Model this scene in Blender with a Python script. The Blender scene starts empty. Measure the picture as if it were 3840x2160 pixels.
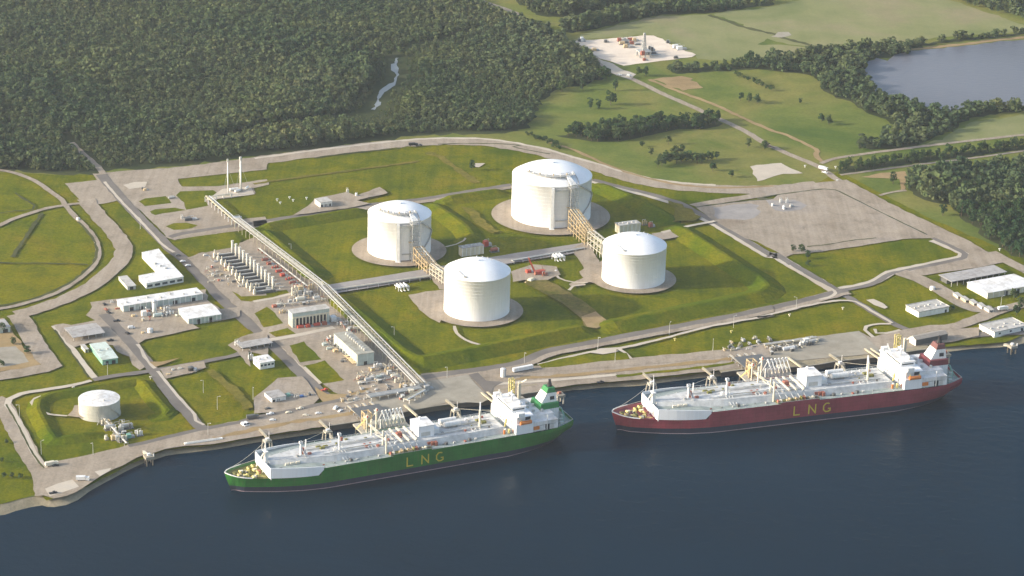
EXPOSURE = 1.1
HAZE = 0.000032
import bpy, bmesh, math, random
import numpy as np
from mathutils import Vector, Matrix, geometry
random.seed(7)
rng = np.random.default_rng(7)
SC = bpy.context.scene
COL = SC.collection
R = math.radians

# ------------------------------------------------------------------ camera
CAM = Vector((0.0, -1900.0, 760.0))
PITCH, ROLL, FPX = R(21.1), R(1.7), 6400.0 * 3840 / 2576
_fw = Vector((0, math.cos(PITCH), -math.sin(PITCH)))
_up0 = Vector((0, math.sin(PITCH), math.cos(PITCH)))
_rt0 = Vector((1, 0, 0))
_rt = math.cos(ROLL) * _rt0 + math.sin(ROLL) * _up0
_up = -math.sin(ROLL) * _rt0 + math.cos(ROLL) * _up0
cd = bpy.data.cameras.new('camera')
cd.sensor_width = 36.0
cd.lens = FPX / 3840 * 36.0
cd.clip_start = 1.0
cd.clip_end = 30000.0
cam = bpy.data.objects.new('camera', cd)
COL.objects.link(cam)
mw = Matrix(((_rt.x, _up.x, -_fw.x, CAM.x), (_rt.y, _up.y, -_fw.y, CAM.y), (_rt.z, _up.z, -_fw.z, CAM.z), (0, 0, 0, 1)))
cam.matrix_world = mw
SC.camera = cam

def G(p, z=0.0):
    """survey point: photograph position -> the place on the level z"""
    d = _fw + (p[0] - 1920) / FPX * _rt - (p[1] - 1080) / FPX * _up
    t = (z - CAM.z) / d.z
    return CAM + d * t

def crop(ox, oy, s=2.576):
    return lambda x, y: (ox + x / s, oy + y / s)
CR = dict(T0=crop(0, 0), T1=crop(950, 0), T2=crop(1900, 0), T3=crop(2840, 0),
          M0=crop(0, 540), M1=crop(950, 540), M2=crop(1900, 540), M3=crop(2840, 540),
          L0=crop(0, 1000), L1=crop(950, 1000), L2=crop(1900, 1000), L3=crop(2840, 1000),
          B0=crop(0, 1400), SA=crop(800, 1420, 3.15), SB=crop(1500, 1380, 3.15),
          RA=crop(2250, 1240, 3.15), RB=crop(2950, 1240, 3.15),
          P=lambda x, y: (x * 1.490683, y * 1.490683), N=lambda x, y: (x, y))

def pts(*segs):
    """pts('M0',[(x,y)..],'L0',[..]) -> list of survey positions"""
    out = []
    for k in range(0, len(segs), 2):
        f = CR[segs[k]]
        out += [f(*q) for q in segs[k + 1]]
    return out

def W(tag, x, y, z=0.0):
    return G(CR[tag](x, y), z)

# ------------------------------------------------------------------ materials
MATS = {}
def _nodes(name):
    m = bpy.data.materials.new(name)
    m.use_nodes = True
    nt = m.node_tree
    b = nt.nodes['Principled BSDF']
    return m, nt, b

def _noise(nt, scale, detail=4, rough=.55, vec=None, dist=0.0):
    n = nt.nodes.new('ShaderNodeTexNoise')
    n.inputs['Scale'].default_value = scale
    n.inputs['Detail'].default_value = detail
    n.inputs['Roughness'].default_value = rough
    n.inputs['Distortion'].default_value = dist
    if vec: nt.links.new(vec, n.inputs['Vector'])
    return n.outputs['Fac']

def _ramp(nt, fac, stops, interp='LINEAR'):
    r = nt.nodes.new('ShaderNodeValToRGB')
    r.color_ramp.interpolation = interp
    e = r.color_ramp.elements
    while len(e) < len(stops): e.new(.5)
    for k, (p, c) in enumerate(stops):
        e[k].position = p
        e[k].color = (*c, 1) if len(c) == 3 else c
    nt.links.new(fac, r.inputs['Fac'])
    return r.outputs['Color']

def _mix(nt, fac, a, b, mode='MIX'):
    n = nt.nodes.new('ShaderNodeMix')
    n.data_type = 'RGBA'
    n.blend_type = mode
    for sock, v in ((n.inputs[0], fac), (n.inputs[6], a), (n.inputs[7], b)):
        if isinstance(v, (int, float)): sock.default_value = v
        elif isinstance(v, tuple): sock.default_value = (*v, 1) if len(v) == 3 else v
        else: nt.links.new(v, sock)
    return n.outputs[2]

def _geo(nt):
    g = nt.nodes.new('ShaderNodeNewGeometry')
    return g.outputs['Position']

def _objco(nt):
    g = nt.nodes.new('ShaderNodeTexCoord')
    return g.outputs['Object']

def _map(nt, vec, scale=(1, 1, 1), rot=(0, 0, 0)):
    m = nt.nodes.new('ShaderNodeMapping')
    m.inputs['Scale'].default_value = scale
    m.inputs['Rotation'].default_value = rot
    nt.links.new(vec, m.inputs['Vector'])
    return m.outputs['Vector']

def _bump(nt, b, fac, strength=.5, dist=.3):
    n = nt.nodes.new('ShaderNodeBump')
    n.inputs['Strength'].default_value = strength
    n.inputs['Distance'].default_value = dist
    nt.links.new(fac, n.inputs['Height'])
    nt.links.new(n.outputs['Normal'], b.inputs['Normal'])

def ground_mat(name, big, mid, fine, sb=.006, sm=.03, sf=.35, rough=.95, amount=(.6, .45), stripe=None, bump=0):
    """big: colour stops at field scale, mid/fine: darker-lighter mottling"""
    m, nt, b = _nodes(name)
    p = _geo(nt)
    c = _ramp(nt, _noise(nt, sb, 5, .6, p, .6), big)
    c2 = _ramp(nt, _noise(nt, sm, 5, .62, p, .3), mid)
    c3 = _ramp(nt, _noise(nt, sf, 3, .6, p), fine)
    c = _mix(nt, amount[0], c, c2, 'MULTIPLY')
    c = _mix(nt, amount[1], c, c3, 'MULTIPLY')
    if stripe:
        ang, sc, amt, col = stripe
        v = _map(nt, p, (sc, sc * .04, 1), (0, 0, ang))
        f = _ramp(nt, _noise(nt, 1.0, 4, .6, v), [(.42, (1, 1, 1)), (.62, col)])
        c = _mix(nt, amt, c, f, 'MULTIPLY')
    nt.links.new(c, b.inputs['Base Color'])
    b.inputs['Roughness'].default_value = rough
    b.inputs['Specular IOR Level'].default_value = .02
    if bump:
        _bump(nt, b, _noise(nt, sf, 4, .7, p), bump, 1.0)
    MATS[name] = m
    return m

g1, g2 = (.45, .45, .45), (1.25, 1.25, 1.25)
TH_A = R(-63)
ground_mat('meadow_grass', [(.3, (.075, .115, .022)), (.46, (.135, .16, .035)), (.58, (.19, .18, .05)), (.72, (.10, .135, .025))],
           [(.3, (.7, .78, .7)), (.7, (1.2, 1.15, 1.1))], [(.25, (.6, .62, .6)), (.75, (1.25, 1.25, 1.2))], .007, .04, .3, bump=.4)
ground_mat('lawn_grass', [(.28, (.075, .105, .002)), (.42, (.115, .122, .002)), (.54, (.15, .145, .003)), (.64, (.18, .148, .006)), (.76, (.10, .115, .002))],
           [(.3, (.6, .76, .7)), (.5, (.95, .98, .9)), (.7, (1.22, 1.12, 1.0))], [(.25, (.56, .62, .5)), (.75, (1.3, 1.28, 1.25))], .012, .045, .38,
           amount=(.9, .75), stripe=(R(63), .14, .75, (.7, .8, .6)), bump=.5)
ground_mat('dry_grass', [(.3, (.13, .125, .02)), (.6, (.185, .15, .03)), (.75, (.15, .13, .022))],
           [(.3, (.7, .75, .7)), (.7, (1.2, 1.15, 1.1))], [(.25, (.6, .62, .6)), (.75, (1.25, 1.25, 1.2))], .03, .1, .4, amount=(.9, .8), bump=.4)
ground_mat('worn_turf', [(.3, (.10, .105, .02)), (.5, (.17, .135, .045)), (.62, (.21, .16, .075)), (.75, (.12, .115, .025))],
           [(.3, (.7, .75, .7)), (.7, (1.2, 1.15, 1.1))], [(.25, (.6, .62, .6)), (.75, (1.25, 1.25, 1.2))], .03, .1, .4, amount=(.9, .8), bump=.4)
ground_mat('bank_grass', [(.28, (.068, .105, .002)), (.45, (.10, .118, .002)), (.58, (.14, .132, .003)), (.72, (.085, .112, .002))],
           [(.3, (.6, .76, .7)), (.5, (.95, .98, .9)), (.7, (1.2, 1.12, 1.0))], [(.25, (.56, .62, .5)), (.75, (1.3, 1.28, 1.25))], .015, .06, .4,
           amount=(.9, .8), bump=.6)
ground_mat('field_grass', [(.3, (.09, .115, .002)), (.45, (.135, .14, .002)), (.56, (.165, .15, .003)), (.68, (.195, .15, .007))],
           [(.3, (.58, .7, .66)), (.5, (.95, .98, .9)), (.7, (1.2, 1.14, 1.0))], [(.25, (.56, .62, .5)), (.75, (1.3, 1.28, 1.25))], .012, .045, .35,
           amount=(.9, .75), stripe=(R(10), .1, .5, (.75, .82, .65)), bump=.5)
ground_mat('gravel', [(.28, (.27, .22, .165)), (.42, (.335, .285, .225)), (.55, (.37, .315, .25)), (.72, (.325, .285, .245))],
           [(.28, (.66, .64, .6)), (.42, (.92, .91, .9)), (.7, (1.1, 1.08, 1.05))], [(.25, (.72, .72, .72)), (.75, (1.16, 1.15, 1.13))], .014, .06, .55,
           amount=(.85, .7), stripe=(R(63), .25, .6, (.8, .78, .75)))
ground_mat('gravel_pale', [(.3, (.44, .385, .31)), (.6, (.53, .465, .375)), (.75, (.48, .435, .37))],
           [(.3, (.85, .85, .85)), (.7, (1.08, 1.07, 1.05))], [(.25, (.82, .82, .82)), (.75, (1.1, 1.1, 1.1))], .02, .1, .9)
ground_mat('asphalt', [(.3, (.15, .135, .12)), (.6, (.2, .18, .16)), (.75, (.175, .165, .155))],
           [(.3, (.8, .8, .8)), (.7, (1.12, 1.1, 1.06))], [(.25, (.85, .85, .85)), (.75, (1.1, 1.1, 1.1))], .02, .1, .9)
ground_mat('concrete', [(.3, (.28, .255, .205)), (.6, (.35, .32, .26)), (.75, (.31, .29, .25))],
           [(.3, (.78, .76, .72)), (.7, (1.1, 1.1, 1.1))], [(.25, (.85, .85, .85)), (.75, (1.08, 1.08, 1.08))], .03, .12, .7)
ground_mat('tidal_mud', [(.3, (.25, .215, .15)), (.6, (.36, .31, .22)), (.75, (.30, .275, .2))],
           [(.3, (.6, .6, .5)), (.7, (1.15, 1.12, 1.1))], [(.25, (.6, .6, .6)), (.75, (1.25, 1.25, 1.2))], .02, .12, .6, bump=.6)
ground_mat('white_sand', [(.3, (.62, .52, .42)), (.6, (.74, .64, .52)), (.75, (.7, .63, .56))],
           [(.3, (.85, .83, .8)), (.7, (1.05, 1.05, 1.05))], [(.25, (.85, .85, .85)), (.75, (1.1, 1.1, 1.1))], .02, .08, .6)
ground_mat('bare_dirt', [(.3, (.26, .185, .095)), (.6, (.34, .25, .13)), (.75, (.25, .21, .08))],
           [(.3, (.75, .75, .7)), (.7, (1.15, 1.1, 1.1))], [(.25, (.7, .7, .7)), (.75, (1.2, 1.2, 1.2))], .02, .08, .6)
ground_mat('ditch', [(.3, (.05, .06, .025)), (.6, (.09, .095, .04))],
           [(.3, (.7, .7, .7)), (.7, (1.15, 1.1, 1.1))], [(.25, (.7, .7, .7)), (.75, (1.2, 1.2, 1.2))], .03, .1, .6)
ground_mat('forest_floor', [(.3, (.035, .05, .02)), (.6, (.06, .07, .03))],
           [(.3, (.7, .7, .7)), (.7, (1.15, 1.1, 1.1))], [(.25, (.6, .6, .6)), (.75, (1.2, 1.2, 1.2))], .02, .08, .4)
ground_mat('pipe_alley', [(.3, (.27, .25, .235)), (.6, (.34, .315, .29))],
           [(.3, (.8, .8, .8)), (.7, (1.1, 1.08, 1.06))], [(.25, (.8, .8, .8)), (.75, (1.1, 1.1, 1.1))], .03, .12, .9)

def water_mat(name, col, rough, spec, s1=.08, bs=.25):
    m, nt, b = _nodes(name)
    p = _geo(nt)
    c = _ramp(nt, _noise(nt, .004, 4, .5, p, .8), [(.3, col), (.7, tuple(min(1, q * 1.35) for q in col))])
    nt.links.new(c, b.inputs['Base Color'])
    b.inputs['Roughness'].default_value = rough
    b.inputs['Specular IOR Level'].default_value = spec
    b.inputs['IOR'].default_value = 1.33
    n = _noise(nt, s1, 6, .62, _map(nt, p, (1, 1.6, 1), (0, 0, R(25))), .2)
    _bump(nt, b, n, bs, 3.0)
    MATS[name] = m
water_mat('river_water', (.0004, .0105, .022), .15, .05, .08, .16)
water_mat('pond_water', (.105, .108, .125), .3, .22, .12, .15)
water_mat('creek_water', (.17, .185, .18), .3, .5, .12, .1)

def paint(name, col, rough=.55, metal=0.0, var=.14, sc=.25, streak=True, seams=0, rust=0):
    """weathered paint: broad tone drift, rain streaks running down, fine grime"""
    m, nt, b = _nodes(name)
    o = _objco(nt)
    lo = tuple(q * (1 - var) for q in col); hi = tuple(min(1, q * (1 + var * .5)) for q in col)
    c = _ramp(nt, _noise(nt, sc, 5, .6, o), [(.3, lo), (.65, hi)])
    if streak:
        s = _ramp(nt, _noise(nt, 1.0, 4, .6, _map(nt, o, (.9, .9, .06))), [(.4, (1, 1, 1)), (.75, (.8, .77, .72))])
        c = _mix(nt, .7 if streak is True else streak, c, s, 'MULTIPLY')
    if seams:
        wv = nt.nodes.new('ShaderNodeTexWave'); wv.bands_direction = 'X'; wv.inputs['Scale'].default_value = seams
        wv.inputs['Distortion'].default_value = 0
        nt.links.new(o, wv.inputs['Vector'])
        c = _mix(nt, .8, c, _ramp(nt, wv.outputs['Fac'], [(.0, (.72, .72, .72)), (.22, (1, 1, 1))]), 'MULTIPLY')
        pt = _ramp(nt, _noise(nt, .12, 4, .65, o), [(.38, (.74, .71, .66)), (.52, (1, 1, 1))])
        c = _mix(nt, .8, c, pt, 'MULTIPLY')
    if rust:
        # long run-off streaks and scuffed plating
        r1 = _ramp(nt, _noise(nt, 1.0, 5, .65, _map(nt, o, (.55, .55, .035))), [(.5, (0, 0, 0)), (.72, (1, 1, 1))])
        r2 = _ramp(nt, _noise(nt, .05, 3, .6, o), [(.4, (0, 0, 0)), (.62, (1, 1, 1))])
        f = _mix(nt, 1.0, r1, r2, 'MULTIPLY')
        sc_ = nt.nodes.new('ShaderNodeSeparateColor'); nt.links.new(f, sc_.inputs[0])
        ml = nt.nodes.new('ShaderNodeMath'); ml.operation = 'MULTIPLY'; ml.inputs[1].default_value = rust
        nt.links.new(sc_.outputs[0], ml.inputs[0])
        c = _mix(nt, ml.outputs[0], c, (.17, .115, .075))
        pl = nt.nodes.new('ShaderNodeTexBrick'); pl.inputs['Scale'].default_value = .09; pl.inputs['Mortar Size'].default_value = .012
        pl.inputs['Color1'].default_value = (1, 1, 1, 1); pl.inputs['Color2'].default_value = (.86, .86, .86, 1); pl.inputs['Mortar'].default_value = (.6, .6, .6, 1)
        nt.links.new(_map(nt, o, (1, 1, 1), (R(90), 0, 0)), pl.inputs['Vector'])
        c = _mix(nt, .6, c, pl.outputs['Color'], 'MULTIPLY')
    nt.links.new(c, b.inputs['Base Color'])
    b.inputs['Roughness'].default_value = rough
    b.inputs['Metallic'].default_value = metal
    b.inputs['Specular IOR Level'].default_value = .35
    MATS[name] = m
    return m
paint('tank_white', (.86, .86, .85), .5, var=.05, sc=.05, streak=.35)
paint('white_paint', (.80, .79, .75), .5)
paint('white_roof', (.80, .79, .77), .6, var=.1, seams=.35)
paint('grey_roof', (.42, .40, .38), .7, seams=.35)
paint('brown_roof', (.30, .27, .23), .8)
paint('pale_roof', (.52, .50, .46), .7, seams=.3)
paint('mint_roof', (.60, .68, .62), .6, seams=.35)
paint('sage_roof', (.40, .385, .32), .7, seams=.3)
paint('mint_wall', (.22, .42, .33), .6)
paint('green_grey_wall', (.46, .52, .47), .65)
paint('cream_wall', (.68, .62, .47), .65)
paint('tan_wall', (.56, .48, .33), .7)
paint('dark_opening', (.03, .032, .035), .4, streak=False)
paint('window_glass', (.05, .065, .075), .15, streak=False)
paint('grey_steel', (.42, .42, .40), .5)
paint('dark_steel', (.12, .12, .115), .5)
paint('pale_steel', (.53, .52, .48), .5)
paint('tan_steel', (.58, .44, .25), .6, sc=1)
paint('cream_steel', (.72, .66, .52), .55)
paint('yellow_steel', (.74, .62, .22), .55)
paint('red_paint', (.50, .085, .05), .55)
paint('rust_red', (.36, .13, .085), .7)
paint('orange_paint', (.68, .22, .05), .5)
paint('small_tank_paint', (.50, .49, .43), .6, var=.12)
paint('concrete_pile', (.42, .39, .32), .85)
paint('pile_dark', (.13, .115, .09), .9)
paint('hull_green', (.028, .185, .024), .45, var=.3, sc=.05, rust=.35)
paint('hull_red', (.30, .052, .07), .45, var=.3, sc=.05, rust=.35)
paint('boot_navy', (.03, .035, .06), .45)
paint('boot_line', (.40, .30, .33), .5)
paint('deck_grey', (.55, .55, .53), .7, var=.25, streak=False)
paint('deck_green', (.30, .34, .31), .7, var=.25, streak=False)
paint('deck_olive', (.2, .19, .05), .8, var=.5, sc=.5, streak=False)
paint('letter_yellow', (.62, .5, .05), .5)
paint('funnel_green', (.03, .20, .06), .5)
paint('funnel_red', (.17, .032, .04), .5)
paint('funnel_brown', (.15, .06, .055), .6)
paint('stack_cream', (.57, .545, .47), .55)
paint('walk_tan', (.46, .41, .30), .7)
paint('black_paint', (.02, .02, .022), .5)
paint('bark', (.10, .075, .05), .9)
paint('blue_paint', (.06, .14, .34), .45)
paint('truck_white', (.78, .78, .76), .4)

def leaf_mat(name, attr):
    m, nt, b = _nodes(name)
    stops = [(0, (.072, .108, .050)), (.35, (.088, .122, .054)), (.6, (.112, .130, .058)), (.8, (.100, .135, .062)), (1, (.132, .142, .066))] if attr else [(0, (.035, .070, .028)), (.5, (.052, .088, .032)), (1, (.078, .105, .04))]
    if attr:
        a = nt.nodes.new('ShaderNodeAttribute'); a.attribute_name = 'tint'
        f = a.outputs['Fac']
    else:
        a = nt.nodes.new('ShaderNodeObjectInfo'); f = a.outputs['Random']
    c = _ramp(nt, f, stops)
    p = _geo(nt)
    c2 = _ramp(nt, _noise(nt, .45, 3, .6, p), [(.3, (.75, .8, .78)), (.7, (1.25, 1.22, 1.2))])
    c3 = _ramp(nt, _noise(nt, .007, 5, .65, p, .8), [(.32, (.75, .86, .95)), (.5, (1, 1, 1)), (.66, (1.2, 1.16, 1.0))])
    c = _mix(nt, .8, c, c2, 'MULTIPLY')
    c = _mix(nt, .8, c, c3, 'MULTIPLY')
    nt.links.new(c, b.inputs['Base Color'])
    b.inputs['Roughness'].default_value = .8
    b.inputs['Specular IOR Level'].default_value = .05
    # thin leaves let part of the light through
    tr = nt.nodes.new('ShaderNodeBsdfTranslucent'); nt.links.new(c, tr.inputs['Color'])
    ms = nt.nodes.new('ShaderNodeMixShader'); ms.inputs[0].default_value = .3
    nt.links.new(b.outputs[0], ms.inputs[1]); nt.links.new(tr.outputs[0], ms.inputs[2])
    nt.links.new(ms.outputs[0], nt.nodes['Material Output'].inputs['Surface'])
    MATS[name] = m
leaf_mat('leaves_mass', True)
leaf_mat('leaves', False)

# ------------------------------------------------------------------ mesh builder
class MB:
    def __init__(s): s.v = []; s.f = []; s.smooth = False
    def add(s, vs, fs):
        o = len(s.v)
        s.v += [tuple(q) for q in vs]
        s.f += [tuple(i + o for i in f) for f in fs]
        return s
    def box(s, c, d, rz=0.0, taper=1.0, m=None):
        x, y, z = d[0] / 2, d[1] / 2, d[2] / 2
        vs = []
        ca, sa = math.cos(rz), math.sin(rz)
        for k in range(8):
            sx, sy, sz = (1 if k & 1 else -1), (1 if k & 2 else -1), (1 if k & 4 else -1)
            t = taper if sz > 0 else 1
            px, py, pz = sx * x * t, sy * y * t, sz * z
            vs.append((c[0] + px * ca - py * sa, c[1] + px * sa + py * ca, c[2] + pz))
        return s.add(vs, [(0, 2, 3, 1), (4, 5, 7, 6), (0, 1, 5, 4), (2, 6, 7, 3), (0, 4, 6, 2), (1, 3, 7, 5)])
    def bx(s, x0, x1, y0, y1, z0, z1):
        return s.box(((x0 + x1) / 2, (y0 + y1) / 2, (z0 + z1) / 2), (x1 - x0, y1 - y0, z1 - z0))
    def bar(s, a, b, w, h=None):
        """square beam between two points"""
        a = Vector(a); b = Vector(b); h = h or w
        d = (b - a)
        if d.length < 1e-6: return s
        d.normalize()
        u = d.cross(Vector((0, 0, 1)))
        if u.length < .05: u = Vector((1, 0, 0))
        u.normalize(); n = u.cross(d)
        vs = []
        for p in (a, b):
            for i, j in ((-1, -1), (1, -1), (1, 1), (-1, 1)):
                vs.append(p + u * (i * w / 2) + n * (j * h / 2))
        return s.add(vs, [(0, 1, 2, 3), (7, 6, 5, 4), (0, 4, 5, 1), (1, 5, 6, 2), (2, 6, 7, 3), (3, 7, 4, 0)])
    def tube(s, path, r, n=8, r2=None):
        path = [Vector(p) for p in path]
        rings = []
        for i, p in enumerate(path):
            d = (path[min(i + 1, len(path) - 1)] - path[max(i - 1, 0)]).normalized()
            u = d.cross(Vector((0, 0, 1)))
            if u.length < .05: u = d.cross(Vector((0, 1, 0)))
            u.normalize(); w = u.cross(d)
            rr = r if r2 is None else r + (r2 - r) * i / (len(path) - 1)
            rings.append([p + (u * math.cos(k * 2 * math.pi / n) + w * math.sin(k * 2 * math.pi / n)) * rr for k in range(n)])
        vs = [q for g in rings for q in g]
        fs = []
        for i in range(len(rings) - 1):
            for k in range(n):
                a, b = i * n + k, i * n + (k + 1) % n
                fs.append((a, b, b + n, a + n))
        fs.append(tuple(range(n - 1, -1, -1))); fs.append(tuple(range((len(rings) - 1) * n, len(rings) * n)))
        return s.add(vs, fs)
    def cyl(s, c, r, z0, z1, n=16, r2=None):
        return s.tube([(c[0], c[1], z0), (c[0], c[1], z1)], r, n, r2)
    def lathe(s, prof, n=64, c=(0, 0), a0=0.0, a1=2 * math.pi):
        full = abs(a1 - a0 - 2 * math.pi) < 1e-6
        m = n if full else n + 1
        vs = []; fs = []
        for r, z in prof:
            for k in range(m):
                a = a0 + (a1 - a0) * k / n
                vs.append((c[0] + r * math.cos(a), c[1] + r * math.sin(a), z))
        for i in range(len(prof) - 1):
            for k in range(n):
                a, b = i * m + k, i * m + (k + 1) % m
                fs.append((a, b, b + m, a + m))
        return s.add(vs, fs)
    def prism(s, poly, z0, z1):
        n = len(poly)
        area = sum(poly[i][0] * poly[(i + 1) % n][1] - poly[(i + 1) % n][0] * poly[i][1] for i in range(n))
        if area < 0: poly = poly[::-1]
        vs = [(p[0], p[1], z0) for p in poly] + [(p[0], p[1], z1) for p in poly]
        fs = [tuple(range(n - 1, -1, -1)), tuple(range(n, 2 * n))]
        for i in range(n):
            j = (i + 1) % n
            fs.append((i, j, j + n, i + n))
        return s.add(vs, fs)
    def build(s, name, mat, parent=None, smooth=False, mats=None, label=None):
        me = bpy.data.meshes.new(name)
        me.from_pydata(s.v, [], s.f)
        me.materials.append(MATS[mat])
        if smooth:
            for p in me.polygons: p.use_smooth = True
        me.validate()
        o = bpy.data.objects.new(name, me)
        COL.objects.link(o)
        if parent is not None: o.parent = parent
        if label: o['label'] = label
        return o

def thing(name, label, cat, loc=(0, 0, 0), rz=0.0, group=None):
    o = bpy.data.objects.new(name, None)
    o.empty_display_size = 1
    COL.objects.link(o)
    o.location = loc
    o.rotation_euler = (0, 0, rz)
    return tag(o, label, cat, group)

def tag(o, label, cat, group=None):
    o['label'] = label
    o['category'] = cat
    if group: o['group'] = group
    return o

def copy_thing(src, loc, rz, label, group=None, scale=None):
    def rec(o, par):
        c = o.copy(); COL.objects.link(c)
        if par is not None: c.parent = par
        for ch in o.children: rec(ch, c)
        return c
    r = rec(src, None)
    r.location = loc; r.rotation_euler = (0, 0, rz)
    if scale: r.scale = scale
    r['label'] = label
    if group: r['group'] = group
    return r

# ------------------------------------------------------------------ sheets on the ground
_layer = [0]
def nextz():
    _layer[0] += 1
    return .012 * _layer[0]

def sheet_from_world(name, poly, mat, z=None, kind='structure', jitter=0.0):
    z = nextz() if z is None else z
    vs = [Vector((p[0], p[1], 0)) for p in poly]
    if jitter:
        # break straight survey lines into a slightly irregular edge
        out = []
        for a, b in zip(vs, vs[1:] + vs[:1]):
            n = max(1, int((b - a).length / 7))
            for k in range(n):
                q = a.lerp(b, k / n)
                if k: q += Vector((random.gauss(0, jitter), random.gauss(0, jitter), 0))
                out.append(q)
        vs = out
    bm = bmesh.new()
    bv = [bm.verts.new((v.x, v.y, z)) for v in vs]
    tri = geometry.tessellate_polygon([vs])
    for t in tri:
        try: bm.faces.new([bv[i] for i in t])
        except ValueError: pass
    for f in bm.faces:
        if f.normal.z < 0: f.normal_flip()
    me = bpy.data.meshes.new(name); bm.to_mesh(me); bm.free()
    me.materials.append(MATS[mat])
    o = bpy.data.objects.new(name, me); COL.objects.link(o)
    o['kind'] = kind
    return o

def sheet(name, mat, *segs, jitter=.5):
    return sheet_from_world(name, [G(p) for p in pts(*segs)], mat, jitter=jitter)

def smooth_path(ps, step=6.0):
    """Catmull-Rom through the survey points"""
    ps = [Vector((p[0], p[1], 0)) for p in ps]
    if len(ps) < 3: return ps
    out = []
    for i in range(len(ps) - 1):
        p0 = ps[max(i - 1, 0)]; p1 = ps[i]; p2 = ps[i + 1]; p3 = ps[min(i + 2, len(ps) - 1)]
        n = max(1, int((p2 - p1).length / step))
        for k in range(n):
            t = k / n
            out.append(.5 * ((2 * p1) + (p2 - p0) * t + (2 * p0 - 5 * p1 + 4 * p2 - p3) * t * t + (3 * p1 - p0 - 3 * p2 + p3) * t ** 3))
    out.append(ps[-1])
    return out

def offsets(path):
    nn = []
    for i in range(len(path)):
        d = path[min(i + 1, len(path) - 1)] - path[max(i - 1, 0)]
        d.normalize()
        nn.append(Vector((-d.y, d.x, 0)))
    return nn

def ribbon(name, mat, width, *segs, z=None, rough=.25, kind='structure', side=0.0):
    z = nextz() if z is None else z
    path = smooth_path([G(p) for p in pts(*segs)])
    nn = offsets(path)
    mb = MB()
    vs = []
    for p, n in zip(path, nn):
        w1 = width / 2 + random.gauss(0, rough); w2 = width / 2 + random.gauss(0, rough)
        c = p + n * side
        a = c + n * w1; b = c - n * w2
        vs += [(a.x, a.y, z), (b.x, b.y, z)]
    fs = [(2 * i, 2 * i + 1, 2 * i + 3, 2 * i + 2) for i in range(len(path) - 1)]
    mb.add(vs, fs)
    o = mb.build(name, mat)
    o['kind'] = kind
    return o

def berm(name, h, crest, base_l, base_r, *segs, mat='bank_grass', z0=0.0):
    """earth bank along a path: crest width, run of the slope on either hand"""
    path = smooth_path([G(p) for p in pts(*segs)], 8)
    nn = offsets(path)
    vs = []; fs = []
    n = len(path)
    for i, (p, q) in enumerate(zip(path, nn)):
        e = min(1.0, min(i, n - 1 - i) / 2.0 + .0)      # the ends run out into the ground
        hh = h * (e if e > 0 else 0) + z0
        j = random.gauss(0, .25)
        for o, z in ((crest / 2 + base_l, z0 - .3), (crest / 2 + base_l * .45, hh * .52 + j * .2), (crest / 2, hh + j * .3), (-crest / 2, hh + j * .3),
                     (-crest / 2 - base_r * .45, hh * .52 - j * .2), (-crest / 2 - base_r, z0 - .3)):
            v = p + q * (o + random.gauss(0, .25))
            vs.append((v.x, v.y, z if abs(z) > .01 else 0))
    for i in range(n - 1):
        for k in range(5):
            a = i * 6 + k
            fs.append((a, a + 1, a + 7, a + 6))
    mb = MB().add(vs, fs)
    o = mb.build(name, mat, smooth=False)
    o['kind'] = 'structure'
    return o
# ================================================================== light, sky, air
SUN_EL = R(19); SUN_AZ = R(191)          # direction the light comes from, counter-clockwise from +x
sd = Vector((math.cos(SUN_EL) * math.cos(SUN_AZ), math.cos(SUN_EL) * math.sin(SUN_AZ), math.sin(SUN_EL)))
sl = bpy.data.lights.new('sun', 'SUN'); sl.energy = 2.95; sl.angle = R(.8); sl.color = (1.0, .935, .82)
so = bpy.data.objects.new('sun', sl); COL.objects.link(so)
so.rotation_euler = sd.to_track_quat('Z', 'Y').to_euler()
so.location = (-800, -300, 600)
w = bpy.data.worlds.new('World'); SC.world = w; w.use_nodes = True
nt = w.node_tree
sk = nt.nodes.new('ShaderNodeTexSky'); sk.sky_type = 'NISHITA'; sk.sun_disc = False
sk.sun_elevation = SUN_EL; sk.sun_rotation = R(90) - SUN_AZ
sk.air_density = 1.0; sk.dust_density = 3.0; sk.ozone_density = 1.0
nt.links.new(sk.outputs[0], nt.nodes['Background'].inputs[0])
nt.nodes['Background'].inputs[1].default_value = .15
SC.view_settings.view_transform = 'Standard'; SC.view_settings.look = 'None'
SC.view_settings.exposure = EXPOSURE; SC.view_settings.gamma = 1
SC.view_settings.use_curve_mapping = False
SC.cycles.max_bounces = 4; SC.cycles.diffuse_bounces = 2; SC.cycles.glossy_bounces = 2; SC.cycles.volume_bounces = 0
SC.cycles.transparent_max_bounces = 4
SC.cycles.use_denoising = True

mb = MB().bx(-5200, 5200, -3200, 7200, -6.0, 774.0)
hz = mb.build('haze', 'white_paint')
hm = bpy.data.materials.new('haze_air'); hm.use_nodes = True
hn = hm.node_tree; hn.nodes.clear()
ho = hn.nodes.new('ShaderNodeOutputMaterial'); hv = hn.nodes.new('ShaderNodeVolumePrincipled')
hv.inputs['Color'].default_value = (.84, .91, .98, 1); hv.inputs['Density'].default_value = HAZE
hv.inputs['Anisotropy'].default_value = .25
hn.links.new(hv.outputs[0], ho.inputs['Volume'])
hz.data.materials.clear(); hz.data.materials.append(hm); hz['kind'] = 'stuff'

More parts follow.
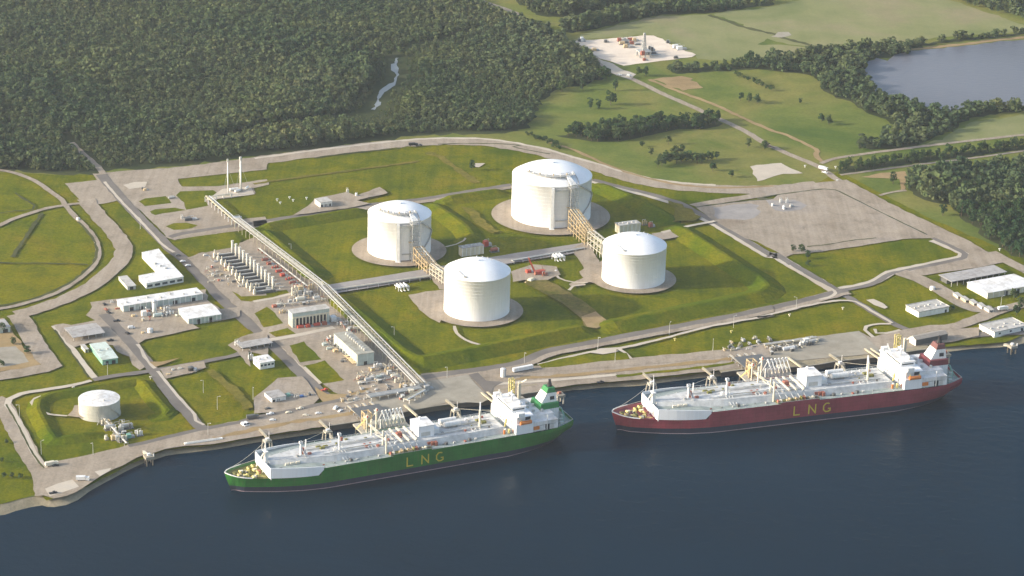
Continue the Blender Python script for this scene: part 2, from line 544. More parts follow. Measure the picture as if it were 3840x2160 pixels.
# ================================================================== land and water
SHORE = pts('B0', [(-700, 1470), (-300, 1410), (-50, 1378), (50, 1365), (150, 1330), (300, 1292), (410, 1275), (450, 1288), (520, 1292), (640, 1272), (750, 1225), (850, 1150), (960, 1085),
                   (1100, 1010), (1250, 930), (1400, 862), (1480, 838), (1600, 797), (1800, 770), (2000, 745)],
            'SA', [(0, 842), (300, 792), (560, 745), (780, 712), (1280, 640), (1400, 606), (1720, 556)],
            'SB', [(200, 540), (560, 482), (1080, 424), (1500, 350), (1680, 325), (1900, 283), (2060, 258)],
            'L2', [(700, 1190), (900, 1170), (1100, 1160), (1300, 1150), (1480, 1122), (1900, 1072), (2050, 1058), (2330, 1024)],
            'L3', [(370, 962), (700, 930), (830, 918), (1200, 878), (1530, 842), (1650, 835), (1880, 817), (2100, 792), (2400, 775), (2576, 740)],
            'N', [(3950, 1265), (4200, 1225), (4700, 1150)])
WATER_Z = -3.0
wl = [G(p, WATER_Z) for p in SHORE]
# bank: from the water line up to the level of the yard
wlp = smooth_path(wl, 6)
nn = offsets(wlp)
top = []
for p, n in zip(wlp, nn):
    top.append(p + n * (10.5 + random.gauss(0, .35)))
vs = []
mb = MB()
for p, n, t in zip(wlp, nn, top):
    a = p - n * 5
    m1 = p + n * (4.5 + random.gauss(0, .8))
    vs += [(a.x, a.y, WATER_Z - 1.6), (p.x, p.y, WATER_Z), (m1.x, m1.y, -1.5 + random.gauss(0, .25)), (t.x, t.y, -.02)]
k = 4
mb.add(vs, [(i * k + j, (i + 1) * k + j, (i + 1) * k + j + 1, i * k + j + 1) for i in range(len(wlp) - 1) for j in range(3)])
o = mb.build('shore_bank', 'tidal_mud', smooth=True); o['kind'] = 'structure'
# land: one sheet from the top of the bank to far beyond the frame
land = [(t.x, t.y) for t in top[::2]] + [(top[-1].x, top[-1].y)]
land = land + [(5000, top[-1].y + 500), (5000, 7000), (-5000, 7000), (-5000, top[0].y - 300)]
sheet_from_world('ground', land, 'meadow_grass', z=0.0)
mb = MB().bx(-5100, 5100, -3100, 1600, -5.2, WATER_Z)
o = mb.build('river_water', 'river_water'); o['kind'] = 'structure'
# (the river body lies below the land sheet)

# ================================================================== grass areas
sheet('plant_lawn', 'lawn_grass', 'P', [(255, 436), (480, 422), (640, 400), (840, 374), (1000, 356), (1130, 350), (1240, 353), (1350, 374), (1440, 397), (1560, 432), (1680, 462), (1850, 474),
      (2060, 458), (2110, 430), (2330, 545), (2620, 668), (2700, 800)], 'N', [(3990, 1240), (3840, 1255)],
      'L3', [(2400, 730), (1880, 770), (1530, 800), (830, 880), (370, 920)], 'L2', [(2330, 980), (1480, 1080), (700, 1150)], 'SB', [(1900, 240), (1080, 380), (200, 490)],
      'SA', [(1280, 590), (560, 690), (0, 790)], 'B0', [(1600, 740), (1250, 880), (850, 1090), (450, 1230), (380, 1160), (100, 1240), (-300, 1330)], 'P', [(-130, 900), (-130, 436), (30, 434), (150, 440)])
sheet('pasture', 'field_grass', 'M0', [(-200, 300), (60, 300), (200, 330), (350, 390), (480, 480), (580, 570), (450, 620), (280, 670), (0, 780), (-200, 850)])
sheet('pasture', 'field_grass', 'M0', [(-200, 870), (0, 800), (280, 695), (620, 615), (800, 800), (920, 960), (945, 1080), (890, 1180), (640, 1380)], 'L0', [(400, 290), (200, 350), (0, 395), (-200, 400)])
# ------------------------------------------------------------------ forest floors
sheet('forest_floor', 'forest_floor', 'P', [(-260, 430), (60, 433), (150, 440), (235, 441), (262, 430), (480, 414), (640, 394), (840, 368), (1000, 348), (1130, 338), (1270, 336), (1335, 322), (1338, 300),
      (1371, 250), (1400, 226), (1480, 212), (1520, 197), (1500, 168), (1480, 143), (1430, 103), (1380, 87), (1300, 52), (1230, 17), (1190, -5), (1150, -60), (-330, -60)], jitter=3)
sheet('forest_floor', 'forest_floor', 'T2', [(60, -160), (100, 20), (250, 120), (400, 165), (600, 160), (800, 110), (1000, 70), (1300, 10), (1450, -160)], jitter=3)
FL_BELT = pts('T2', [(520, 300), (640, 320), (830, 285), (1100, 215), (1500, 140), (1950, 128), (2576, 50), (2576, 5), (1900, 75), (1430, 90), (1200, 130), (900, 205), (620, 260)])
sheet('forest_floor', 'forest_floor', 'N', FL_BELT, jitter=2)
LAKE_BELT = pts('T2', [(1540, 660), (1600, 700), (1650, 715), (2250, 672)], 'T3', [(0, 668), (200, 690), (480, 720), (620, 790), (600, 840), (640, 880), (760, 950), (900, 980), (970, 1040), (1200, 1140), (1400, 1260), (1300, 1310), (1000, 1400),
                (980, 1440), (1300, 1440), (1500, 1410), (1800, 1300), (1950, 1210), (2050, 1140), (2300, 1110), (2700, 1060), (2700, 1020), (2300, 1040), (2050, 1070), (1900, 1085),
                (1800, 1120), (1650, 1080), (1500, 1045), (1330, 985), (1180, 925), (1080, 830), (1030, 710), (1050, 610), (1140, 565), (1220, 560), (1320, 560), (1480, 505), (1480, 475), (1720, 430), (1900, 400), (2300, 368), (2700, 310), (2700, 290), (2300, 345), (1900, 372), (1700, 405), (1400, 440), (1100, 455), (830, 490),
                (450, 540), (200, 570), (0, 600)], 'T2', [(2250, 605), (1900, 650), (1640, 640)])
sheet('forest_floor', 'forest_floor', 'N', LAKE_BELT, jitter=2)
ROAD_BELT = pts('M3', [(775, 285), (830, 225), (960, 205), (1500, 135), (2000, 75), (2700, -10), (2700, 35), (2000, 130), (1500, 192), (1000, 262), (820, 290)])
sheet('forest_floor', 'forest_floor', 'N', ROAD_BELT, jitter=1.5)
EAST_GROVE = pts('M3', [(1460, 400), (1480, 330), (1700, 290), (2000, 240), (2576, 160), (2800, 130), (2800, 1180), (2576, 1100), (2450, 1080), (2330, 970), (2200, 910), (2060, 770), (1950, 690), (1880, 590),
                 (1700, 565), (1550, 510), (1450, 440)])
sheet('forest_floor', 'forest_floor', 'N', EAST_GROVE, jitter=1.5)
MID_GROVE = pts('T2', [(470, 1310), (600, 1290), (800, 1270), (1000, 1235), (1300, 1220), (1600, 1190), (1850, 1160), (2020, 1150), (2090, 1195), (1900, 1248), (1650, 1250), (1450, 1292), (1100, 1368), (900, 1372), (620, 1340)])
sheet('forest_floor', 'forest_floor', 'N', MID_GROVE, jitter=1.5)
NE_WOOD = pts('T3', [(1850, -10), (2100, 70), (2350, 140), (2700, 230), (2700, -120), (1800, -120)])

# ------------------------------------------------------------------ far fields
ground_mat('hay', [(.3, (.165, .185, .07)), (.5, (.225, .225, .10)), (.62, (.26, .225, .125)), (.75, (.155, .185, .06))],
           [(.3, (.8, .84, .8)), (.7, (1.1, 1.08, 1.08))], [(.25, (.8, .8, .8)), (.75, (1.15, 1.15, 1.15))], .006, .03, .3, stripe=(R(-15), .05, .4, (.85, .9, .8)))
sheet('hay_field', 'hay', 'T2', [(720, 330), (900, 290), (1200, 215), (1500, 150), (1950, 140), (2140, 210), (2400, 300), (2576, 340)], 'T3', [(0, 430), (300, 440), (600, 470), (450, 500), (0, 570)], 'T2', [(2250, 590), (1850, 575), (1830, 530), (1690, 470), (1430, 345), (1300, 340), (900, 370), (640, 390)], jitter=2)
sheet('hay_field', 'hay', 'T2', [(2000, 135), (2576, 60)], 'T3', [(300, 20), (700, -60), (1500, -100), (1850, 0), (2100, 80), (2400, 180), (2700, 290), (2300, 330), (1900, 350), (1400, 420), (1000, 440), (640, 470), (300, 430), (-10, 340)], 'T2', [(2400, 290), (2150, 195)], jitter=2)
sheet('hay_field', 'hay', 'T3', [(1800, 1330), (2060, 1180), (2700, 1090), (2700, 1300), (2300, 1330), (1950, 1380), (1450, 1440)], jitter=1.5)
ribbon('ditch', 'ditch', 7, 'T2', [(1950, 145), (2130, 205), (2300, 265), (2576, 330)], 'T3', [(300, 380), (600, 460)], rough=1)

# pond, creek
sheet('pond', 'pond_water', 'T3', [(1040, 710), (1060, 610), (1150, 560), (1260, 590), (1360, 520), (1490, 490), (1740, 470), (2100, 435), (2300, 405), (2700, 375), (2700, 1015), (2300, 1035), (2050, 1065), (1900, 1080), (1800, 1110),
      (1650, 1070), (1500, 1035), (1330, 975), (1190, 915), (1090, 820)], jitter=1)
ribbon('pond_dyke', 'bare_dirt', 7, 'T3', [(1480, 480), (1740, 455), (2100, 415), (2300, 388), (2700, 350)], rough=.8)
sheet('creek', 'creek_water', 'T1', [(1330, 620), (1380, 610), (1405, 660), (1395, 740), (1365, 700), (1330, 680)], jitter=.6)
sheet('creek', 'creek_water', 'T1', [(1210, 900), (1250, 850), (1310, 810), (1380, 790), (1370, 825), (1290, 880), (1240, 905)], jitter=.6)
sheet('creek', 'creek_water', 'T1', [(1175, 1035), (1195, 990), (1235, 985), (1230, 1015), (1195, 1035)], jitter=.6)
ribbon('creek', 'creek_water', 3.2, 'T1', [(1390, 560), (1370, 640), (1390, 740), (1350, 810), (1260, 870), (1215, 960), (1190, 1030), (1150, 1060)], rough=.8)
CREEK = pts('T1', [(1390, 560), (1370, 640), (1390, 740), (1350, 810), (1260, 870), (1215, 960), (1190, 1030), (1100, 1090)])
CANAL = pts('T1', [(2200, 300), (1900, 370), (1600, 440), (1300, 520), (900, 560)])

# ------------------------------------------------------------------ drill pad and sand patches
sheet('drill_pad', 'white_sand', 'T2', [(630, 400), (900, 380), (1300, 345), (1420, 345), (1560, 410), (1700, 480), (1830, 530), (1790, 552), (1400, 602), (1130, 637), (1050, 612), (880, 560), (820, 525), (860, 490), (760, 460)], jitter=1)
sheet('sand_patch', 'gravel_pale', 'M2', [(2350, 220), (2576, 190)], 'M3', [(230, 185), (330, 240), (440, 285), (250, 290), (60, 350), (0, 362)], 'M2', [(2420, 340)], jitter=1.5)
sheet('sand_patch', 'concrete', 'T3', [(130, 355), (200, 312), (300, 310), (330, 340), (230, 365)], jitter=1)
sheet('dirt_patch', 'bare_dirt', 'M3', [(1000, 320), (1200, 280), (1480, 262), (1440, 350), (1425, 440), (1385, 450), (1370, 340), (1150, 330)], jitter=1.2)
sheet('dirt_patch', 'bare_dirt', 'T2', [(1400, 770), (1650, 740), (1800, 760), (1900, 850), (1700, 880)], jitter=3)
sheet('dirt_patch', 'bare_dirt', 'T2', [(300, 690), (700, 680), (740, 720), (560, 760), (420, 760)], jitter=2)

# ------------------------------------------------------------------ roads beyond the fence
ribbon('country_road', 'gravel', 7.5, 'T1', [(1900, -60), (2160, 0), (2350, 60), (2560, 140)], 'T2', [(130, 190), (430, 345), (600, 405), (860, 560), (1010, 690), (1200, 760), (1350, 830), (1500, 905), (1800, 1035), (2000, 1130), (2150, 1195), (2330, 1285), (2560, 1430)],
       'M3', [(130, 22), (330, 112), (530, 192), (640, 252), (760, 340), (860, 390)])
sheet('road_apron', 'gravel_pale', 'T2', [(880, 570), (980, 600), (1130, 680), (1250, 720), (1200, 770), (1060, 730), (960, 660)], jitter=1)
ribbon('farm_track', 'bare_dirt', 5, 'T2', [(1380, 770), (1650, 880), (2000, 1010), (2300, 1150), (2576, 1270)], 'T3', [(240, 1290), (560, 1440)], 'M3', [(560, 110), (640, 180)], rough=.5)
ribbon('farm_track', 'gravel', 5.5, 'M3', [(610, 190), (750, 142), (1000, 102), (1300, 62), (1800, 0), (2600, -90)])
ribbon('farm_track', 'gravel', 4, 'M3', [(800, 300), (1000, 275), (1600, 195), (2100, 135), (2700, 50)])
ribbon('farm_track', 'gravel', 4, 'M3', [(1180, 500), (1300, 468), (1440, 450)])

# ------------------------------------------------------------------ ring road and gravel yards
ribbon('ring_road', 'gravel', 23, 'P', [(240, 448), (330, 440), (480, 428), (640, 406), (840, 380), (1000, 362), (1130, 356), (1240, 361), (1350, 380), (1440, 405), (1530, 431), (1600, 451), (1680, 466), (1800, 476), (1950, 477), (2060, 466)], rough=.7)
ribbon('ring_road_shoulder', 'gravel_pale', 4, 'P', [(640, 399), (840, 373), (1000, 355), (1130, 348), (1240, 352), (1350, 371), (1440, 395), (1530, 421), (1600, 441), (1680, 457), (1800, 467)], rough=.6)
ribbon('drain', 'ditch', 2.6, 'M1', [(590, 140), (800, 110), (1100, 75), (1420, 45)], rough=.5)
ribbon('drain', 'ditch', 2.2, 'M1', [(1780, 5), (2100, -2), (2400, 2), (2576, 15)], 'M2', [(60, 30), (250, 70), (420, 100)], rough=.4)
ribbon('fence_line', 'bare_dirt', 4, 'M2', [(420, -10), (560, 30), (720, 90), (900, 175), (1100, 255), (1400, 345), (1700, 400), (2000, 425), (2300, 420), (2576, 410)], rough=.6)
sheet('gravel_yard', 'gravel', 'M0', [(1030, 330), (1400, 290), (1700, 240), (2200, 195), (2600, 150), (2576, 250), (2200, 290), (1720, 340), (1760, 415), (2100, 412), (2576, 345), (2600, 395), (2450, 430), (2470, 480), (2250, 520), (2010, 545), (2240, 740), (2560, 705),
      (2600, 790), (2350, 835), (1720, 925), (1640, 920), (1480, 770), (1350, 640), (1180, 540)])
sheet('gravel_yard', 'gravel', 'M0', [(625, 385), (960, 350), (1020, 390), (1160, 540), (1100, 560), (930, 590), (800, 590), (730, 500)])
sheet('lawn_patch', 'lawn_grass', 'M0', [(1740, 462), (2060, 450), (2135, 500), (1980, 540), (2010, 600), (1800, 640), (1780, 570), (1700, 500)])
sheet('lawn_patch', 'lawn_grass', 'M0', [(1340, 560), (1400, 530), (1600, 508), (1655, 575), (1400, 605)])
sheet('lawn_patch', 'lawn_grass', 'M0', [(1450, 655), (1500, 635), (1690, 620), (1800, 642), (1500, 692), (1460, 675)])
sheet('lawn_patch', 'lawn_grass', 'M0', [(1600, 800), (1680, 770), (1800, 765), (1910, 790), (1850, 820), (1680, 835)])
sheet('bare_patch', 'gravel_pale', 'M0', [(1190, 400), (1300, 372), (1420, 370), (1400, 420), (1250, 440)])
sheet('flare_pad', 'gravel_pale', 'M0', [(2060, 500), (2150, 440), (2420, 415), (2460, 490), (2250, 520), (2010, 545), (1980, 540)])
ribbon('worn_grass', 'dry_grass', 4, 'M1', [(0, 390), (300, 345), (700, 290), (1200, 225), (1600, 170)], rough=.6)
ribbon('worn_grass', 'dry_grass', 7, 'M1', [(1680, 85), (1800, 130), (1950, 230), (2150, 380)], rough=1.0)
sheet('sand_patch', 'gravel_pale', 'M1', [(2140, 190), (2240, 190), (2180, 230), (2130, 225)], jitter=.5)

# main road from the forest down to the quay
ribbon('main_road', 'gravel', 6, 'M0', [(690, -10), (840, 130), (960, 240), (1010, 330)], rough=.6)
ribbon('main_road', 'asphalt', 10.5, 'M0', [(980, 300), (1060, 400), (1200, 560), (1330, 700), (1460, 830), (1560, 930), (1650, 1020), (1800, 1140), (1940, 1290), (2060, 1410)], 'L0', [(2150, 330), (2290, 450), (2450, 600)],
       'L1', [(20, 600), (120, 690), (220, 790), (330, 900), (430, 1000), (540, 1110), (620, 1200), (720, 1270)])
ribbon('road_edge', 'gravel_pale', 2.6, 'M0', [(1010, 370), (1150, 535), (1300, 690), (1450, 845), (1580, 985), (1680, 1050)], rough=.2)
ribbon('road_edge', 'gravel_pale', 2, 'L0', [(2250, 300), (2370, 420), (2540, 590)], 'L1', [(190, 700), (300, 800), (420, 920), (520, 1020), (650, 1140)], rough=.2)
ribbon('back_road', 'gravel', 13, 'M0', [(1640, 920), (1720, 890), (2000, 845), (2300, 805), (2576, 765)], 'M1', [(0, 780), (350, 730), (650, 680), (1000, 625), (1640, 550), (2000, 490), (2490, 410)], rough=.4)
ribbon('back_road', 'asphalt', 6.5, 'M0', [(1640, 905), (1720, 880), (2000, 832), (2300, 790), (2576, 750)], 'M1', [(0, 765), (350, 712), (650, 662), (1000, 605), (1640, 535), (2000, 475), (2490, 398)], rough=.3)
ribbon('east_road', 'gravel_pale', 11.5, 'M2', [(830, 360), (1100, 430), (1350, 492), (1560, 555), (1700, 605), (1900, 715), (2050, 795), (2300, 945), (2576, 1105)], 'M3', [(155, 1070), (300, 1160), (500, 1275), (700, 1395), (800, 1450)], rough=.3)
ribbon('east_road', 'asphalt', 7, 'M2', [(830, 350), (1100, 420), (1350, 480), (1560, 540), (1700, 590), (1900, 700), (2050, 780), (2300, 930), (2576, 1090)], 'M3', [(155, 1055), (300, 1145), (500, 1260), (700, 1380), (800, 1440)],
       'L3', [(820, 270), (1000, 372), (1200, 492), (1350, 575), (1500, 640)], rough=.3)
sheet('gravel_yard', 'gravel', 'M2', [(1825, 618), (2200, 570), (2576, 535)], 'M3', [(200, 495), (640, 440), (750, 450), (900, 520), (1200, 670), (1640, 880), (1710, 912), (1400, 925), (1000, 992), (700, 1032), (480, 1062), (340, 1072), (270, 1100), (0, 950)], 'M2', [(2300, 915), (2000, 745)])
sheet('stained_gravel', 'pipe_alley', 'M2', [(1990, 620), (2350, 580), (2440, 600), (2430, 690), (2300, 740), (2040, 730)], jitter=1.5)
sheet('stained_gravel', 'pipe_alley', 'M3', [(80, 545), (350, 545), (480, 600), (420, 640), (250, 660), (130, 610)], jitter=2)
sheet('gravel_road', 'gravel', 'M2', [(2300, 500), (2576, 440)], 'M3', [(300, 410), (640, 372), (770, 365), (860, 350), (1100, 480), (1400, 640), (1700, 780), (2000, 920), (2300, 1090), (2420, 1140), (2100, 1205), (1800, 1245), (1620, 1275), (1480, 1262), (1290, 1235),
      (1360, 1200), (2000, 1105), (2015, 1060), (1950, 1015), (1720, 915), (1640, 880), (1200, 668), (900, 518), (750, 448), (640, 438), (300, 478), (0, 525)], 'M2', [(2200, 560), (1830, 612), (1760, 590), (2000, 545)])
ribbon('gravel_road', 'gravel', 12, 'M3', [(2250, 1050), (2576, 1220), (2800, 1330)])
ribbon('kerb_wall', 'pipe_alley', 2.0, 'M2', [(1825, 618), (2200, 570), (2576, 535)], 'M3', [(0, 532), (300, 480), (640, 442), (750, 450), (900, 520), (1200, 670), (1640, 885)], rough=.15)
for q in [('M2', [(1825, 618), (2200, 570), (2576, 535)], 'M3', [(0, 530), (300, 481), (640, 441), (750, 449), (900, 519), (1200, 669), (1640, 883)])]:
    ribbon('drain', 'ditch', 1.6, *q, rough=.2)
ribbon('yard_road', 'gravel_pale', 9.5, 'M3', [(1690, 935), (1850, 1000), (1990, 1065), (1985, 1095), (1700, 1160), (1450, 1215), (1280, 1250), (1200, 1300), (1100, 1350), (950, 1385), (800, 1410)], rough=.3)
ribbon('yard_road', 'asphalt', 5.5, 'M3', [(1690, 915), (1850, 985), (2010, 1070), (1995, 1105), (1700, 1172), (1450, 1225), (1280, 1262), (1200, 1312), (1100, 1362), (950, 1397), (800, 1425)], rough=.3)
ribbon('drain', 'ditch', 1.5, 'M3', [(480, 998), (700, 975), (900, 940), (1150, 915)], rough=.3)
ribbon('service_road', 'gravel', 16, 'L3', [(1380, 60), (1500, 100), (1640, 160), (1800, 250), (1950, 340), (2100, 410), (2280, 420)], rough=.4)
ribbon('service_road', 'gravel', 12, 'L3', [(1050, 740), (1250, 690), (1460, 640), (1700, 600), (1900, 585), (2100, 520), (2300, 440), (2440, 400), (2700, 340)], rough=.4)
ribbon('quay_road', 'asphalt', 10, 'L3', [(1130, 790), (1300, 760), (1500, 720), (1900, 690), (2200, 660), (2600, 640)], rough=.4)
ribbon('service_road', 'gravel_pale', 3, 'L3', [(1290, 560), (1180, 560), (1050, 585), (1040, 620), (1120, 690)], rough=.2)
ribbon('service_road', 'gravel_pale', 3, 'L3', [(1130, 610), (1150, 650), (1250, 650), (1380, 620)], rough=.2)
sheet('gravel_patch', 'gravel_pale', 'L3', [(1050, 330), (1120, 320), (1210, 360), (1260, 400), (1230, 415), (1130, 380)], jitter=.3)

# ------------------------------------------------------------------ west side: loop roads and yards
ribbon('loop_road', 'gravel', 5, 'M0', [(-200, 240), (0, 258), (150, 290), (330, 360), (480, 460), (590, 540), (640, 610), (720, 700), (800, 780), (880, 870), (935, 960), (950, 1080), (900, 1190), (800, 1280), (650, 1390)], 'L0', [(540, 265), (400, 315), (200, 372), (0, 415), (-200, 440)])
ribbon('drain', 'ditch', 2.4, 'M0', [(760, 760), (840, 850), (915, 960), (930, 1080), (880, 1180), (780, 1270), (640, 1365)], 'L0', [(380, 300), (180, 352), (0, 388), (-200, 410)], rough=.5)
ribbon('loop_road', 'gravel', 15.5, 'M0', [(830, 540), (880, 620), (990, 740), (1090, 850), (1165, 950), (1195, 1050), (1150, 1150), (1050, 1250), (900, 1370)], 'L0', [(800, 240), (600, 335), (430, 395), (300, 440), (150, 470)], rough=.5)
ribbon('loop_road', 'gravel', 5.5, 'M0', [(-200, 860), (0, 790), (130, 730), (280, 680), (450, 630), (620, 600), (780, 580)])
ribbon('loop_road', 'gravel', 16, 'L0', [(150, 470), (220, 540), (300, 690), (380, 810), (460, 920), (500, 965), (300, 1015), (0, 1065), (-200, 1100)], rough=.4)
ribbon('drain', 'ditch', 3.2, 'M0', [(120, 1100), (230, 930), (330, 780), (400, 680)], rough=.6)
ribbon('drain', 'ditch', 1.8, 'M0', [(-100, 1150), (180, 1160), (500, 1160), (850, 1172)], rough=.5)
ribbon('drain', 'ditch', 1.8, 'M0', [(0, 675), (150, 655), (320, 640), (330, 600), (240, 540), (150, 480)], rough=.5)
sheet('scrap_yard', 'bare_dirt', 'L0', [(-200, 520), (30, 505), (60, 530), (160, 690), (330, 900), (400, 955), (200, 1000), (0, 1025), (-200, 1050)], jitter=1)
sheet('gravel_patch', 'concrete', 'L0', [(0, 790), (150, 780), (230, 850), (280, 930), (120, 965), (0, 985)], jitter=1.2)
ribbon('west_road', 'gravel', 14, 'B0', [(-60, 260), (30, 320), (150, 540), (290, 800), (410, 1000), (440, 1190)], rough=.4)
ribbon('west_road', 'gravel_pale', 4.5, 'L0', [(880, 1110), (700, 1155), (400, 1205), (200, 1240), (90, 1290), (70, 1350)], 'B0', [(110, 370), (220, 560), (340, 800), (440, 910), (520, 915)], rough=.25)
ribbon('drain', 'ditch', 1.4, 'B0', [(60, 310), (190, 540), (320, 790), (430, 925)], rough=.2)
ribbon('yard_lane', 'gravel_pale', 5, 'L0', [(530, 580), (640, 740), (760, 890), (870, 1040), (920, 1090)], rough=.3)
ribbon('drain', 'ditch', 1.8, 'L0', [(530, 620), (640, 780), (740, 910), (860, 1080)], rough=.3)
sheet('works_yard', 'gravel', 'L0', [(870, 355), (1140, 320), (1990, 230), (2000, 330), (2130, 420), (2330, 400), (2320, 490), (2140, 530), (1850, 560), (1925, 605), (1400, 715), (1320, 770), (1440, 960), (1350, 1010), (1280, 960), (1250, 880), (1130, 830), (1090, 770), (870, 745), (720, 790), (640, 740), (520, 575), (610, 560), (690, 575), (920, 530), (830, 480), (890, 400)])
ribbon('works_road', 'asphalt', 9, 'L0', [(1000, 470), (1120, 590), (1240, 720), (1370, 870), (1480, 1010), (1600, 1185), (1720, 1340), (1830, 1440)], 'B0', [(1850, 440), (1920, 520), (2000, 560)], rough=.3)
ribbon('road_edge', 'gravel_pale', 2.6, 'L0', [(1330, 760), (1400, 880), (1460, 960)], 'L0', [(1540, 1040), (1660, 1190), (1780, 1330), (1880, 1440)], 'B0', [(1890, 470), (1970, 510)], rough=.3)
ribbon('works_road', 'asphalt', 6, 'L0', [(900, 1105), (1100, 1065), (1380, 1030), (1500, 1010), (1800, 960), (2100, 900), (2290, 860), (2420, 760), (2576, 700)], rough=.3)
sheet('gravel_patch', 'gravel', 'L0', [(1550, 1000), (1750, 955), (1970, 925), (1990, 985), (1850, 1040), (1600, 1095)])
sheet('gravel_patch', 'bare_dirt', 'L0', [(1440, 930), (1560, 930), (1740, 890), (1600, 950), (1500, 980)], jitter=.6)
sheet('gravel_patch', 'gravel', 'L0', [(2200, 770), (2330, 690), (2576, 620), (2600, 760), (2576, 880), (2400, 830), (2420, 980), (2350, 900), (2290, 830)])
# ------------------------------------------------------------------ process area between main road and trestle
sheet('process_yard', 'gravel', 'P', [(470, 652), (500, 640), (610, 612), (640, 600), (810, 728), (835, 750), (1060, 960), (1075, 985), (985, 1000), (900, 1010), (840, 990), (770, 935), (690, 860), (560, 742)])
sheet('lawn_patch', 'lawn_grass', 'M0', [(1740, 930), (2000, 890), (2250, 860), (2340, 930), (2300, 1000), (1980, 1060), (1900, 1050), (1850, 1010)])
sheet('lawn_patch', 'lawn_grass', 'L0', [(2240, 250), (2330, 300), (2576, 290)], 'L1', [(120, 265), (320, 235), (345, 265), (180, 310), (0, 345)], 'L0', [(2420, 350), (2330, 340)])
sheet('lawn_patch', 'lawn_grass', 'L1', [(10, 465), (130, 400), (210, 460), (290, 560), (100, 600)])
sheet('lawn_patch', 'lawn_grass', 'L1', [(150, 650), (330, 605), (410, 660), (220, 692)])
sheet('lawn_patch', 'lawn_grass', 'L1', [(350, 775), (490, 735), (560, 810), (660, 910), (450, 940)])
sheet('lawn_patch', 'lawn_grass', 'L1', [(480, 972), (690, 918), (780, 1010), (880, 1110), (650, 1145)])
ribbon('road_edge', 'gravel_pale', 2.2, 'L1', [(490, 980), (570, 1060), (650, 1140)], rough=.2)
ribbon('cross_road', 'gravel_pale', 4, 'L1', [(0, 350), (200, 315), (380, 270)], rough=.2)
ribbon('cross_road', 'gravel_pale', 5.5, 'L1', [(-60, 745), (200, 715), (450, 670), (780, 600)], rough=.2)
sheet('gravel_patch', 'gravel', 'SA', [(480, 240), (600, 150), (760, 10), (1050, -10), (1140, 90), (1250, 250), (1180, 320), (900, 400), (480, 430)])
sheet('gravel_patch', 'bare_dirt', 'SA', [(1200, 110), (1350, 200), (1600, 200), (1800, 130), (1900, 120), (1700, 250), (1300, 300), (1240, 230)], jitter=.4)

# ------------------------------------------------------------------ quay
sheet('quay', 'gravel', 'B0', [(425, 1195), (395, 960), (560, 860), (800, 815), (1150, 735), (1500, 645), (1850, 565), (2000, 525), (2300, 475), (2600, 400)], 'SA', [(900, 380), (1350, 290), (1560, 235), (1800, 170), (1900, 105)],
      'SB', [(0, 60), (280, 110), (800, 50), (930, 60), (960, 100), (1500, 80), (2200, -10)], 'L2', [(900, 930), (1500, 865), (1900, 845), (2230, 810)], 'L3', [(0, 760), (980, 635), (1100, 700), (1280, 680), (1460, 650), (1900, 620), (2150, 600), (2140, 680), (1880, 740), (1520, 790), (1200, 850), (830, 885), (370, 925)],
      'L2', [(2330, 985), (2050, 1015), (1480, 1075), (1300, 1105), (900, 1130), (700, 1150)], 'SB', [(2060, 215), (1680, 280), (1080, 375), (560, 440), (200, 495)], 'SA', [(1720, 510), (1280, 590), (780, 660), (560, 695), (300, 735), (0, 790)],
      'B0', [(1800, 715), (1600, 745), (1480, 785), (1400, 800), (1250, 870), (1100, 940), (960, 1015), (850, 1090), (740, 1160), (640, 1200), (520, 1225)])
sheet('quay_slab', 'gravel_pale', 'B0', [(435, 1130), (560, 1080), (700, 1042), (765, 1110), (620, 1160), (480, 1205)])
sheet('quay_slab', 'gravel_pale', 'B0', [(915, 965), (1000, 945), (1075, 930), (1060, 955), (965, 1010)])
sheet('quay_slab', 'gravel_pale', 'B0', [(1860, 685), (2070, 648), (2080, 662), (1890, 695)], jitter=0)
ribbon('quay_road', 'asphalt', 5, 'B0', [(1240, 715), (1400, 685), (1700, 610), (2000, 545), (2300, 490)], 'SA', [(480, 480), (900, 400), (1250, 320), (1560, 262)], rough=.3)
ribbon('quay_road', 'bare_dirt', 5, 'SA', [(0, 720), (500, 620), (1000, 520), (1280, 480), (1560, 440), (1720, 400)], rough=.8)
ribbon('front_road', 'gravel', 14, 'L1', [(1640, 1085), (1900, 1055), (2300, 1010), (2576, 960)], 'L2', [(400, 845), (800, 770), (1200, 690), (1600, 615), (2000, 540), (2300, 480), (2576, 415)], 'L3', [(155, 425), (400, 365), (640, 305), (780, 265), (860, 250)], rough=.3)
ribbon('front_road', 'asphalt', 8, 'L1', [(1640, 1085), (1900, 1045), (2300, 990), (2576, 935)], 'L2', [(400, 825), (800, 750), (1200, 672), (1600, 597), (2000, 523), (2300, 465), (2576, 402)], 'L3', [(155, 410), (400, 350), (640, 292), (780, 255), (860, 240)], rough=.3)
ribbon('front_road', 'gravel_pale', 3.2, 'L2', [(300, 960), (800, 840), (1100, 800), (1450, 722), (1900, 605), (2200, 548), (2576, 480)], 'L3', [(0, 505), (300, 432), (640, 358), (800, 340), (950, 352), (1100, 440), (1300, 560)], rough=.3)
ribbon('front_road', 'gravel_pale', 3, 'L3', [(300, 0), (500, 120), (700, 220), (755, 270), (690, 310), (600, 330)], rough=.2)
sheet('gravel_patch', 'gravel_pale', 'L2', [(800, 845), (900, 805), (1060, 795), (1060, 840), (930, 862)], jitter=.4)
ribbon('foot_path', 'gravel_pale', 3, 'L2', [(1085, 808), (1150, 850), (1210, 912)], rough=.2)
ribbon('quay_road', 'gravel', 13, 'L1', [(2300, 1150), (2500, 1080)], 'L2', [(100, 1020), (300, 1005), (700, 975), (1100, 945), (1500, 912), (1900, 868), (2260, 835)], rough=.3)
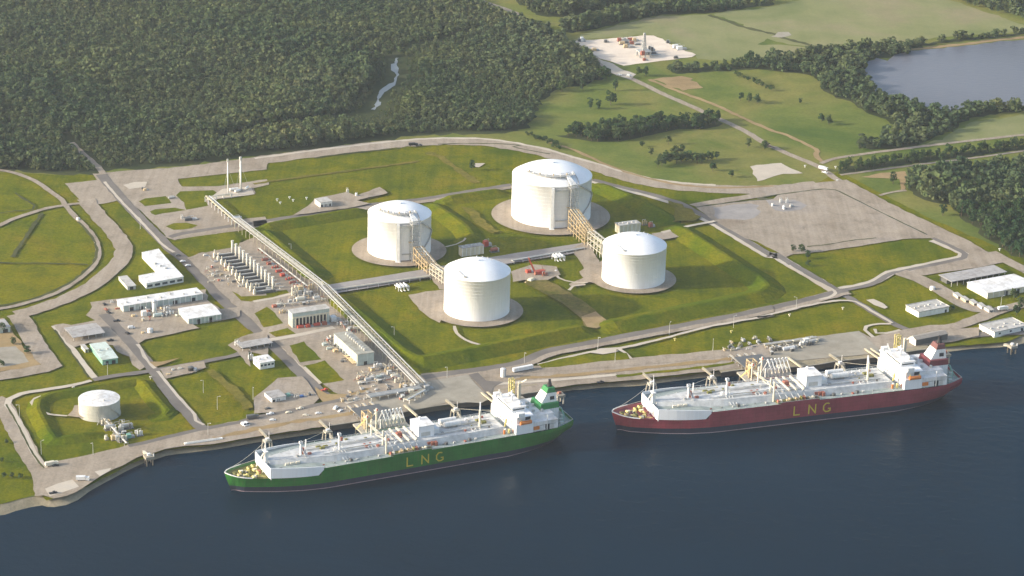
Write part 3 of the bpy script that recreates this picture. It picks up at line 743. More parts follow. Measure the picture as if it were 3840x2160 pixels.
sheet('quay_lawn', 'lawn_grass', 'L2', [(305, 960), (500, 910), (800, 860), (930, 870), (1070, 845), (1160, 850), (1190, 910), (900, 930), (500, 985), (340, 992)], jitter=.4)
ribbon('quay_verge', 'bare_dirt', 5, 'L2', [(0, 1100), (500, 1070), (1050, 1020), (1600, 965), (2240, 900)], rough=.7)
ribbon('quay_slab', 'gravel_pale', 4.5, 'L2', [(-100, 1150), (200, 1130), (700, 1092), (1062, 1060)], rough=.3)
ribbon('quay_verge', 'lawn_grass', 4.0, 'L2', [(1062, 1078), (1300, 1050), (1700, 1010), (2200, 945)], rough=.7)
sheet('gravel_patch', 'gravel', 'L1', [(2170, 1060), (2250, 1020), (2576, 960), (2576, 1090), (2400, 1120), (2240, 1110)])
sheet('jetty_yard', 'concrete', 'L1', [(1090, 1290), (1250, 1230), (1460, 1160), (1640, 1130), (2070, 1060), (2130, 1130), (2290, 1290), (2200, 1335), (1900, 1320), (1620, 1385), (1480, 1400), (1180, 1400)], jitter=.2)
sheet('quay_slab', 'gravel_pale', 'L1', [(870, 1320), (1020, 1280), (1050, 1300), (900, 1345)], jitter=.2)
sheet('asphalt_patch', 'asphalt', 'L1', [(2080, 1060), (2170, 1040), (2250, 1120), (2420, 1130), (2320, 1180), (2290, 1280), (2200, 1180)], jitter=.2)  # asphalt strip along the right edge of the concrete yard
sheet('jetty_yard', 'concrete', 'L3', [(0, 780), (300, 735), (600, 690), (980, 638), (1060, 710), (1150, 795), (1220, 850), (1000, 870), (760, 890), (370, 925), (130, 950)], jitter=.2)
sheet('jetty_yard', 'gravel', 'L2', [(2230, 830), (2330, 790), (2576, 760)], 'L3', [(160, 790), (120, 900)], 'L2', [(2576, 930), (2330, 950), (2280, 900)], jitter=.2)

# ------------------------------------------------------------------ inside the tank basins
ribbon('pipe_alley', 'pipe_alley', 20, 'P', [(805, 736), (960, 711), (1120, 684), (1275, 656), (1480, 624)], rough=.2)
sheet('alley_spur', 'gravel', 'P', [(1075, 690), (1112, 678), (1140, 730), (1105, 732)])
sheet('alley_spur', 'gravel', 'P', [(1440, 630), (1480, 610), (1520, 690), (1478, 700)])
sheet('tank_pad', 'gravel', 'L1', [(1495, 290), (1840, 236), (1900, 400), (1800, 560), (1700, 510), (1600, 430)])
sheet('tank_pad', 'gravel', 'M2', [(770, 1200), (930, 1140), (1100, 1200), (1000, 1400), (800, 1350), (620, 1390), (600, 1370), (740, 1310), (700, 1250)])
sheet('tank_pad', 'gravel', 'M2', [(1400, 880), (1640, 848), (1695, 905), (1570, 930), (1450, 960)])
ribbon('foot_path', 'gravel_pale', 4, 'M2', [(1500, 870), (1700, 820), (1850, 790), (2010, 760)], rough=.3)
ribbon('foot_path', 'gravel_pale', 2.2, 'M2', [(460, 1230), (500, 1310), (640, 1350), (780, 1355)], rough=.2)
ribbon('foot_path', 'gravel_pale', 2.0, 'M1', [(1860, 1010), (1960, 985), (2030, 950), (2060, 910)], rough=.2)
ribbon('foot_path', 'gravel_pale', 2.6, 'L1', [(1940, 590), (1965, 660), (2050, 725), (2200, 775), (2380, 785)], rough=.2)
ribbon('foot_path', 'gravel_pale', 2.6, 'L2', [(600, 245), (640, 205), (760, 190)], rough=.2)
sheet('dirt_patch', 'worn_turf', 'L2', [(170, 120), (300, 110), (430, 170), (620, 270), (850, 430), (985, 565), (870, 615), (770, 605), (710, 510), (500, 350), (300, 240), (190, 190)], jitter=.8)
sheet('gravel_patch', 'gravel', 'M2', [(40, 1250), (250, 1180), (480, 1200), (520, 1280), (400, 1330), (180, 1330), (60, 1350)], jitter=.6)
sheet('gravel_patch', 'gravel', 'M1', [(380, 705), (520, 620), (590, 545), (900, 480), (1000, 515), (1220, 432), (1300, 490), (1000, 560), (1130, 590), (900, 640)], jitter=.5)
ribbon('foot_path', 'gravel_pale', 2.6, 'B0', [(650, 430), (480, 415), (360, 360), (310, 300), (340, 260), (400, 240)], rough=.2)
sheet('tank_pad', 'gravel', 'B0', [(650, 430), (720, 330), (800, 320), (1000, 420), (1010, 470), (840, 455)])
ribbon('worn_grass', 'dry_grass', 7, 'L0', [(2020, 1020), (2180, 1150), (2330, 1290)], 'B0', [(2400, 360)], rough=1)

sheet('dirt_patch', 'bare_dirt', 'L2', [(720, 500), (860, 450), (985, 565), (870, 612), (775, 600)], jitter=.8)
sheet('worn_grass', 'dry_grass', 'M2', [(1560, 560), (1700, 600), (1880, 720), (1800, 760), (1600, 770), (1620, 680)], jitter=1)
sheet('worn_grass', 'dry_grass', 'M1', [(2000, 620), (2120, 640), (2250, 780), (2380, 860), (2300, 880), (2150, 790)], jitter=1)
# ------------------------------------------------------------------ earth banks
berm('earth_bank', 6, 3, 17, 9, 'P', [(655, 584), (700, 622), (760, 674), (800, 708)])
berm('earth_bank', 6, 3, 16, 12, 'P', [(842, 748), (900, 798), (980, 866), (1022, 900), (1042, 911), (1064, 914), (1100, 909), (1160, 898), (1310, 868), (1430, 843), (1496, 830)])
berm('earth_bank', 4.8, 3, 15, 15, 'P', [(1500, 829), (1600, 811), (1740, 782), (1870, 755), (1915, 744), (1932, 731), (1915, 712), (1860, 676), (1790, 630), (1717, 585), (1685, 570)])
berm('earth_bank', 5, 4, 10, 14, 'P', [(1490, 462), (1530, 480), (1600, 510), (1660, 542), (1695, 566)])
berm('earth_bank', 5, 3, 7, 11, 'P', [(640, 582), (720, 566), (830, 548), (932, 532)])
berm('earth_bank', 5, 3, 7, 11, 'P', [(1095, 512), (1180, 498), (1280, 484)])
berm('earth_bank', 4, 3, 11, 14, 'P', [(1080, 512), (1110, 533), (1150, 560), (1180, 586), (1196, 612)])
berm('earth_bank', 3.2, 2.5, 8, 8, 'B0', [(1015, 583), (800, 620), (610, 652), (535, 662), (480, 590), (410, 460), (365, 360), (385, 280), (500, 225), (700, 188), (900, 158), (1150, 115), (1320, 84), (1390, 108), (1450, 190), (1555, 318), (1625, 388), (1590, 418), (1440, 448)])

# sheet-pile walls in front of the concrete yards
def quay_wall(label, *segs):
    path = smooth_path([G(p, WATER_Z) for p in pts(*segs)], 10)
    nn_ = offsets(path)
    mid = path[len(path) // 2]
    o = thing('quay_wall', label, 'wall', (mid.x, mid.y, 0))
    f = MB(); cp = MB(); dk = MB()
    for i in range(len(path) - 1):
        a, b = path[i] - nn_[i] * 1.2 - mid, path[i + 1] - nn_[i + 1] * 1.2 - mid
        f.add([(a.x, a.y, -4.2), (b.x, b.y, -4.2), (b.x, b.y, 1.0), (a.x, a.y, 1.0)], [(0, 1, 2, 3)])
        cp.bar((a.x, a.y, 1.2), (b.x, b.y, 1.2), 1.2, .5)
        a2, b2 = path[i] + nn_[i] * 13 - mid, path[i + 1] + nn_[i + 1] * 13 - mid
        dk.add([(a.x, a.y, 1.05), (b.x, b.y, 1.05), (b2.x, b2.y, 1.32), (a2.x, a2.y, 1.32)], [(0, 1, 2, 3)])
    f.build('wall_face', 'pile_dark', o); cp.build('coping', 'concrete', o); dk.build('apron', 'tidal_mud', o)
    return o
quay_wall('dark sheet-pile quay wall behind the green ship', 'SA', [(1385, 608), (1500, 590), (1720, 556)], 'SB', [(200, 540), (560, 482), (1080, 424), (1500, 350), (1690, 325)])
quay_wall('dark sheet-pile quay wall behind the red ship', 'RA', [(1420, 545), (1560, 525), (1730, 505)], 'RB', [(230, 470), (560, 415), (1080, 360), (1500, 287), (1700, 262)])
# ================================================================== trees
def crown_quads(seed, n, h, r, base=.18, nclump=9, size=(.9, 1.7), lean=0):
    """leaf clumps: many small tilted leaf sprays set over uneven lobes"""
    g = np.random.default_rng(seed)
    cs = []
    for k in range(nclump):
        z = h * (base + (1 - base) * (.12 + .76 * (k + g.uniform(0, .9)) / nclump))
        t = (z / h - base) / (1 - base)
        rad = r * (1 - abs(t - .42) ** 1.7 * 1.55) * g.uniform(.35, .85)
        a = g.uniform(0, 6.283)
        cs.append((max(rad, 0) * math.cos(a), max(rad, 0) * math.sin(a), z, r * g.uniform(.32, .55)))
    V = np.zeros((n, 4, 3))
    for i in range(n):
        c = cs[i % nclump]
        d = g.normal(size=3); d[2] = d[2] * .8 + .25; d /= np.linalg.norm(d)
        p = np.array(c[:3]) + d * c[3] * np.array([1, 1, .8]) * g.uniform(.75, 1.05)
        nrm = d + g.normal(size=3) * .38; nrm /= np.linalg.norm(nrm)
        u = np.cross(nrm, g.normal(size=3)); u /= np.linalg.norm(u); w = np.cross(nrm, u)
        s = g.uniform(*size) * r / 4.6
        s2 = s * g.uniform(.6, 1.0)
        V[i] = [p - u * s - w * s2 * .6, p + u * s * .7 - w * s2, p + u * s + w * s2 * .6, p - u * s * .6 + w * s2]
    return V

def pip(x, y, poly):
    inside = np.zeros(len(x), bool)
    n = len(poly)
    for i in range(n):
        x1, y1 = poly[i]; x2, y2 = poly[(i + 1) % n]
        c = ((y1 > y) != (y2 > y)) & (x < (x2 - x1) * (y - y1) / (y2 - y1 + 1e-12) + x1)
        inside ^= c
    return inside

def scatter(poly_px, sp, jit=.42):
    poly = [(G(p).x, G(p).y) for p in poly_px]
    xs = [p[0] for p in poly]; ys = [p[1] for p in poly]
    gx, gy = np.meshgrid(np.arange(min(xs), max(xs), sp), np.arange(min(ys), max(ys), sp))
    gx[::2] += sp / 2
    x = gx.ravel() + rng.uniform(-jit, jit, gx.size) * sp
    y = gy.ravel() + rng.uniform(-jit, jit, gx.size) * sp
    k = pip(x, y, poly)
    return np.stack([x[k], y[k]], 1)

def near_path(P, path_px, d):
    path = [G(p) for p in path_px]
    m = np.zeros(len(P), bool)
    for a, b in zip(path, path[1:]):
        ax, ay = a.x, a.y; dx, dy = b.x - a.x, b.y - a.y
        t = np.clip(((P[:, 0] - ax) * dx + (P[:, 1] - ay) * dy) / (dx * dx + dy * dy), 0, 1)
        m |= np.hypot(P[:, 0] - ax - t * dx, P[:, 1] - ay - t * dy) < d
    return m

VAR = [crown_quads(100 + k, 84, 1.0, .34 + .05 * (k % 3), .12, 8 + k % 4) for k in range(10)]
def wood(name, P, hgt=(9, 15), clump=None, squat=1.0, low=None):
    """a wood read as one mass"""
    n = len(P)
    hh = rng.uniform(hgt[0], hgt[1], n) * (1 + .18 * np.sin(P[:, 0] * .021 + 1.3 * np.sin(P[:, 1] * .017)))
    hh *= np.where(rng.uniform(0, 1, n) < .06, 1.3, 1.0) * np.where(rng.uniform(0, 1, n) < .2, .72, 1.0)
    if low is not None: hh *= low
    which = rng.integers(0, len(VAR), n)
    ang = rng.uniform(0, 6.283, n)
    wd = rng.uniform(.85, 1.25, n) * squat
    # the kinds of tree grow in drifts
    drift = .5 + .22 * np.sin(P[:, 0] * .013 + 2 * np.sin(P[:, 1] * .009)) + .16 * np.sin(P[:, 1] * .031 + P[:, 0] * .027)
    tint = np.clip(drift + rng.normal(0, .16, n), 0, 1)
    Vs = []; T = []
    for k in range(len(VAR)):
        i = np.where(which == k)[0]
        if not len(i): continue
        b = VAR[k].reshape(-1, 3)
        c, s = np.cos(ang[i])[:, None], np.sin(ang[i])[:, None]
        x = (b[None, :, 0] * c - b[None, :, 1] * s) * (hh[i] * wd[i])[:, None] + P[i, 0][:, None]
        y = (b[None, :, 0] * s + b[None, :, 1] * c) * (hh[i] * wd[i])[:, None] + P[i, 1][:, None]
        z = b[None, :, 2] * hh[i][:, None]
        Vs.append(np.stack([x, y, z], -1).reshape(-1, 3))
        T.append(np.repeat(tint[i], len(b) // 4))
    V = np.concatenate(Vs).astype(np.float32); T = np.concatenate(T).astype(np.float32)
    nf = len(V) // 4
    me = bpy.data.meshes.new(name)
    me.vertices.add(len(V)); me.vertices.foreach_set('co', V.ravel())
    me.loops.add(len(V)); me.loops.foreach_set('vertex_index', np.arange(len(V), dtype=np.int32))
    me.polygons.add(nf); me.polygons.foreach_set('loop_start', np.arange(0, len(V), 4, dtype=np.int32))
    me.update(calc_edges=True)
    at = me.attributes.new('tint', 'FLOAT', 'FACE'); at.data.foreach_set('value', T)
    me.materials.append(MATS['leaves_mass'])
    o = bpy.data.objects.new(name, me); COL.objects.link(o)
    o['kind'] = 'stuff'
    return o

MAIN_CUT = pts('M0', [(640, -80), (690, -10), (840, 130), (960, 240), (1010, 330)])
ROAD_CUT = pts('T1', [(1900, -60), (2160, 0), (2350, 60), (2560, 140)], 'T2', [(130, 190), (430, 345), (600, 405), (860, 560)])
CANAL2 = pts('T1', [(1150, 1060), (900, 1120), (500, 1180), (150, 1240), (-300, 1330)])
FOREST = pts('P', [(-200, 424), (60, 426), (150, 432), (232, 433), (262, 423), (480, 407), (640, 387), (840, 361), (1000, 341), (1130, 331), (1268, 330), (1330, 316), (1334, 300),
      (1365, 250), (1392, 226), (1476, 211), (1514, 196), (1494, 168), (1474, 143), (1424, 105), (1376, 90), (1296, 55), (1226, 20), (1186, -5), (1150, -60), (-300, -60)])
P = scatter(FOREST, 5.6)
P = P[~near_path(P, MAIN_CUT, 6)]
P = P[~near_path(P, CREEK, 11)]
P = P[~near_path(P, CANAL, 7)]
P = P[~near_path(P, CANAL2, 5)]
P = P[rng.uniform(0, 1, len(P)) > .09]
# low scrub on the near bank of the creek, thin places elsewhere
low = np.where(near_path(P + np.array([0, 22.0]), CREEK, 26), .42, 1.0) * np.where(near_path(P + np.array([0, 10.0]), CANAL2, 12), .7, 1.0)
low *= np.clip(1.0 + .28 * np.sin(P[:, 0] * .017 + 2.1 * np.sin(P[:, 1] * .012)) * np.sin(P[:, 1] * .019 + 1.4 * np.sin(P[:, 0] * .011)), .7, 1.25)
wood('forest', P, (7, 11), low=low)
P = scatter(pts('T2', [(60, -160), (100, 20), (250, 120), (400, 165), (600, 160), (800, 110), (1000, 70), (1300, 10), (1450, -160)]), 8.5)
Q = scatter(FL_BELT, 8)
S = scatter(NE_WOOD, 11)
P = np.concatenate([P, Q, S])
wood('far_wood', P)
P = scatter(LAKE_BELT, 7.4)
P = P[rng.uniform(0, 1, len(P)) > .1]
wood('lakeside_wood', P, (6, 12), squat=1.15)

# -------- single trees: each with its trunk and its crown
TREE_H = 12.0
TREES = []
def tree_proto(k):
    """trunk with a few limbs, crown of leaf sprays"""
    h = TREE_H
    kind = k % 4
    r = (3.9, 4.6, 3.3, 4.2)[kind]
    V = crown_quads(500 + k, 230, h, r, (.2, .16, .14, .28)[kind], 11 + k % 4, (.55, 1.15))
    me = bpy.data.meshes.new('crown')
    me.from_pydata([tuple(p) for p in V.reshape(-1, 3)], [], [tuple(range(4 * i, 4 * i + 4)) for i in range(len(V))])
    me.materials.append(MATS['leaves'])
    g = random.Random(k)
    mb = MB()
    mb.tube([(0, 0, -.3), (g.uniform(-.1, .1), g.uniform(-.1, .1), h * .35), (g.uniform(-.3, .3), g.uniform(-.3, .3), h * .8)], .34, 7, .08)
    for j in range(5):
        a = j * 1.26 + g.uniform(-.4, .4); z = h * g.uniform(.25, .55)
        mb.tube([(0, 0, z), (math.cos(a) * r * .35, math.sin(a) * r * .35, z + h * .12), (math.cos(a) * r * .7, math.sin(a) * r * .7, z + h * .2)], .14, 5, .04)
    tr = bpy.data.meshes.new('trunk')
    tr.from_pydata(mb.v, [], mb.f); tr.materials.append(MATS['bark'])
    return me, tr
PROTOS = [tree_proto(k) for k in range(8)]
def tree(x, y, label, h=12, group=None, name='tree', cat='tree', wide=1.0, k=None):
    k = random.randrange(8) if k is None else k
    cm, tm = PROTOS[k]
    t = thing(name, label, cat, (x, y, 0), random.uniform(0, 6.28), group)
    s = h / TREE_H
    t.scale = (s * wide, s * wide, s)
    for nm, me in (('crown', cm), ('trunk', tm)):
        o = bpy.data.objects.new(nm, me); COL.objects.link(o); o.parent = t
    TREES.append(t)
    return t
def tree_at(tag_, x, y, label, h=12, **kw):
    q = W(tag_, x, y)
    return tree(q.x, q.y, label, h, **kw)

P = scatter(MID_GROVE, 7.2)
for q in P:
    tree(q[0], q[1], 'dark green tree in the dense grove along the meadow behind the ring road', random.uniform(9, 14.5), 'trees of the meadow grove')
P = scatter(ROAD_BELT, 7.6)
P = P[np.argsort(P[:, 1])]
ROADB = P
for q in P[:60]:
    tree(q[0], q[1], 'bushy tree in the long narrow shelter belt above the right-hand road', random.uniform(7, 11), 'trees of the shelter belt')
P = scatter(EAST_GROVE, 7.4)
P = P[np.argsort(P[:, 1])]
n_ind = 125
for q in P[:n_ind]:
    tree(q[0], q[1], 'tall dark tree in the thick wood at the right edge beside the gravel road', random.uniform(10, 16), 'trees of the right-edge wood')
wood('dark_wood', np.concatenate([P[n_ind:], ROADB[60:]]), (9, 15))

SINGLES = [
 ('T2', 530, 885, 12, 'tall tree at the left end of the meadow in front of the dark forest'),
 ('T2', 735, 870, 10, 'tree standing alone in the meadow, second from the forest edge'),
 ('T2', 1050, 875, 13, 'rounded tree in the meadow just left of the country road'),
 ('T2', 1005, 1015, 15, 'tallest tree in the middle of the meadow, narrow and upright'),
 ('T2', 805, 1050, 12, 'left tree of the close pair in the meadow'),
 ('T2', 885, 1055, 11, 'right tree of the close pair in the meadow'),
 ('T2', 790, 800, 9, 'tree by the hut at the forest corner near the road fork'),
 ('T2', 890, 770, 13, 'broad tree left of the road fork below the sandy pad'),
 ('T2', 960, 765, 14, 'tree at the road fork nearest the country road'),
 ('T2', 1270, 730, 11, 'left tree of the clump between the sandy pad and the road'),
 ('T2', 1340, 740, 12, 'right tree of the clump between the sandy pad and the road'),
 ('T2', 2260, 975, 9, 'left bush of the three in the upper hay field'),
 ('T2', 2340, 990, 11, 'middle bush of the three in the upper hay field'),
 ('T2', 2420, 1000, 10, 'right bush of the three in the upper hay field'),
 ('T2', 2340, 625, 16, 'tall tree sticking up above the tree line left of the lake'),
 ('T2', 1560, 1395, 10, 'round tree by itself in the grass below the meadow grove'),
 ('T2', 1310, 1420, 6, 'low shrub in the grass below the meadow grove'),
 ('T2', 2330, 1425, 10, 'tree beside the country road at the fence bend'),
 ('T2', 2495, 1435, 8, 'small tree on the verge right of the country road bend'),
 ('T3', 415, 1000, 6, 'small shrub alone in the hay field below the lake'),
 ('T3', 620, 1180, 9, 'left half of the green bush pair below the lake'),
 ('T3', 690, 1205, 10, 'right half of the green bush pair below the lake'),
 ('M1', 2115, 255, 11, 'lone tree on the lawn behind the largest tank, by a pale patch'),
 ('M2', 1390, 110, 8, 'low spreading tree left of the small grove by the ring road'),
 ('M2', 1990, 260, 9, 'small tree in the grass right of the small grove'),
 ('M2', 2170, 320, 7, 'shrub on the fence line left of the pale sand patch'),
 ('M3', 65, 55, 9, 'tree next to the country road above the sand patch'),
 ('M3', 1310, 385, 13, 'bushy tree on the bare dirt patch left of the right-edge wood'),
 ('M3', 1790, 690, 12, 'single dark tree on the grass strip in front of the right-edge wood'),
 ('M3', 345, 1040, 7, 'thin brown tree at the front corner of the big gravel yard'),
 ('M3', 430, 1050, 8, 'taller thin tree at the front corner of the big gravel yard'),
 ('M3', 485, 1110, 8, 'dark tree on the lawn just below the gravel yard corner'),
 ('M3', 490, 1180, 6, 'low shrub below the gravel yard corner beside the straight road'),
 ('L0', 30, 640, 9, 'dark tree in the scrap yard at the left edge'),
 ('L0', 130, 760, 7, 'dark shrub in the scrap yard near the pale patch'),
 ('L0', 260, 850, 7, 'shrub at the fence of the scrap yard beside the wide road'),
 ('L0', 20, 960, 5, 'low shrub at the bottom of the scrap yard'),
 ('L3', 1880, 420, 5, 'small tree right of the flat-roofed white building on the lawn'),
 ('L3', 2480, 330, 11, 'dark tree at the right edge below the white-roofed shed'),
 ('L3', 2540, 420, 12, 'larger dark tree at the right edge above the long white building'),
 ('L3', 2500, 470, 9, 'lowest of the dark trees at the right edge above the white building'),
 ('B0', 40, 1010, 4, 'leftmost dark bush of the row in the rough ground by the shore'),
 ('B0', 110, 1010, 4, 'middle dark bush of the row in the rough ground by the shore'),
 ('B0', 200, 1015, 4, 'rightmost dark bush of the row in the rough ground by the shore'),
 ('B0', 60, 680, 4, 'brown bush in the rough ground left of the gravel road'),
 ('B0', 20, 860, 4, 'brown bush at the left edge of the rough ground'),
]
for tg, x, y, h, lb in SINGLES:
    tree_at(tg, x, y, lb, h, name='bush' if ('bush' in lb or 'shrub' in lb) and 'bushy' not in lb else 'tree', cat='bush' if ('bush' in lb or 'shrub' in lb) and 'bushy' not in lb else 'tree', wide=1.25 if h < 9 else 1.0)
for (x, y) in [(1460, 225), (1500, 200), (1540, 190), (1590, 175), (1640, 180), (1690, 165), (1740, 170), (1790, 175), (1840, 180), (1890, 170), (1940, 165), (1985, 150), (2030, 140), (1620, 120), (1680, 110)]:
    tree_at('M2', x, y + random.uniform(-8, 12), 'dark tree in the small grove between the ring road and the meadow', random.uniform(8, 12.5), group='trees of the small grove')
# hedges
for k in range(9):
    t = k / 8
    tree_at('T2', 2210 + 350 * t + random.uniform(-8, 8), 725 + 150 * t, 'bush in the short hedge across the upper hay field', random.uniform(4, 6.5), group='hedge bushes', name='bush', cat='bush', wide=1.4)
for k in range(16):
    t = k / 15
    tree_at('T2', 190 + 330 * t + random.uniform(-10, 10), 1300 + 130 * t + random.uniform(-10, 20), 'scrubby bush along the outer fence behind the ring road', random.uniform(3.5, 6), group='fence bushes', name='bush', cat='bush', wide=1.3)
# ================================================================== helpers for placed things
def PRJ(v):
    d = Vector(v) - CAM
    w_ = d.dot(_fw)
    return 1920 + FPX * d.dot(_rt) / w_, 1080 - FPX * d.dot(_up) / w_
def hgt(base, tag_, y):
    """height whose top shows at the row y of a crop, over the given foot"""
    ty = CR[tag_](0, y)[1]
    lo, hi = 0.0, 120.0
    for _ in range(40):
        m = (lo + hi) / 2
        if PRJ((base.x, base.y, base.z + m))[1] > ty: lo = m
        else: hi = m
    return lo
TB = R(26.5)                    # bearing of the quay: local x runs along it, local y away from the water
def rect_from(ps):
    """regular rectangle through four surveyed roof corners: centre, bearing, length, depth"""
    c = sum((Vector((p.x, p.y, 0)) for p in ps), Vector()) / 4
    e = [ps[(i + 1) % 4] - ps[i] for i in range(4)]
    a = e[0] - e[2]; b = e[1] - e[3]
    la = (e[0].length + e[2].length) / 2; lb = (e[1].length + e[3].length) / 2
    # bearing from the edges, kept near the plan's two directions
    th = math.atan2(a.y, a.x); tb = math.atan2(b.y, b.x) + math.pi / 2
    def norm(t):
        while t > TB + math.pi / 4: t -= math.pi / 2
        while t < TB - math.pi / 4: t += math.pi / 2
        return t
    t1, t2 = norm(th), norm(tb)
    t = (t1 * la + t2 * lb) / (la + lb)
    t = .5 * t + .5 * TB
    # which edge pair lies along local x
    ax = abs(math.cos(th - t)) > .7
    L, D = (la, lb) if ax else (lb, la)
    return c, t, L, D
def put(mb, name, mat, parent, **k):
    return mb.build(name, mat, parent, **k)

def building(name, label, tag_, roof, h, wall='white_paint', roofm='white_roof', cat='building', win=0, doors=(), gable=0.0, over=.4,
             open_front=False, endwin=0, vents=0, z0=0.0, group=None, win_h=None, pil=0, pilm='white_paint', parapet=0, band=None):
    ps = [G(CR[tag_](*q), h) for q in roof]
    c, t, L, D = rect_from(ps)
    o = thing(name, label, cat, (c.x, c.y, z0), t, group)
    hw = h - .35
    x, y = L / 2, D / 2
    if open_front:
        # posts, back wall, low rail
        wb = MB().bx(-x + .3, x - .3, y - .5, y - .25, 0, hw)
        wb.bx(x - .6, x - .35, -y * .2, y - .5, 0, hw)
        put(wb, 'wall', wall, o)
        n = max(3, int(L / 6))
        for k in range(n + 1):
            px = -x + .5 + (L - 1) * k / n
            put(MB().bx(px - .2, px + .2, -y + .3, -y + .7, 0, hw), 'post', 'pale_steel', o)
        put(MB().bx(-x + 1, x - 1.2, -y * .1, y - .55, .05, hw * .72), 'stored_goods', 'dark_steel', o)
    else:
        if gable:
            wb = MB()
            wb.add([(-x, -y, 0), (x, -y, 0), (x, y, 0), (-x, y, 0), (-x, -y, hw), (x, -y, hw), (x, y, hw), (-x, y, hw), (-x, 0, hw + gable), (x, 0, hw + gable)],
                   [(0, 1, 5, 4), (1, 2, 6, 9, 5), (2, 3, 7, 6), (3, 0, 4, 8, 7)])
            put(wb, 'wall', wall, o)
        else:
            put(MB().bx(-x, x, -y, y, 0, hw), 'wall', wall, o)
    if gable:
        rb = MB()
        for s in (-1, 1):
            a = [(-x - over, s * (y + over), hw - gable * over / y + .05), (x + over, s * (y + over), hw - gable * over / y + .05), (x + over, 0, hw + gable + .05), (-x - over, 0, hw + gable + .05)]
            b = [(p[0], p[1], p[2] + .28) for p in a]
            rb.add(a + b, [(0, 1, 2, 3)[::s], (4, 5, 6, 7)[::-s], (0, 4, 5, 1)[::s], (1, 5, 6, 2)[::s], (2, 6, 7, 3)[::s], (3, 7, 4, 0)[::s]])
    else:
        rb = MB().bx(-x - over, x + over, -y - over, y + over, hw + .003, h)
        if parapet:
            for (a, b, c_, d) in ((-x - over, x + over, -y - over, -y - over + .3), (-x - over, x + over, y + over - .3, y + over), (-x - over, -x - over + .3, -y - over + .3, y + over - .3), (x + over - .3, x + over, -y - over + .3, y + over - .3)):
                rb.bx(a, b, c_, d, h, h + parapet)
    r_ = put(rb, 'roof', roofm, o)
    g = random.Random(hash(label) & 0xffff if False else len(label) * 131 + int(L * 10))
    for k in range(vents):
        vx = -x + L * (k + .5) / vents + g.uniform(-.5, .5); vy = g.uniform(-.5, .3) * y if vents > 3 else 0
        if gable: vy = 0
        zt = h if not gable else hw + gable + .2
        put(MB().bx(vx - .7, vx + .7, vy - .6, vy + .6, zt, zt + 1.0), 'roof_vent', 'pale_steel', r_)
    wh = win_h or min(1.5, hw * .4)
    if win:
        for k in range(win):
            wx = -x + L * (k + .5) / win
            put(MB().bx(wx - min(1.0, L / win * .33), wx + min(1.0, L / win * .33), -y - .05, -y + .02, hw * .45, hw * .45 + wh), 'window', 'window_glass', o)
    for k in range(endwin):
        wy = -y + D * (k + .5) / endwin
        put(MB().bx(-x - .05, -x + .02, wy - .7, wy + .7, hw * .45, hw * .45 + wh), 'window', 'window_glass', o)
    for dx, dw, dh in doors:
        put(MB().bx(dx * x - dw / 2, dx * x + dw / 2, -y - .06, -y + .02, .02, min(dh, hw - .3)), 'door', 'dark_opening', o)
    for k in range(pil):
        px = -x + .35 + (L - .7) * k / (pil - 1)
        put(MB().bx(px - .3, px + .3, -y - .28, -y + .02, 0, hw - .02), 'pilaster', pilm, o)
    if band:
        put(MB().bx(-x + .4, x - .4, -y - .045, -y + .01, hw * band[0], hw * band[1]), 'wall_panel', band[2], o)
    return o, L, D

# ================================================================== buildings
# L-shaped office
rp = [(1340, 1268), (1412, 1345), (1772, 1278), (1600, 1095), (1532, 1012), (1370, 1048), (1545, 1228)]
ps = [G(CR['M0'](*q), 5.2) for q in rp]
c = sum((p for p in ps), Vector()) / len(ps)
o = thing('office_building', 'white flat-roofed L-shaped office beside the main road, north of the long shed', 'building', (c.x, c.y, 0))
loc = [(p.x - c.x, p.y - c.y) for p in ps]
def grow(poly, d):
    cx = sum(p[0] for p in poly) / len(poly); cy = sum(p[1] for p in poly) / len(poly)
    return [(p[0] + (p[0] - cx) * d / max(1, math.hypot(p[0] - cx, p[1] - cy)), p[1] + (p[1] - cy) * d / max(1, math.hypot(p[0] - cx, p[1] - cy))) for p in poly]
put(MB().prism(loc, 0, 4.75), 'wall', 'white_paint', o)
rf = put(MB().prism(grow(loc, .5), 4.76, 5.2), 'roof', 'white_roof', o)
for k in range(5):
    t = (k + .5) / 5
    px = loc[1][0] * (1 - t) + loc[2][0] * t; py = loc[1][1] * (1 - t) + loc[2][1] * t
    a = math.atan2(loc[2][1] - loc[1][1], loc[2][0] - loc[1][0])
    put(MB().box((px, py, 2.3), (4.6, .12, 2.0), a), 'window', 'window_glass', o)
for k in range(3):
    t = .25 + .22 * k
    px = loc[3][0] * .5 + loc[6][0] * .5 - 6 + 5 * k; py = (loc[3][1] + loc[6][1]) / 2 - 5 * k
    put(MB().box((px, py, 5.75), (2.2, 1.8, 1.1), .46), 'roof_vent', 'pale_steel', rf)

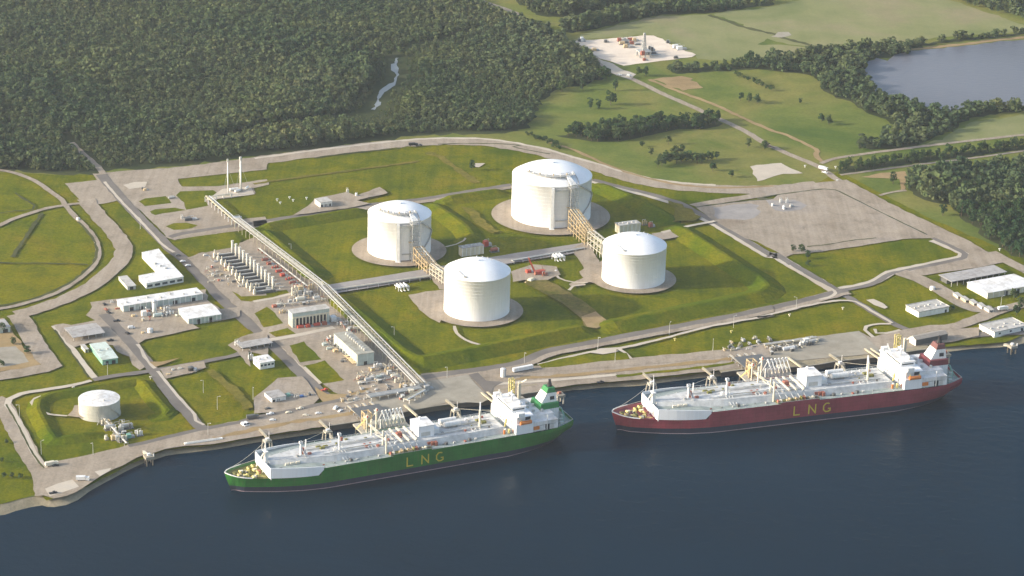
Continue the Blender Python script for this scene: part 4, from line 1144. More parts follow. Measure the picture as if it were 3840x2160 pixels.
building('storage_shed', 'small low grey shed next to the L-shaped white office', 'M0', [(1160, 1280), (1222, 1380), (1305, 1362), (1225, 1268)], 3.4, 'pale_steel', 'pale_roof', 'shed', doors=((0, 3, 2.6),))
building('warehouse', 'longest white-roofed shed, narrow with green-grey walls, in the works yard', 'L0', [(1133, 322), (1195, 385), (1952, 252), (1893, 200)], 6.4, 'green_grey_wall', 'white_roof', win=0, vents=7,
         doors=((-.8, 4, 4), (-.55, 3, 3.5), (.3, 4, 4), (.75, 4, 4)), pil=15)
building('warehouse', 'square white-roofed warehouse with ribbed pale walls beside the main road', 'L0', [(1718, 402), (1822, 503), (2132, 457), (2040, 355)], 5.6, 'green_grey_wall', 'white_roof', pil=9, gable=.9, doors=((-.4, 3.6, 4), (.4, 3.6, 4)))
building('open_shed', 'grey-roofed open-fronted shed in the works yard left of the mint building', 'L0', [(640, 590), (702, 688), (1012, 626), (905, 548)], 4.4, 'pale_steel', 'grey_roof', 'shed', open_front=True, gable=.7, over=.8)
building('mint_building', 'mint green metal building with a pale roof on the small lawn', 'L0', [(868, 740), (990, 902), (1132, 876), (1022, 730)], 4.6, 'mint_wall', 'mint_roof', gable=.8, doors=((-.4, 2.2, 3), (.45, 3, 3)), vents=2)
building('hut', 'little pale kiosk behind the open-fronted shed and the mint building', 'L0', [(785, 755), (820, 800), (850, 792), (815, 748)], 3, 'cream_wall', 'pale_roof', 'hut', doors=((0, 1.2, 2.1),))
# compressor hall with tall openings
o, L, D = building('compressor_hall', 'tall cream hall with a row of dark openings between columns beside the trestle', 'L1', [(335, 412), (378, 452), (740, 398), (690, 365)], 13.5, 'green_grey_wall', 'pale_roof', over=.5)
for k in range(9):
    x = -L / 2 + 2.6 + (L - 5.2) * (k + .5) / 9
    put(MB().bx(x - (L - 5.2) / 9 * .34, x + (L - 5.2) / 9 * .34, -D / 2 - .05, -D / 2 + .02, 1.5, 8.6), 'opening', 'dark_opening', o)
for k in range(10):
    x = -L / 2 + 2.6 + (L - 5.2) * k / 9
    put(MB().bx(x - .4, x + .4, -D / 2 - .7, -D / 2 + .02, 0, 9.2), 'column', 'cream_wall', o)
put(MB().bx(-L / 2 + .3, L / 2 - .3, -D / 2 - .6, -D / 2 + .02, 9.22, 10.4), 'beam', 'cream_wall', o)
put(MB().bx(-L / 2 - .08, -L / 2 + .02, -D / 2 + 1, D / 2 - 1, 1, 8), 'opening', 'tan_wall', o)
# long compressor building
o, L, D = building('boiler_house', 'long cream and green-grey block with roof vents beside the lower trestle', 'L1', [(775, 642), (1010, 852), (1168, 822), (930, 622)], 10.5, 'green_grey_wall', 'sage_roof', over=.3, vents=0)
put(MB().bx(-L / 2 - .06, -L / 2 + .01, -D / 2 + .5, D / 2 - .5, 4.2, 9.6), 'wall_panel', 'cream_wall', o)  # cream on the sunlit left face only; sun and shade put into colour
for k in range(8):
    yy = -D / 2 + 1.5 + (D - 3) * (k + .5) / 8
    put(MB().bx(-L / 2 - .1, -L / 2 + .01, yy - 1.4, yy + 1.4, .3, 3.6), 'opening', 'dark_opening', o)
    put(MB().bx(-L / 2 - .5, -L / 2 + .01, yy - D / 16 - .2, yy - D / 16 + .2, 0, 9.8), 'pilaster', 'white_paint', o)
for k in range(10):
    yy = -D / 2 + 4 + (D - 8) * (k + .5) / 10
    put(MB().cyl((L * .1, yy), .9, 10.5, 12.1, 10), 'roof_vent', 'pale_steel', o)
put(MB().bx(-1.5, 1.2, -D / 2 - .06, -D / 2 + .01, .02, 4), 'door', 'dark_opening', o)
put(MB().bx(-L / 2 - 3.4, -L / 2 - .02, -D / 2 + 1, -D / 2 + 19, 3.0, 3.25), 'canopy', 'orange_paint' if False else 'tan_steel', o)

building('control_room', 'small white flat-roofed control room left of the main road, by the lower lawn', 'L1', [(-10, 872), (75, 932), (202, 902), (135, 848)], 5.6, 'white_paint', 'white_roof', win=4, vents=2, endwin=3)
building('substation', 'low greyish substation hut on the triangular gravel patch near the quay', 'L1', [(105, 1212), (182, 1272), (322, 1240), (232, 1188)], 4.6, 'white_paint', 'grey_roof', 'substation', doors=((-.7, 2, 3), (0, 2, 3)), pil=5)
building('pump_house', 'small white-sided pump house alone on the upper lawn', 'M1', [(590, 528), (648, 566), (762, 550), (705, 512)], 6.2, 'white_paint', 'pale_roof', doors=((-.6, 2.6, 4), (0, 2.6, 4), (.6, 2.6, 4)), pil=5)
building('shelter', 'long grey-roofed shelter with a dark open side near the right edge', 'M3', [(1788, 1268), (1882, 1338), (2382, 1222), (2272, 1166)], 5.2, 'dark_steel', 'grey_roof', 'shed', open_front=True, over=.8)
building('warehouse', 'white-roofed shed cut by the right edge of the picture', 'L3', [(2043, 152), (2232, 262), (2660, 165), (2470, 65)], 5.4, 'cream_wall', 'white_roof', gable=.9, pil=9, doors=((-.2, 4, 4), (.3, 4, 4)))
building('block_house', 'white flat-roofed block alone on the lawn below the right-hand crossing', 'L3', [(1438, 376), (1572, 442), (1848, 380), (1722, 314)], 4.8, 'white_paint', 'pale_roof', parapet=.4, vents=6, doors=((.8, 2, 2.6),), win=0)
building('block_house', 'white flat-roofed block cut by the right edge, close to the river', 'L3', [(2155, 562), (2302, 637), (2610, 560), (2440, 488)], 4.8, 'white_paint', 'pale_roof', parapet=.4, vents=6, doors=((.7, 2, 2.6),), win=3)
building('scrap_shed', 'dull green shed cut by the left edge beside the wide grey road', 'L0', [(-60, 520), (-30, 600), (90, 575), (40, 500)], 5.5, 'green_grey_wall', 'grey_roof', 'shed', doors=((.2, 4, 4),))
building('valve_house', 'low cream plant room behind the front right tank', 'M2', [(1058, 762), (1085, 790), (1290, 760), (1250, 730)], 8, 'cream_wall', 'pale_roof', vents=5, pil=6)
building('valve_house', 'low grey plant room behind the front left tank', 'M1', [(1990, 985), (2015, 1008), (2225, 975), (2190, 950)], 8, 'cream_wall', 'grey_roof', vents=5, pil=6)
o, L, D = building('gable_shed', 'long brown-roofed shed with a bright white end wall behind the red ship', 'L3', [(1470, 672), (1540, 705), (1850, 640), (1770, 615)], 6.5, 'dark_steel', 'brown_roof', 'shed', gable=1.2)  # side walls dark for shadow, end white for sun: light put into colour
put(MB().add([(-L / 2 - .12, -D / 2, 0), (-L / 2 - .12, D / 2, 0), (-L / 2 - .12, D / 2, 6.1), (-L / 2 - .12, 0, 7.3), (-L / 2 - .12, -D / 2, 6.1),
              (-L / 2 - .01, -D / 2, 0), (-L / 2 - .01, D / 2, 0), (-L / 2 - .01, D / 2, 6.1), (-L / 2 - .01, 0, 7.3), (-L / 2 - .01, -D / 2, 6.1)],
             [(0, 1, 2, 3, 4), (9, 8, 7, 6, 5), (0, 5, 6, 1), (1, 6, 7, 2), (2, 7, 8, 3), (3, 8, 9, 4), (4, 9, 5, 0)]), 'sunlit_end_wall', 'white_paint', o)
building('canopy', 'grey flat canopy over piping left of the main road, behind the control room', 'L0', [(2290, 735), (2345, 790), (2640, 720), (2560, 690)], 4.2, 'pale_steel', 'grey_roof', 'canopy', open_front=True)
building('hut', 'small pale hut at the forest corner by the road fork', 'T2', [(780, 655), (800, 668), (850, 660), (830, 648)], 4, 'white_paint', 'white_roof', 'hut', doors=((0, 1.4, 2.2),))
TRL = [(1890, 245, 1960, 285, 'topmost'), (1965, 285, 2030, 320, 'second'), (2045, 315, 2110, 350, 'third'), (2120, 345, 2190, 385, 'fourth'), (2190, 380, 2260, 415, 'lowest')]
for k, (x0, y0, x1, y1, wd) in enumerate(TRL):
    building('site_cabin', 'beige site cabin, %s of the five in the diagonal row below the white-roofed sheds' % wd, 'L3', [(x0, y0), (x0 + 45, y0 + 38), (x1 + 20, y1 - 2), (x1 - 22, y1 - 36)], 3.2,
             ('cream_wall', 'tan_wall', 'tan_wall', 'white_paint', 'white_paint')[k], 'pale_roof', 'cabin', doors=((.2, 1.2, 2.1),), win=2, group='site cabins')

# ================================================================== the four big tanks
TANKS = {}
def tank_pos(tag_l, l, tag_r, r_, tag_c, yc, tag_rim, yrim):
    a = G(CR[tag_l](*l)); b = G(CR[tag_r](*r_))
    u = (CR[tag_l](*l)[0] + CR[tag_r](*r_)[0]) / 2
    v = CR[tag_c](0, yc)[1]
    c = G((u, v))
    return c, (b - a).length / 2, hgt(c, tag_rim, yrim)
def dome(Rr, z, rise, n=14):
    rs = (Rr * Rr + rise * rise) / (2 * rise)
    am = math.asin(Rr / rs)
    return [(max(.01, rs * math.sin(am * (1 - k / n))), z + rs * math.cos(am * (1 - k / n)) - (rs - rise)) for k in range(n + 1)]
def shell_path(Rr, a0, a1, z0, z1, n=14, off=.6):
    return [((Rr + off) * math.cos(a0 + (a1 - a0) * k / n), (Rr + off) * math.sin(a0 + (a1 - a0) * k / n), z0 + (z1 - z0) * k / n) for k in range(n + 1)]
def roof_pt(Rr, H, rise, r_, a, dz=.3):
    rs = (Rr * Rr + rise * rise) / (2 * rise)
    return (r_ * math.cos(a), r_ * math.sin(a), H + math.sqrt(max(0, rs * rs - r_ * r_)) - (rs - rise) + dz)
def base_tank(name, label, c, Rr, H, rise, rings):
    t = thing(name, label, 'storage tank', (c.x, c.y, 0), 0, 'large white domed storage tanks')
    put(MB().lathe([(Rr + 1.2, 0), (Rr + 1.2, 1.3), (Rr + .25, 1.32)], 96), 'base_ring', 'concrete', t, smooth=False)
    put(MB().lathe([(Rr, 0), (Rr, H - .6), (Rr + .18, H - .55), (Rr + .18, H), (Rr - .2, H + .05)], 128), 'shell', 'tank_white', t, smooth=True)
    put(MB().lathe(dome(Rr - .1, H + .02, rise), 128), 'dome_roof', 'tank_white', t, smooth=True)
    rb = MB()
    for k in range(1, rings):
        z = H * k / rings
        rb.lathe([(Rr, z - .08), (Rr + .05, z - .06), (Rr + .05, z + .06), (Rr, z + .08)], 128)
    put(rb, 'weld_bands', 'tank_white', t)
    pad = [(c.x + math.cos(k / 72 * 6.2832) * Rr * 1.0, c.y + math.sin(k / 72 * 6.2832) * Rr) for k in range(72)]
    return t
MATS['pad_gravel'] = MATS['gravel']
def ring_pad(c, rr, dx=0, dy=0):
    sheet_from_world('tank_pad', [(c.x + dx + math.cos(k / 72 * 6.28319) * rr, c.y + dy + math.sin(k / 72 * 6.28319) * rr) for k in range(72)], 'gravel')
FWD = -math.pi / 2                       # bearing towards the river / the viewer
def tall_tank(label, c, Rr, H, s):
    """rear type: roof gallery, pipe column, pipe tower, switch-back stair on the shell"""
    rise = .30 * Rr
    t = base_tank('storage_tank', label, c, Rr, H, rise, 12)
    aC = FWD + .02; aT = FWD + .52
    # roof gallery: arc walkway on legs above the near half of the dome
    gal = MB(); leg = MB()
    rr0, rr1 = Rr * .66, Rr * .80
    zg = roof_pt(Rr, H, rise, Rr * .73, 0)[2] + 1.2
    n = 22
    aa = [FWD - 1.0 + 1.75 * k / n for k in range(n + 1)]
    for a, b in zip(aa, aa[1:]):
        q = [(rr0 * math.cos(a), rr0 * math.sin(a)), (rr1 * math.cos(a), rr1 * math.sin(a)), (rr1 * math.cos(b), rr1 * math.sin(b)), (rr0 * math.cos(b), rr0 * math.sin(b))]
        gal.prism(q, zg, zg + .3)
    put(gal, 'roof_gallery', 'pale_steel', t)
    rail = MB()
    for r_ in (rr0, rr1):
        rail.tube([(r_ * math.cos(a), r_ * math.sin(a), zg + 1.4) for a in aa], .13, 5)
        for a in aa[::2]: rail.tube([(r_ * math.cos(a), r_ * math.sin(a), zg - 2.4), (r_ * math.cos(a), r_ * math.sin(a), zg + 1.4)], .11, 5)
    put(rail, 'railing', 'grey_steel', t)
    for k, a in enumerate(aa[1::3]):
        put(MB().cyl((.73 * Rr * math.cos(a), .73 * Rr * math.sin(a)), .55, zg + .3, zg + 2.0, 8), 'roof_valve', 'white_paint' if k % 2 else 'tan_steel', t)
    # centre platform
    q = roof_pt(Rr, H, rise, 0, 0)
    put(MB().cyl((0, 0), 1.6, q[2] - .4, q[2] + .9, 14), 'roof_hatch', 'tank_white', t)
    # pipe column in front, standing off the shell, on its block
    cx, cy = (Rr + 1.9) * math.cos(aC), (Rr + 1.9) * math.sin(aC)
    put(MB().box((cx, cy, H * .5 - .4), (2.6, 2.6, H - 1), aC), 'pipe_column', 'white_paint', t)
    put(MB().box((cx, cy - .6, 1.0), (5, 4.5, 2.0), aC), 'column_block', 'white_paint', t)
    # pipe tower with cage and four risers
    tx, ty = (Rr + 2.4) * math.cos(aT), (Rr + 2.4) * math.sin(aT)
    for k in range(4):
        ox = -2.4 + 1.6 * k
        px, py = tx - ox * math.sin(aT), ty + ox * math.cos(aT)
        top_ = roof_pt(Rr, H, rise, Rr * .78, aT - .05 + .03 * k, 2.2)
        put(MB().tube([(px, py, .5), (px, py, H + 1.6), top_], .62, 10), 'riser_pipe', 'white_paint', t)
    cage = MB()
    hT = H + 2.2
    for sx in (-3.9, 3.9):
        for so in (-1.9, 1.9):
            px = tx - sx * math.sin(aT) + so * math.cos(aT); py = ty + sx * math.cos(aT) + so * math.sin(aT)
            cage.bar((px, py, 0), (px, py, hT), .5)
    for k in range(8):
        z = hT * (k + 1) / 8
        for so in (-1.9, 1.9):
            cage.bar((tx + 3.9 * math.sin(aT) + so * math.cos(aT), ty - 3.9 * math.cos(aT) + so * math.sin(aT), z), (tx - 3.9 * math.sin(aT) + so * math.cos(aT), ty + 3.9 * math.cos(aT) + so * math.sin(aT), z), .38)
    put(cage, 'tower_frame', 'pale_steel', t)
    put(MB().box((tx, ty, H * .98), (5.2, 9, .35), aT), 'tower_platform', 'grey_steel', t)
    put(MB().box((tx - 3, ty - .5, H * .52), (3, 5, .3), aT), 'tower_platform', 'tan_steel', t)
    # beam bridging column and tower near the top
    put(MB().bar((cx, cy, H * .93), (tx, ty, H * .93), 1.1, 1.6), 'bridge_beam', 'pale_steel', t)
    put(MB().bar((cx + 3, cy + .8, H * .22), (tx, ty - .5, H * .22), 1.0, .8), 'bridge_beam', 'grey_steel', t)
    # stair: down along the shell to the right, then back
    for a0, a1, z0, z1 in ((FWD + .72, FWD + 1.42, H * .98, H * .62), (FWD + 1.42, FWD + .86, H * .60, H * .28)):
        pth = shell_path(Rr, a0, a1, z0, z1, 16, .9)
        st = MB()
        for p, q in zip(pth, pth[1:]): st.bar(p, q, 1.3, .45)
        put(st, 'stair', 'grey_steel', t)
        rl = MB().tube([(p[0] * 1.012, p[1] * 1.012, p[2] + 1.1) for p in pth], .12, 5)
        put(rl, 'stair_rail', 'grey_steel', t)
    pth = [roof_pt(Rr, H, rise, Rr * (.62 + .37 * k / 10), FWD + .95 - .22 * k / 10, .5) for k in range(11)]
    put(MB().tube(pth, .4, 6), 'roof_pipe', 'grey_steel', t)
    return t
def plain_tank(label, c, Rr, H):
    rise = .30 * Rr
    t = base_tank('storage_tank', label, c, Rr, H, rise, 13)
    # hooked stair and pipe over the left of the dome
    pth = [roof_pt(Rr, H, rise, Rr * (.98 - .2 * k / 10), math.pi + .15 + 1.15 * k / 10 * .55, .6) for k in range(11)]
    pth += [roof_pt(Rr, H, rise, Rr * (.78 + .16 * k / 6), math.pi + .78 + .08 * k, .6) for k in range(1, 6)]
    put(MB().tube(pth, .45, 6), 'roof_stair', 'grey_steel', t)
    e = pth[-1]
    put(MB().bx(e[0] - 1.3, e[0] + 1.3, e[1] - 1, e[1] + 1, e[2] - .4, e[2] + .5), 'roof_platform', 'grey_steel', t)
    p0 = shell_path(Rr, math.pi + .15, math.pi - .5, H * 1.0, H * .3, 14, .8)
    st = MB()
    for p, q in zip(p0, p0[1:]): st.bar(p, q, 1.2, .4)
    put(st, 'stair', 'grey_steel', t)
    q = roof_pt(Rr, H, rise, 0, 0)
    put(MB().cyl((0, 0), 1.4, q[2] - .4, q[2] + .8, 14), 'roof_hatch', 'tank_white', t)
    for k in range(4):
        q = roof_pt(Rr, H, rise, Rr * .5, .6 + k * .35, .0)
        put(MB().cyl((q[0], q[1]), .5, q[2] - .3, q[2] + .9, 8), 'roof_valve', 'pale_steel', t)
    return t
cB, rB, hB = tank_pos('M2', (43, 690), 'M2', (808, 725), 'M2', 700, 'M2', 290)
cL, rL, hL = tank_pos('M1', (1115, 1010), 'M1', (1702, 1075), 'M1', 1039, 'M1', 660)
cF, rF, hF = tank_pos('L1', (1842, 420), 'L1', (2471, 465), 'L1', 432, 'M1', 1214)
cR, rR, hR = tank_pos('M2', (918, 1290), 'M2', (1526, 1335), 'M2', 1312, 'M2', 965)
print('TANKS', [(c.to_tuple(1), round(r_, 1), round(h, 1)) for c, r_, h in ((cB, rB, hB), (cL, rL, hL), (cF, rF, hF), (cR, rR, hR))])
for c, r_, f in ((cB, rB, 1.5), (cL, rL, 1.5), (cF, rF, 1.42), (cR, rR, 1.36)): ring_pad(c, r_ * f)
tall_tank('largest white domed tank, at the back, with pipe tower and stair on its right', cB, rB, hB, 1)
tall_tank('white domed tank at the left of the four, with pipe tower on its front', cL, rL, hL, 1)
plain_tank('smooth banded white domed tank nearest the river, front left of the four', cF, rF, hF)
plain_tank('smooth banded white domed tank at the front right of the four', cR, rR, hR)

# small cone-roof tank by the quay
a = G(CR['B0'](765, 390)); b = G(CR['B0'](1165, 385))
cS = G(CR['B0'](962, 388)); rS = (b - a).length / 2; hS = hgt(cS, 'B0', 240)
t = thing('storage_tank', 'low grey cylindrical tank with a pale cone roof, inside the bank at lower left', 'storage tank', (cS.x, cS.y, 0))
put(MB().lathe([(rS + .5, 0), (rS + .5, .6), (rS, .61), (rS, hS)], 96), 'shell', 'small_tank_paint', t, smooth=False)
put(MB().lathe([(rS + .15, hS - .15), (rS + .15, hS + .12), (.05, hS + rS * .09)], 96), 'cone_roof', 'white_roof', t)
rb = MB()
for k in range(1, 5):
    z = hS * k / 5
    rb.lathe([(rS, z - .12), (rS + .12, z - .1), (rS + .12, z + .1), (rS, z + .12)], 96)
put(rb, 'weld_bands', 'small_tank_paint', t)
pth = shell_path(rS, -1.0, -.2, hS, .3, 14, .6); st = MB()
for p, q in zip(pth, pth[1:]): st.bar(p, q, .9, .35)
put(st, 'stair', 'pale_steel', t)
put(MB().cyl((rS * .3, -rS * .4), .6, hS + .5, hS + 2, 8), 'roof_vent', 'pale_steel', t)
put(MB().tube([(rS * .12, -rS - .4, hS + .2), (rS * .12, -rS - .6, .4), (rS * .12, -rS - 6, .4)], .3, 8), 'feed_pipe', 'pale_steel', t)

# ================================================================== trestles and pipe racks
def rack(name, label, pa, pb, width, h, bay, pipes, frame='pale_steel', levels=1, deckm=None, h1=None, cat='pipe rack', brace=False, pr=(.35, .6), post=.5, group=None, pal=None):
    """pipe rack: bents every bay, pipes laid on top, each bent and each pipe a part"""
    d = pb - pa; L = math.hypot(d.x, d.y); th = math.atan2(d.y, d.x)
    o = thing(name, label, cat, (pa.x, pa.y, 0), th, group)
    n = max(1, round(L / bay)); h1 = h if h1 is None else h1
    y = width / 2
    for k in range(n + 1):
        x = L * k / n; hh = h + (h1 - h) * k / n
        f = MB()
        f.bx(x - post / 2, x + post / 2, -y - post / 2, -y + post / 2, 0, hh); f.bx(x - post / 2, x + post / 2, y - post / 2, y + post / 2, 0, hh)
        for lv in range(levels):
            z = hh * (lv + 1) / levels
            f.bx(x - post * .4, x + post * .4, -y - post, y + post, z - post, z - .004)
        put(f, 'support_frame', frame, o)
    if brace:
        for lv in range(levels):
            z0 = h * (lv + 1) / levels; z1 = h1 * (lv + 1) / levels
            for s in (-1, 1):
                put(MB().bar((0, s * (y + .1), z0 - post * .6), (L, s * (y + .1), z1 - post * .6), post * .75), 'side_beam', frame, o)
    g = random.Random(int(L * 13) + pipes)
    for lv in range(levels - 1 if levels > 2 else 0, levels):
        z0 = h * (lv + 1) / levels; z1 = h1 * (lv + 1) / levels
        for k in range(pipes):
            r_ = g.uniform(*pr)
            yy = -y + .6 + (width - 1.2) * (k + .5) / pipes
            put(MB().tube([(-1, yy, z0 + r_), (L + 1, yy, z1 + r_)], r_, 8), 'pipe', g.choice(pal or ['white_paint', 'pale_steel', 'cream_steel', 'grey_steel', 'grey_steel', 'walk_tan']), o)
    if deckm:
        q = MB(); q.bar((-1, y + .9, h + .3), (L + 1, y + .9, h1 + .3), 1.0, .25)
        put(q, 'walkway', deckm, o)
    return o
def V2(tag_, x, y): return W(tag_, x, y)
rack('pipe_rack', 'upper end of the long trestle, a narrow white rack starting at the flare pad', V2('M0', 2000, 560), V2('M0', 2290, 812), 3.5, 5, 8, 3, 'white_paint', deckm='white_paint')
rack('pipe_rack', 'long multi-pipe trestle running from the upper road past the vertical stacks to the pipe alley', V2('M0', 2270, 790), V2('L1', 660, 250), 7.5, 6.5, 8, 6, 'walk_tan', deckm='pale_steel', pr=(.2, .36), post=.4, pal=['grey_steel', 'dark_steel', 'walk_tan', 'pale_steel', 'dark_steel', 'white_paint'])
rack('pipe_rack', 'lower half of the long trestle, from the pipe alley down to the green ship jetty', V2('L1', 668, 256), V2('L1', 1590, 1200), 8.5, 6.5, 8, 7, 'walk_tan', deckm='pale_steel', pr=(.2, .36), post=.4, pal=['grey_steel', 'dark_steel', 'walk_tan', 'pale_steel', 'dark_steel', 'white_paint'])
rack('pipe_rack', 'short white rack leading along the ground from the trestle to the two flare stacks', V2('M0', 2010, 545), V2('M0', 2230, 515), 2.4, 3, 7, 2, 'white_paint')
rack('pipe_rack', 'low pipe run along the tank alley, left of the front left tank', V2('L1', 690, 262), V2('L1', 1700, 118), 4, 2.2, 9, 4, 'grey_steel', pr=(.3, .5))
rack('pipe_rack', 'low pipe run along the tank alley between the front left and front right tanks', V2('M2', 60, 1150), V2('M2', 740, 1030), 4, 2.2, 9, 4, 'grey_steel', pr=(.3, .5))
# tan steel towers that carry the pipes down from the rear tanks
rack('pipe_bridge', 'tall tan steel frame carrying pipes from the largest tank down to the alley', V2('M2', 640, 850), V2('M2', 800, 985), 9, 21, 6.5, 3, 'tan_steel', 4, h1=14, cat='pipe bridge', brace=True, post=0.62, pr=(.2, .34), pal=['walk_tan', 'dark_steel', 'tan_steel', 'pale_steel'])
rack('pipe_bridge', 'tan steel frame carrying pipes across the alley to the front right tank', V2('M2', 815, 1000), V2('M2', 965, 1120), 7, 15, 6, 3, 'cream_steel', 3, h1=15, cat='pipe bridge', brace=True, post=0.5, pr=(.2, .34), pal=['walk_tan', 'dark_steel', 'tan_steel', 'pale_steel'])
rack('pipe_bridge', 'tan steel frame carrying pipes from the left tank down to the alley', V2('M1', 1590, 1160), V2('M1', 1720, 1265), 8, 16, 6, 3, 'tan_steel', 3, h1=11, cat='pipe bridge', brace=True, post=0.62, pr=(.2, .34), pal=['walk_tan', 'dark_steel', 'tan_steel', 'pale_steel'])
rack('pipe_bridge', 'pale steel frame carrying pipes across the alley to the front left tank', V2('M1', 1735, 1275), V2('M1', 1880, 1385), 6, 11, 6, 3, 'cream_steel', 3, h1=12, cat='pipe bridge', brace=True, post=0.5, pr=(.2, .34), pal=['walk_tan', 'dark_steel', 'tan_steel', 'pale_steel'])
for tg, x, y, lb in (('M1', 1440, 1405, 'white valve platform on legs at the alley edge left of the front left tank'), ('M2', 500, 1115, 'white valve platform on legs at the alley edge left of the front right tank')):
    q = W(tg, x, y)
    o = thing('valve_platform', lb, 'valve platform', (q.x, q.y, 0), TB)
    put(MB().bx(-5, 5, -3.2, 3.2, 3.0, 3.4), 'deck', 'white_paint', o)
    for sx in (-4.6, 0, 4.6):
        for sy in (-2.8, 2.8): put(MB().bx(sx - .3, sx + .3, sy - .3, sy + .3, 0, 3), 'leg', 'white_paint', o)
    for sx in (-3, 0, 3): put(MB().tube([(sx, -6, .8), (sx, -3.5, .8), (sx, -2, 3.9), (sx, 4.5, 3.9), (sx, 6.5, 1.2), (sx, 9, 1.2)], .5, 8), 'pipe', 'white_paint', o)

# ================================================================== flare stacks
for k, (x, y, yt, lb) in enumerate(((2203, 495, 145, 'slimmer flare stack, left of the two white masts on the upper pad'), (2326, 455, 125, 'thicker flare stack, right of the two white masts on the upper pad'))):
    q = W('M0', x, y); hh = hgt(q, 'M0', yt)
    o = thing('flare_stack', lb, 'flare stack', (q.x, q.y, 0), 0, 'flare stacks')
    r_ = .6 + .35 * k
    put(MB().cyl((0, 0), r_, 0, hh - 3, 14, r_ * .8), 'stack', 'white_paint', o, smooth=True)
    put(MB().cyl((0, 0), r_ * 1.25, hh - 3, hh, 14), 'flare_tip', 'pale_steel', o)
    put(MB().bx(-2.5, 2.5, -2.5, 2.5, 0, 1.1), 'footing', 'concrete', o)
    for a in (0, 2.09, 4.19):
        put(MB().tube([(r_ * math.cos(a), r_ * math.sin(a), hh * .7), (9 * math.cos(a), 9 * math.sin(a), 0)], .09, 4), 'guy_wire', 'grey_steel', o)
for k, (x, y, s) in enumerate(((2260, 455, 1), (2295, 470, .8), (2385, 440, .7))):
    q = W('M0', x, y)
    o = thing('knockout_drum', ('white horizontal drum between the two flare stacks', 'smaller white drum in front of the thicker flare stack', 'smallest white drum right of the flare stacks')[k], 'vessel', (q.x, q.y, 0), TB + k * .4)
    put(MB().tube([(-4 * s, 0, 2), (-3.6 * s, 0, 2), (3.6 * s, 0, 2), (4 * s, 0, 2)], 1.3 * s, 12), 'drum', 'white_paint', o)
    for sx in (-2.4, 2.4): put(MB().bx(sx * s - .3, sx * s + .3, -.9, .9, 0, 1.2), 'saddle', 'concrete', o)

# ================================================================== vertical stacks of the vaporisers
a = CR['M0'](2246, 1085); b = CR['M1'](190, 1438)
n = 12
proto = None
for k in range(n):
    t = k / (n - 1)
    q = G((a[0] + (b[0] - a[0]) * t, a[1] + (b[1] - a[1]) * t))
    lb = 'white vertical stack in the middle of the long diagonal row beside the trestle'
    if k == 0: lb = 'first stack of the diagonal row, at the upper end next to the lawn'
    if k == n - 1: lb = 'last stack of the diagonal row, at the lower end near the compressor hall'
    if proto is None:
        o = proto = thing('vaporiser', lb, 'vaporiser', (q.x, q.y, 0), TB, 'vaporiser stacks in the diagonal row')
        put(MB().cyl((0, 0), 1.1, .8, 14.0, 12, 1.0), 'stack', 'stack_cream', o, smooth=True)
        put(MB().cyl((0, 0), 1.25, 13.4, 14.3, 12), 'stack_rim', 'stack_cream', o)
        put(MB().bx(-15, 1.6, -1.7, 1.7, .3, 3.1), 'heater_body', 'dark_steel', o)
        put(MB().bx(-14.5, 1.2, -.5, .5, 3.1, 3.7), 'header_pipe', 'pale_steel', o)
        put(MB().bx(-17, -15.1, -1.2, 1.2, 0, 5.2), 'burner_box', 'cream_steel', o)
        put(MB().cyl((-16, 0), .5, 5.2, 8.2, 8), 'burner_vent', 'cream_steel', o)
        put(MB().tube([(1.6, .6, 2), (6, .6, 2), (6, .6, 4), (10, .6, 4)], .4, 7), 'outlet_pipe', 'pale_steel', o)
    else:
        copy_thing(proto, (q.x, q.y, 0), TB, lb)

def skid(label, q, L, D, H, rz=None, body='pale_steel', name='equipment_skid', cat='equipment', kind=0, group=None):
    """process skid: base frame, vessel or casing, piping, small mast"""
    o = thing(name, label, cat, (q.x, q.y, 0), TB if rz is None else rz, group)
    put(MB().bx(-L / 2, L / 2, -D / 2, D / 2, .0, .4), 'base_frame', 'dark_steel', o)
    if kind % 3 == 0:
        put(MB().tube([(-L * .45, 0, H * .5 + .3), (-L * .4, 0, H * .5 + .3), (L * .25, 0, H * .5 + .3), (L * .3, 0, H * .5 + .3)], min(D, H) * .4, 10), 'vessel', body, o)
        put(MB().bx(L * .32, L * .46, -D * .3, D * .3, .4, H * .8), 'motor', 'grey_steel', o)
    elif kind % 3 == 1:
        put(MB().bx(-L * .45, L * .05, -D * .4, D * .4, .4, H), 'casing', body, o)
        put(MB().bx(L * .1, L * .45, -D * .35, D * .35, .4, H * .55), 'motor', 'grey_steel', o)
    else:
        for sx in (-.3, .05, .35): put(MB().cyl((L * sx, 0), min(D, L * .3) * .36, .4, H * (1 - abs(sx) * .5), 10), 'column', body, o)
    put(MB().tube([(-L * .5, D * .42, .7), (-L * .2, D * .42, .7), (-L * .2, D * .42, H * 1.1), (L * .3, D * .42, H * 1.1), (L * .3, D * .42, .5)], .22, 6), 'pipe', 'pale_steel', o)
    return o
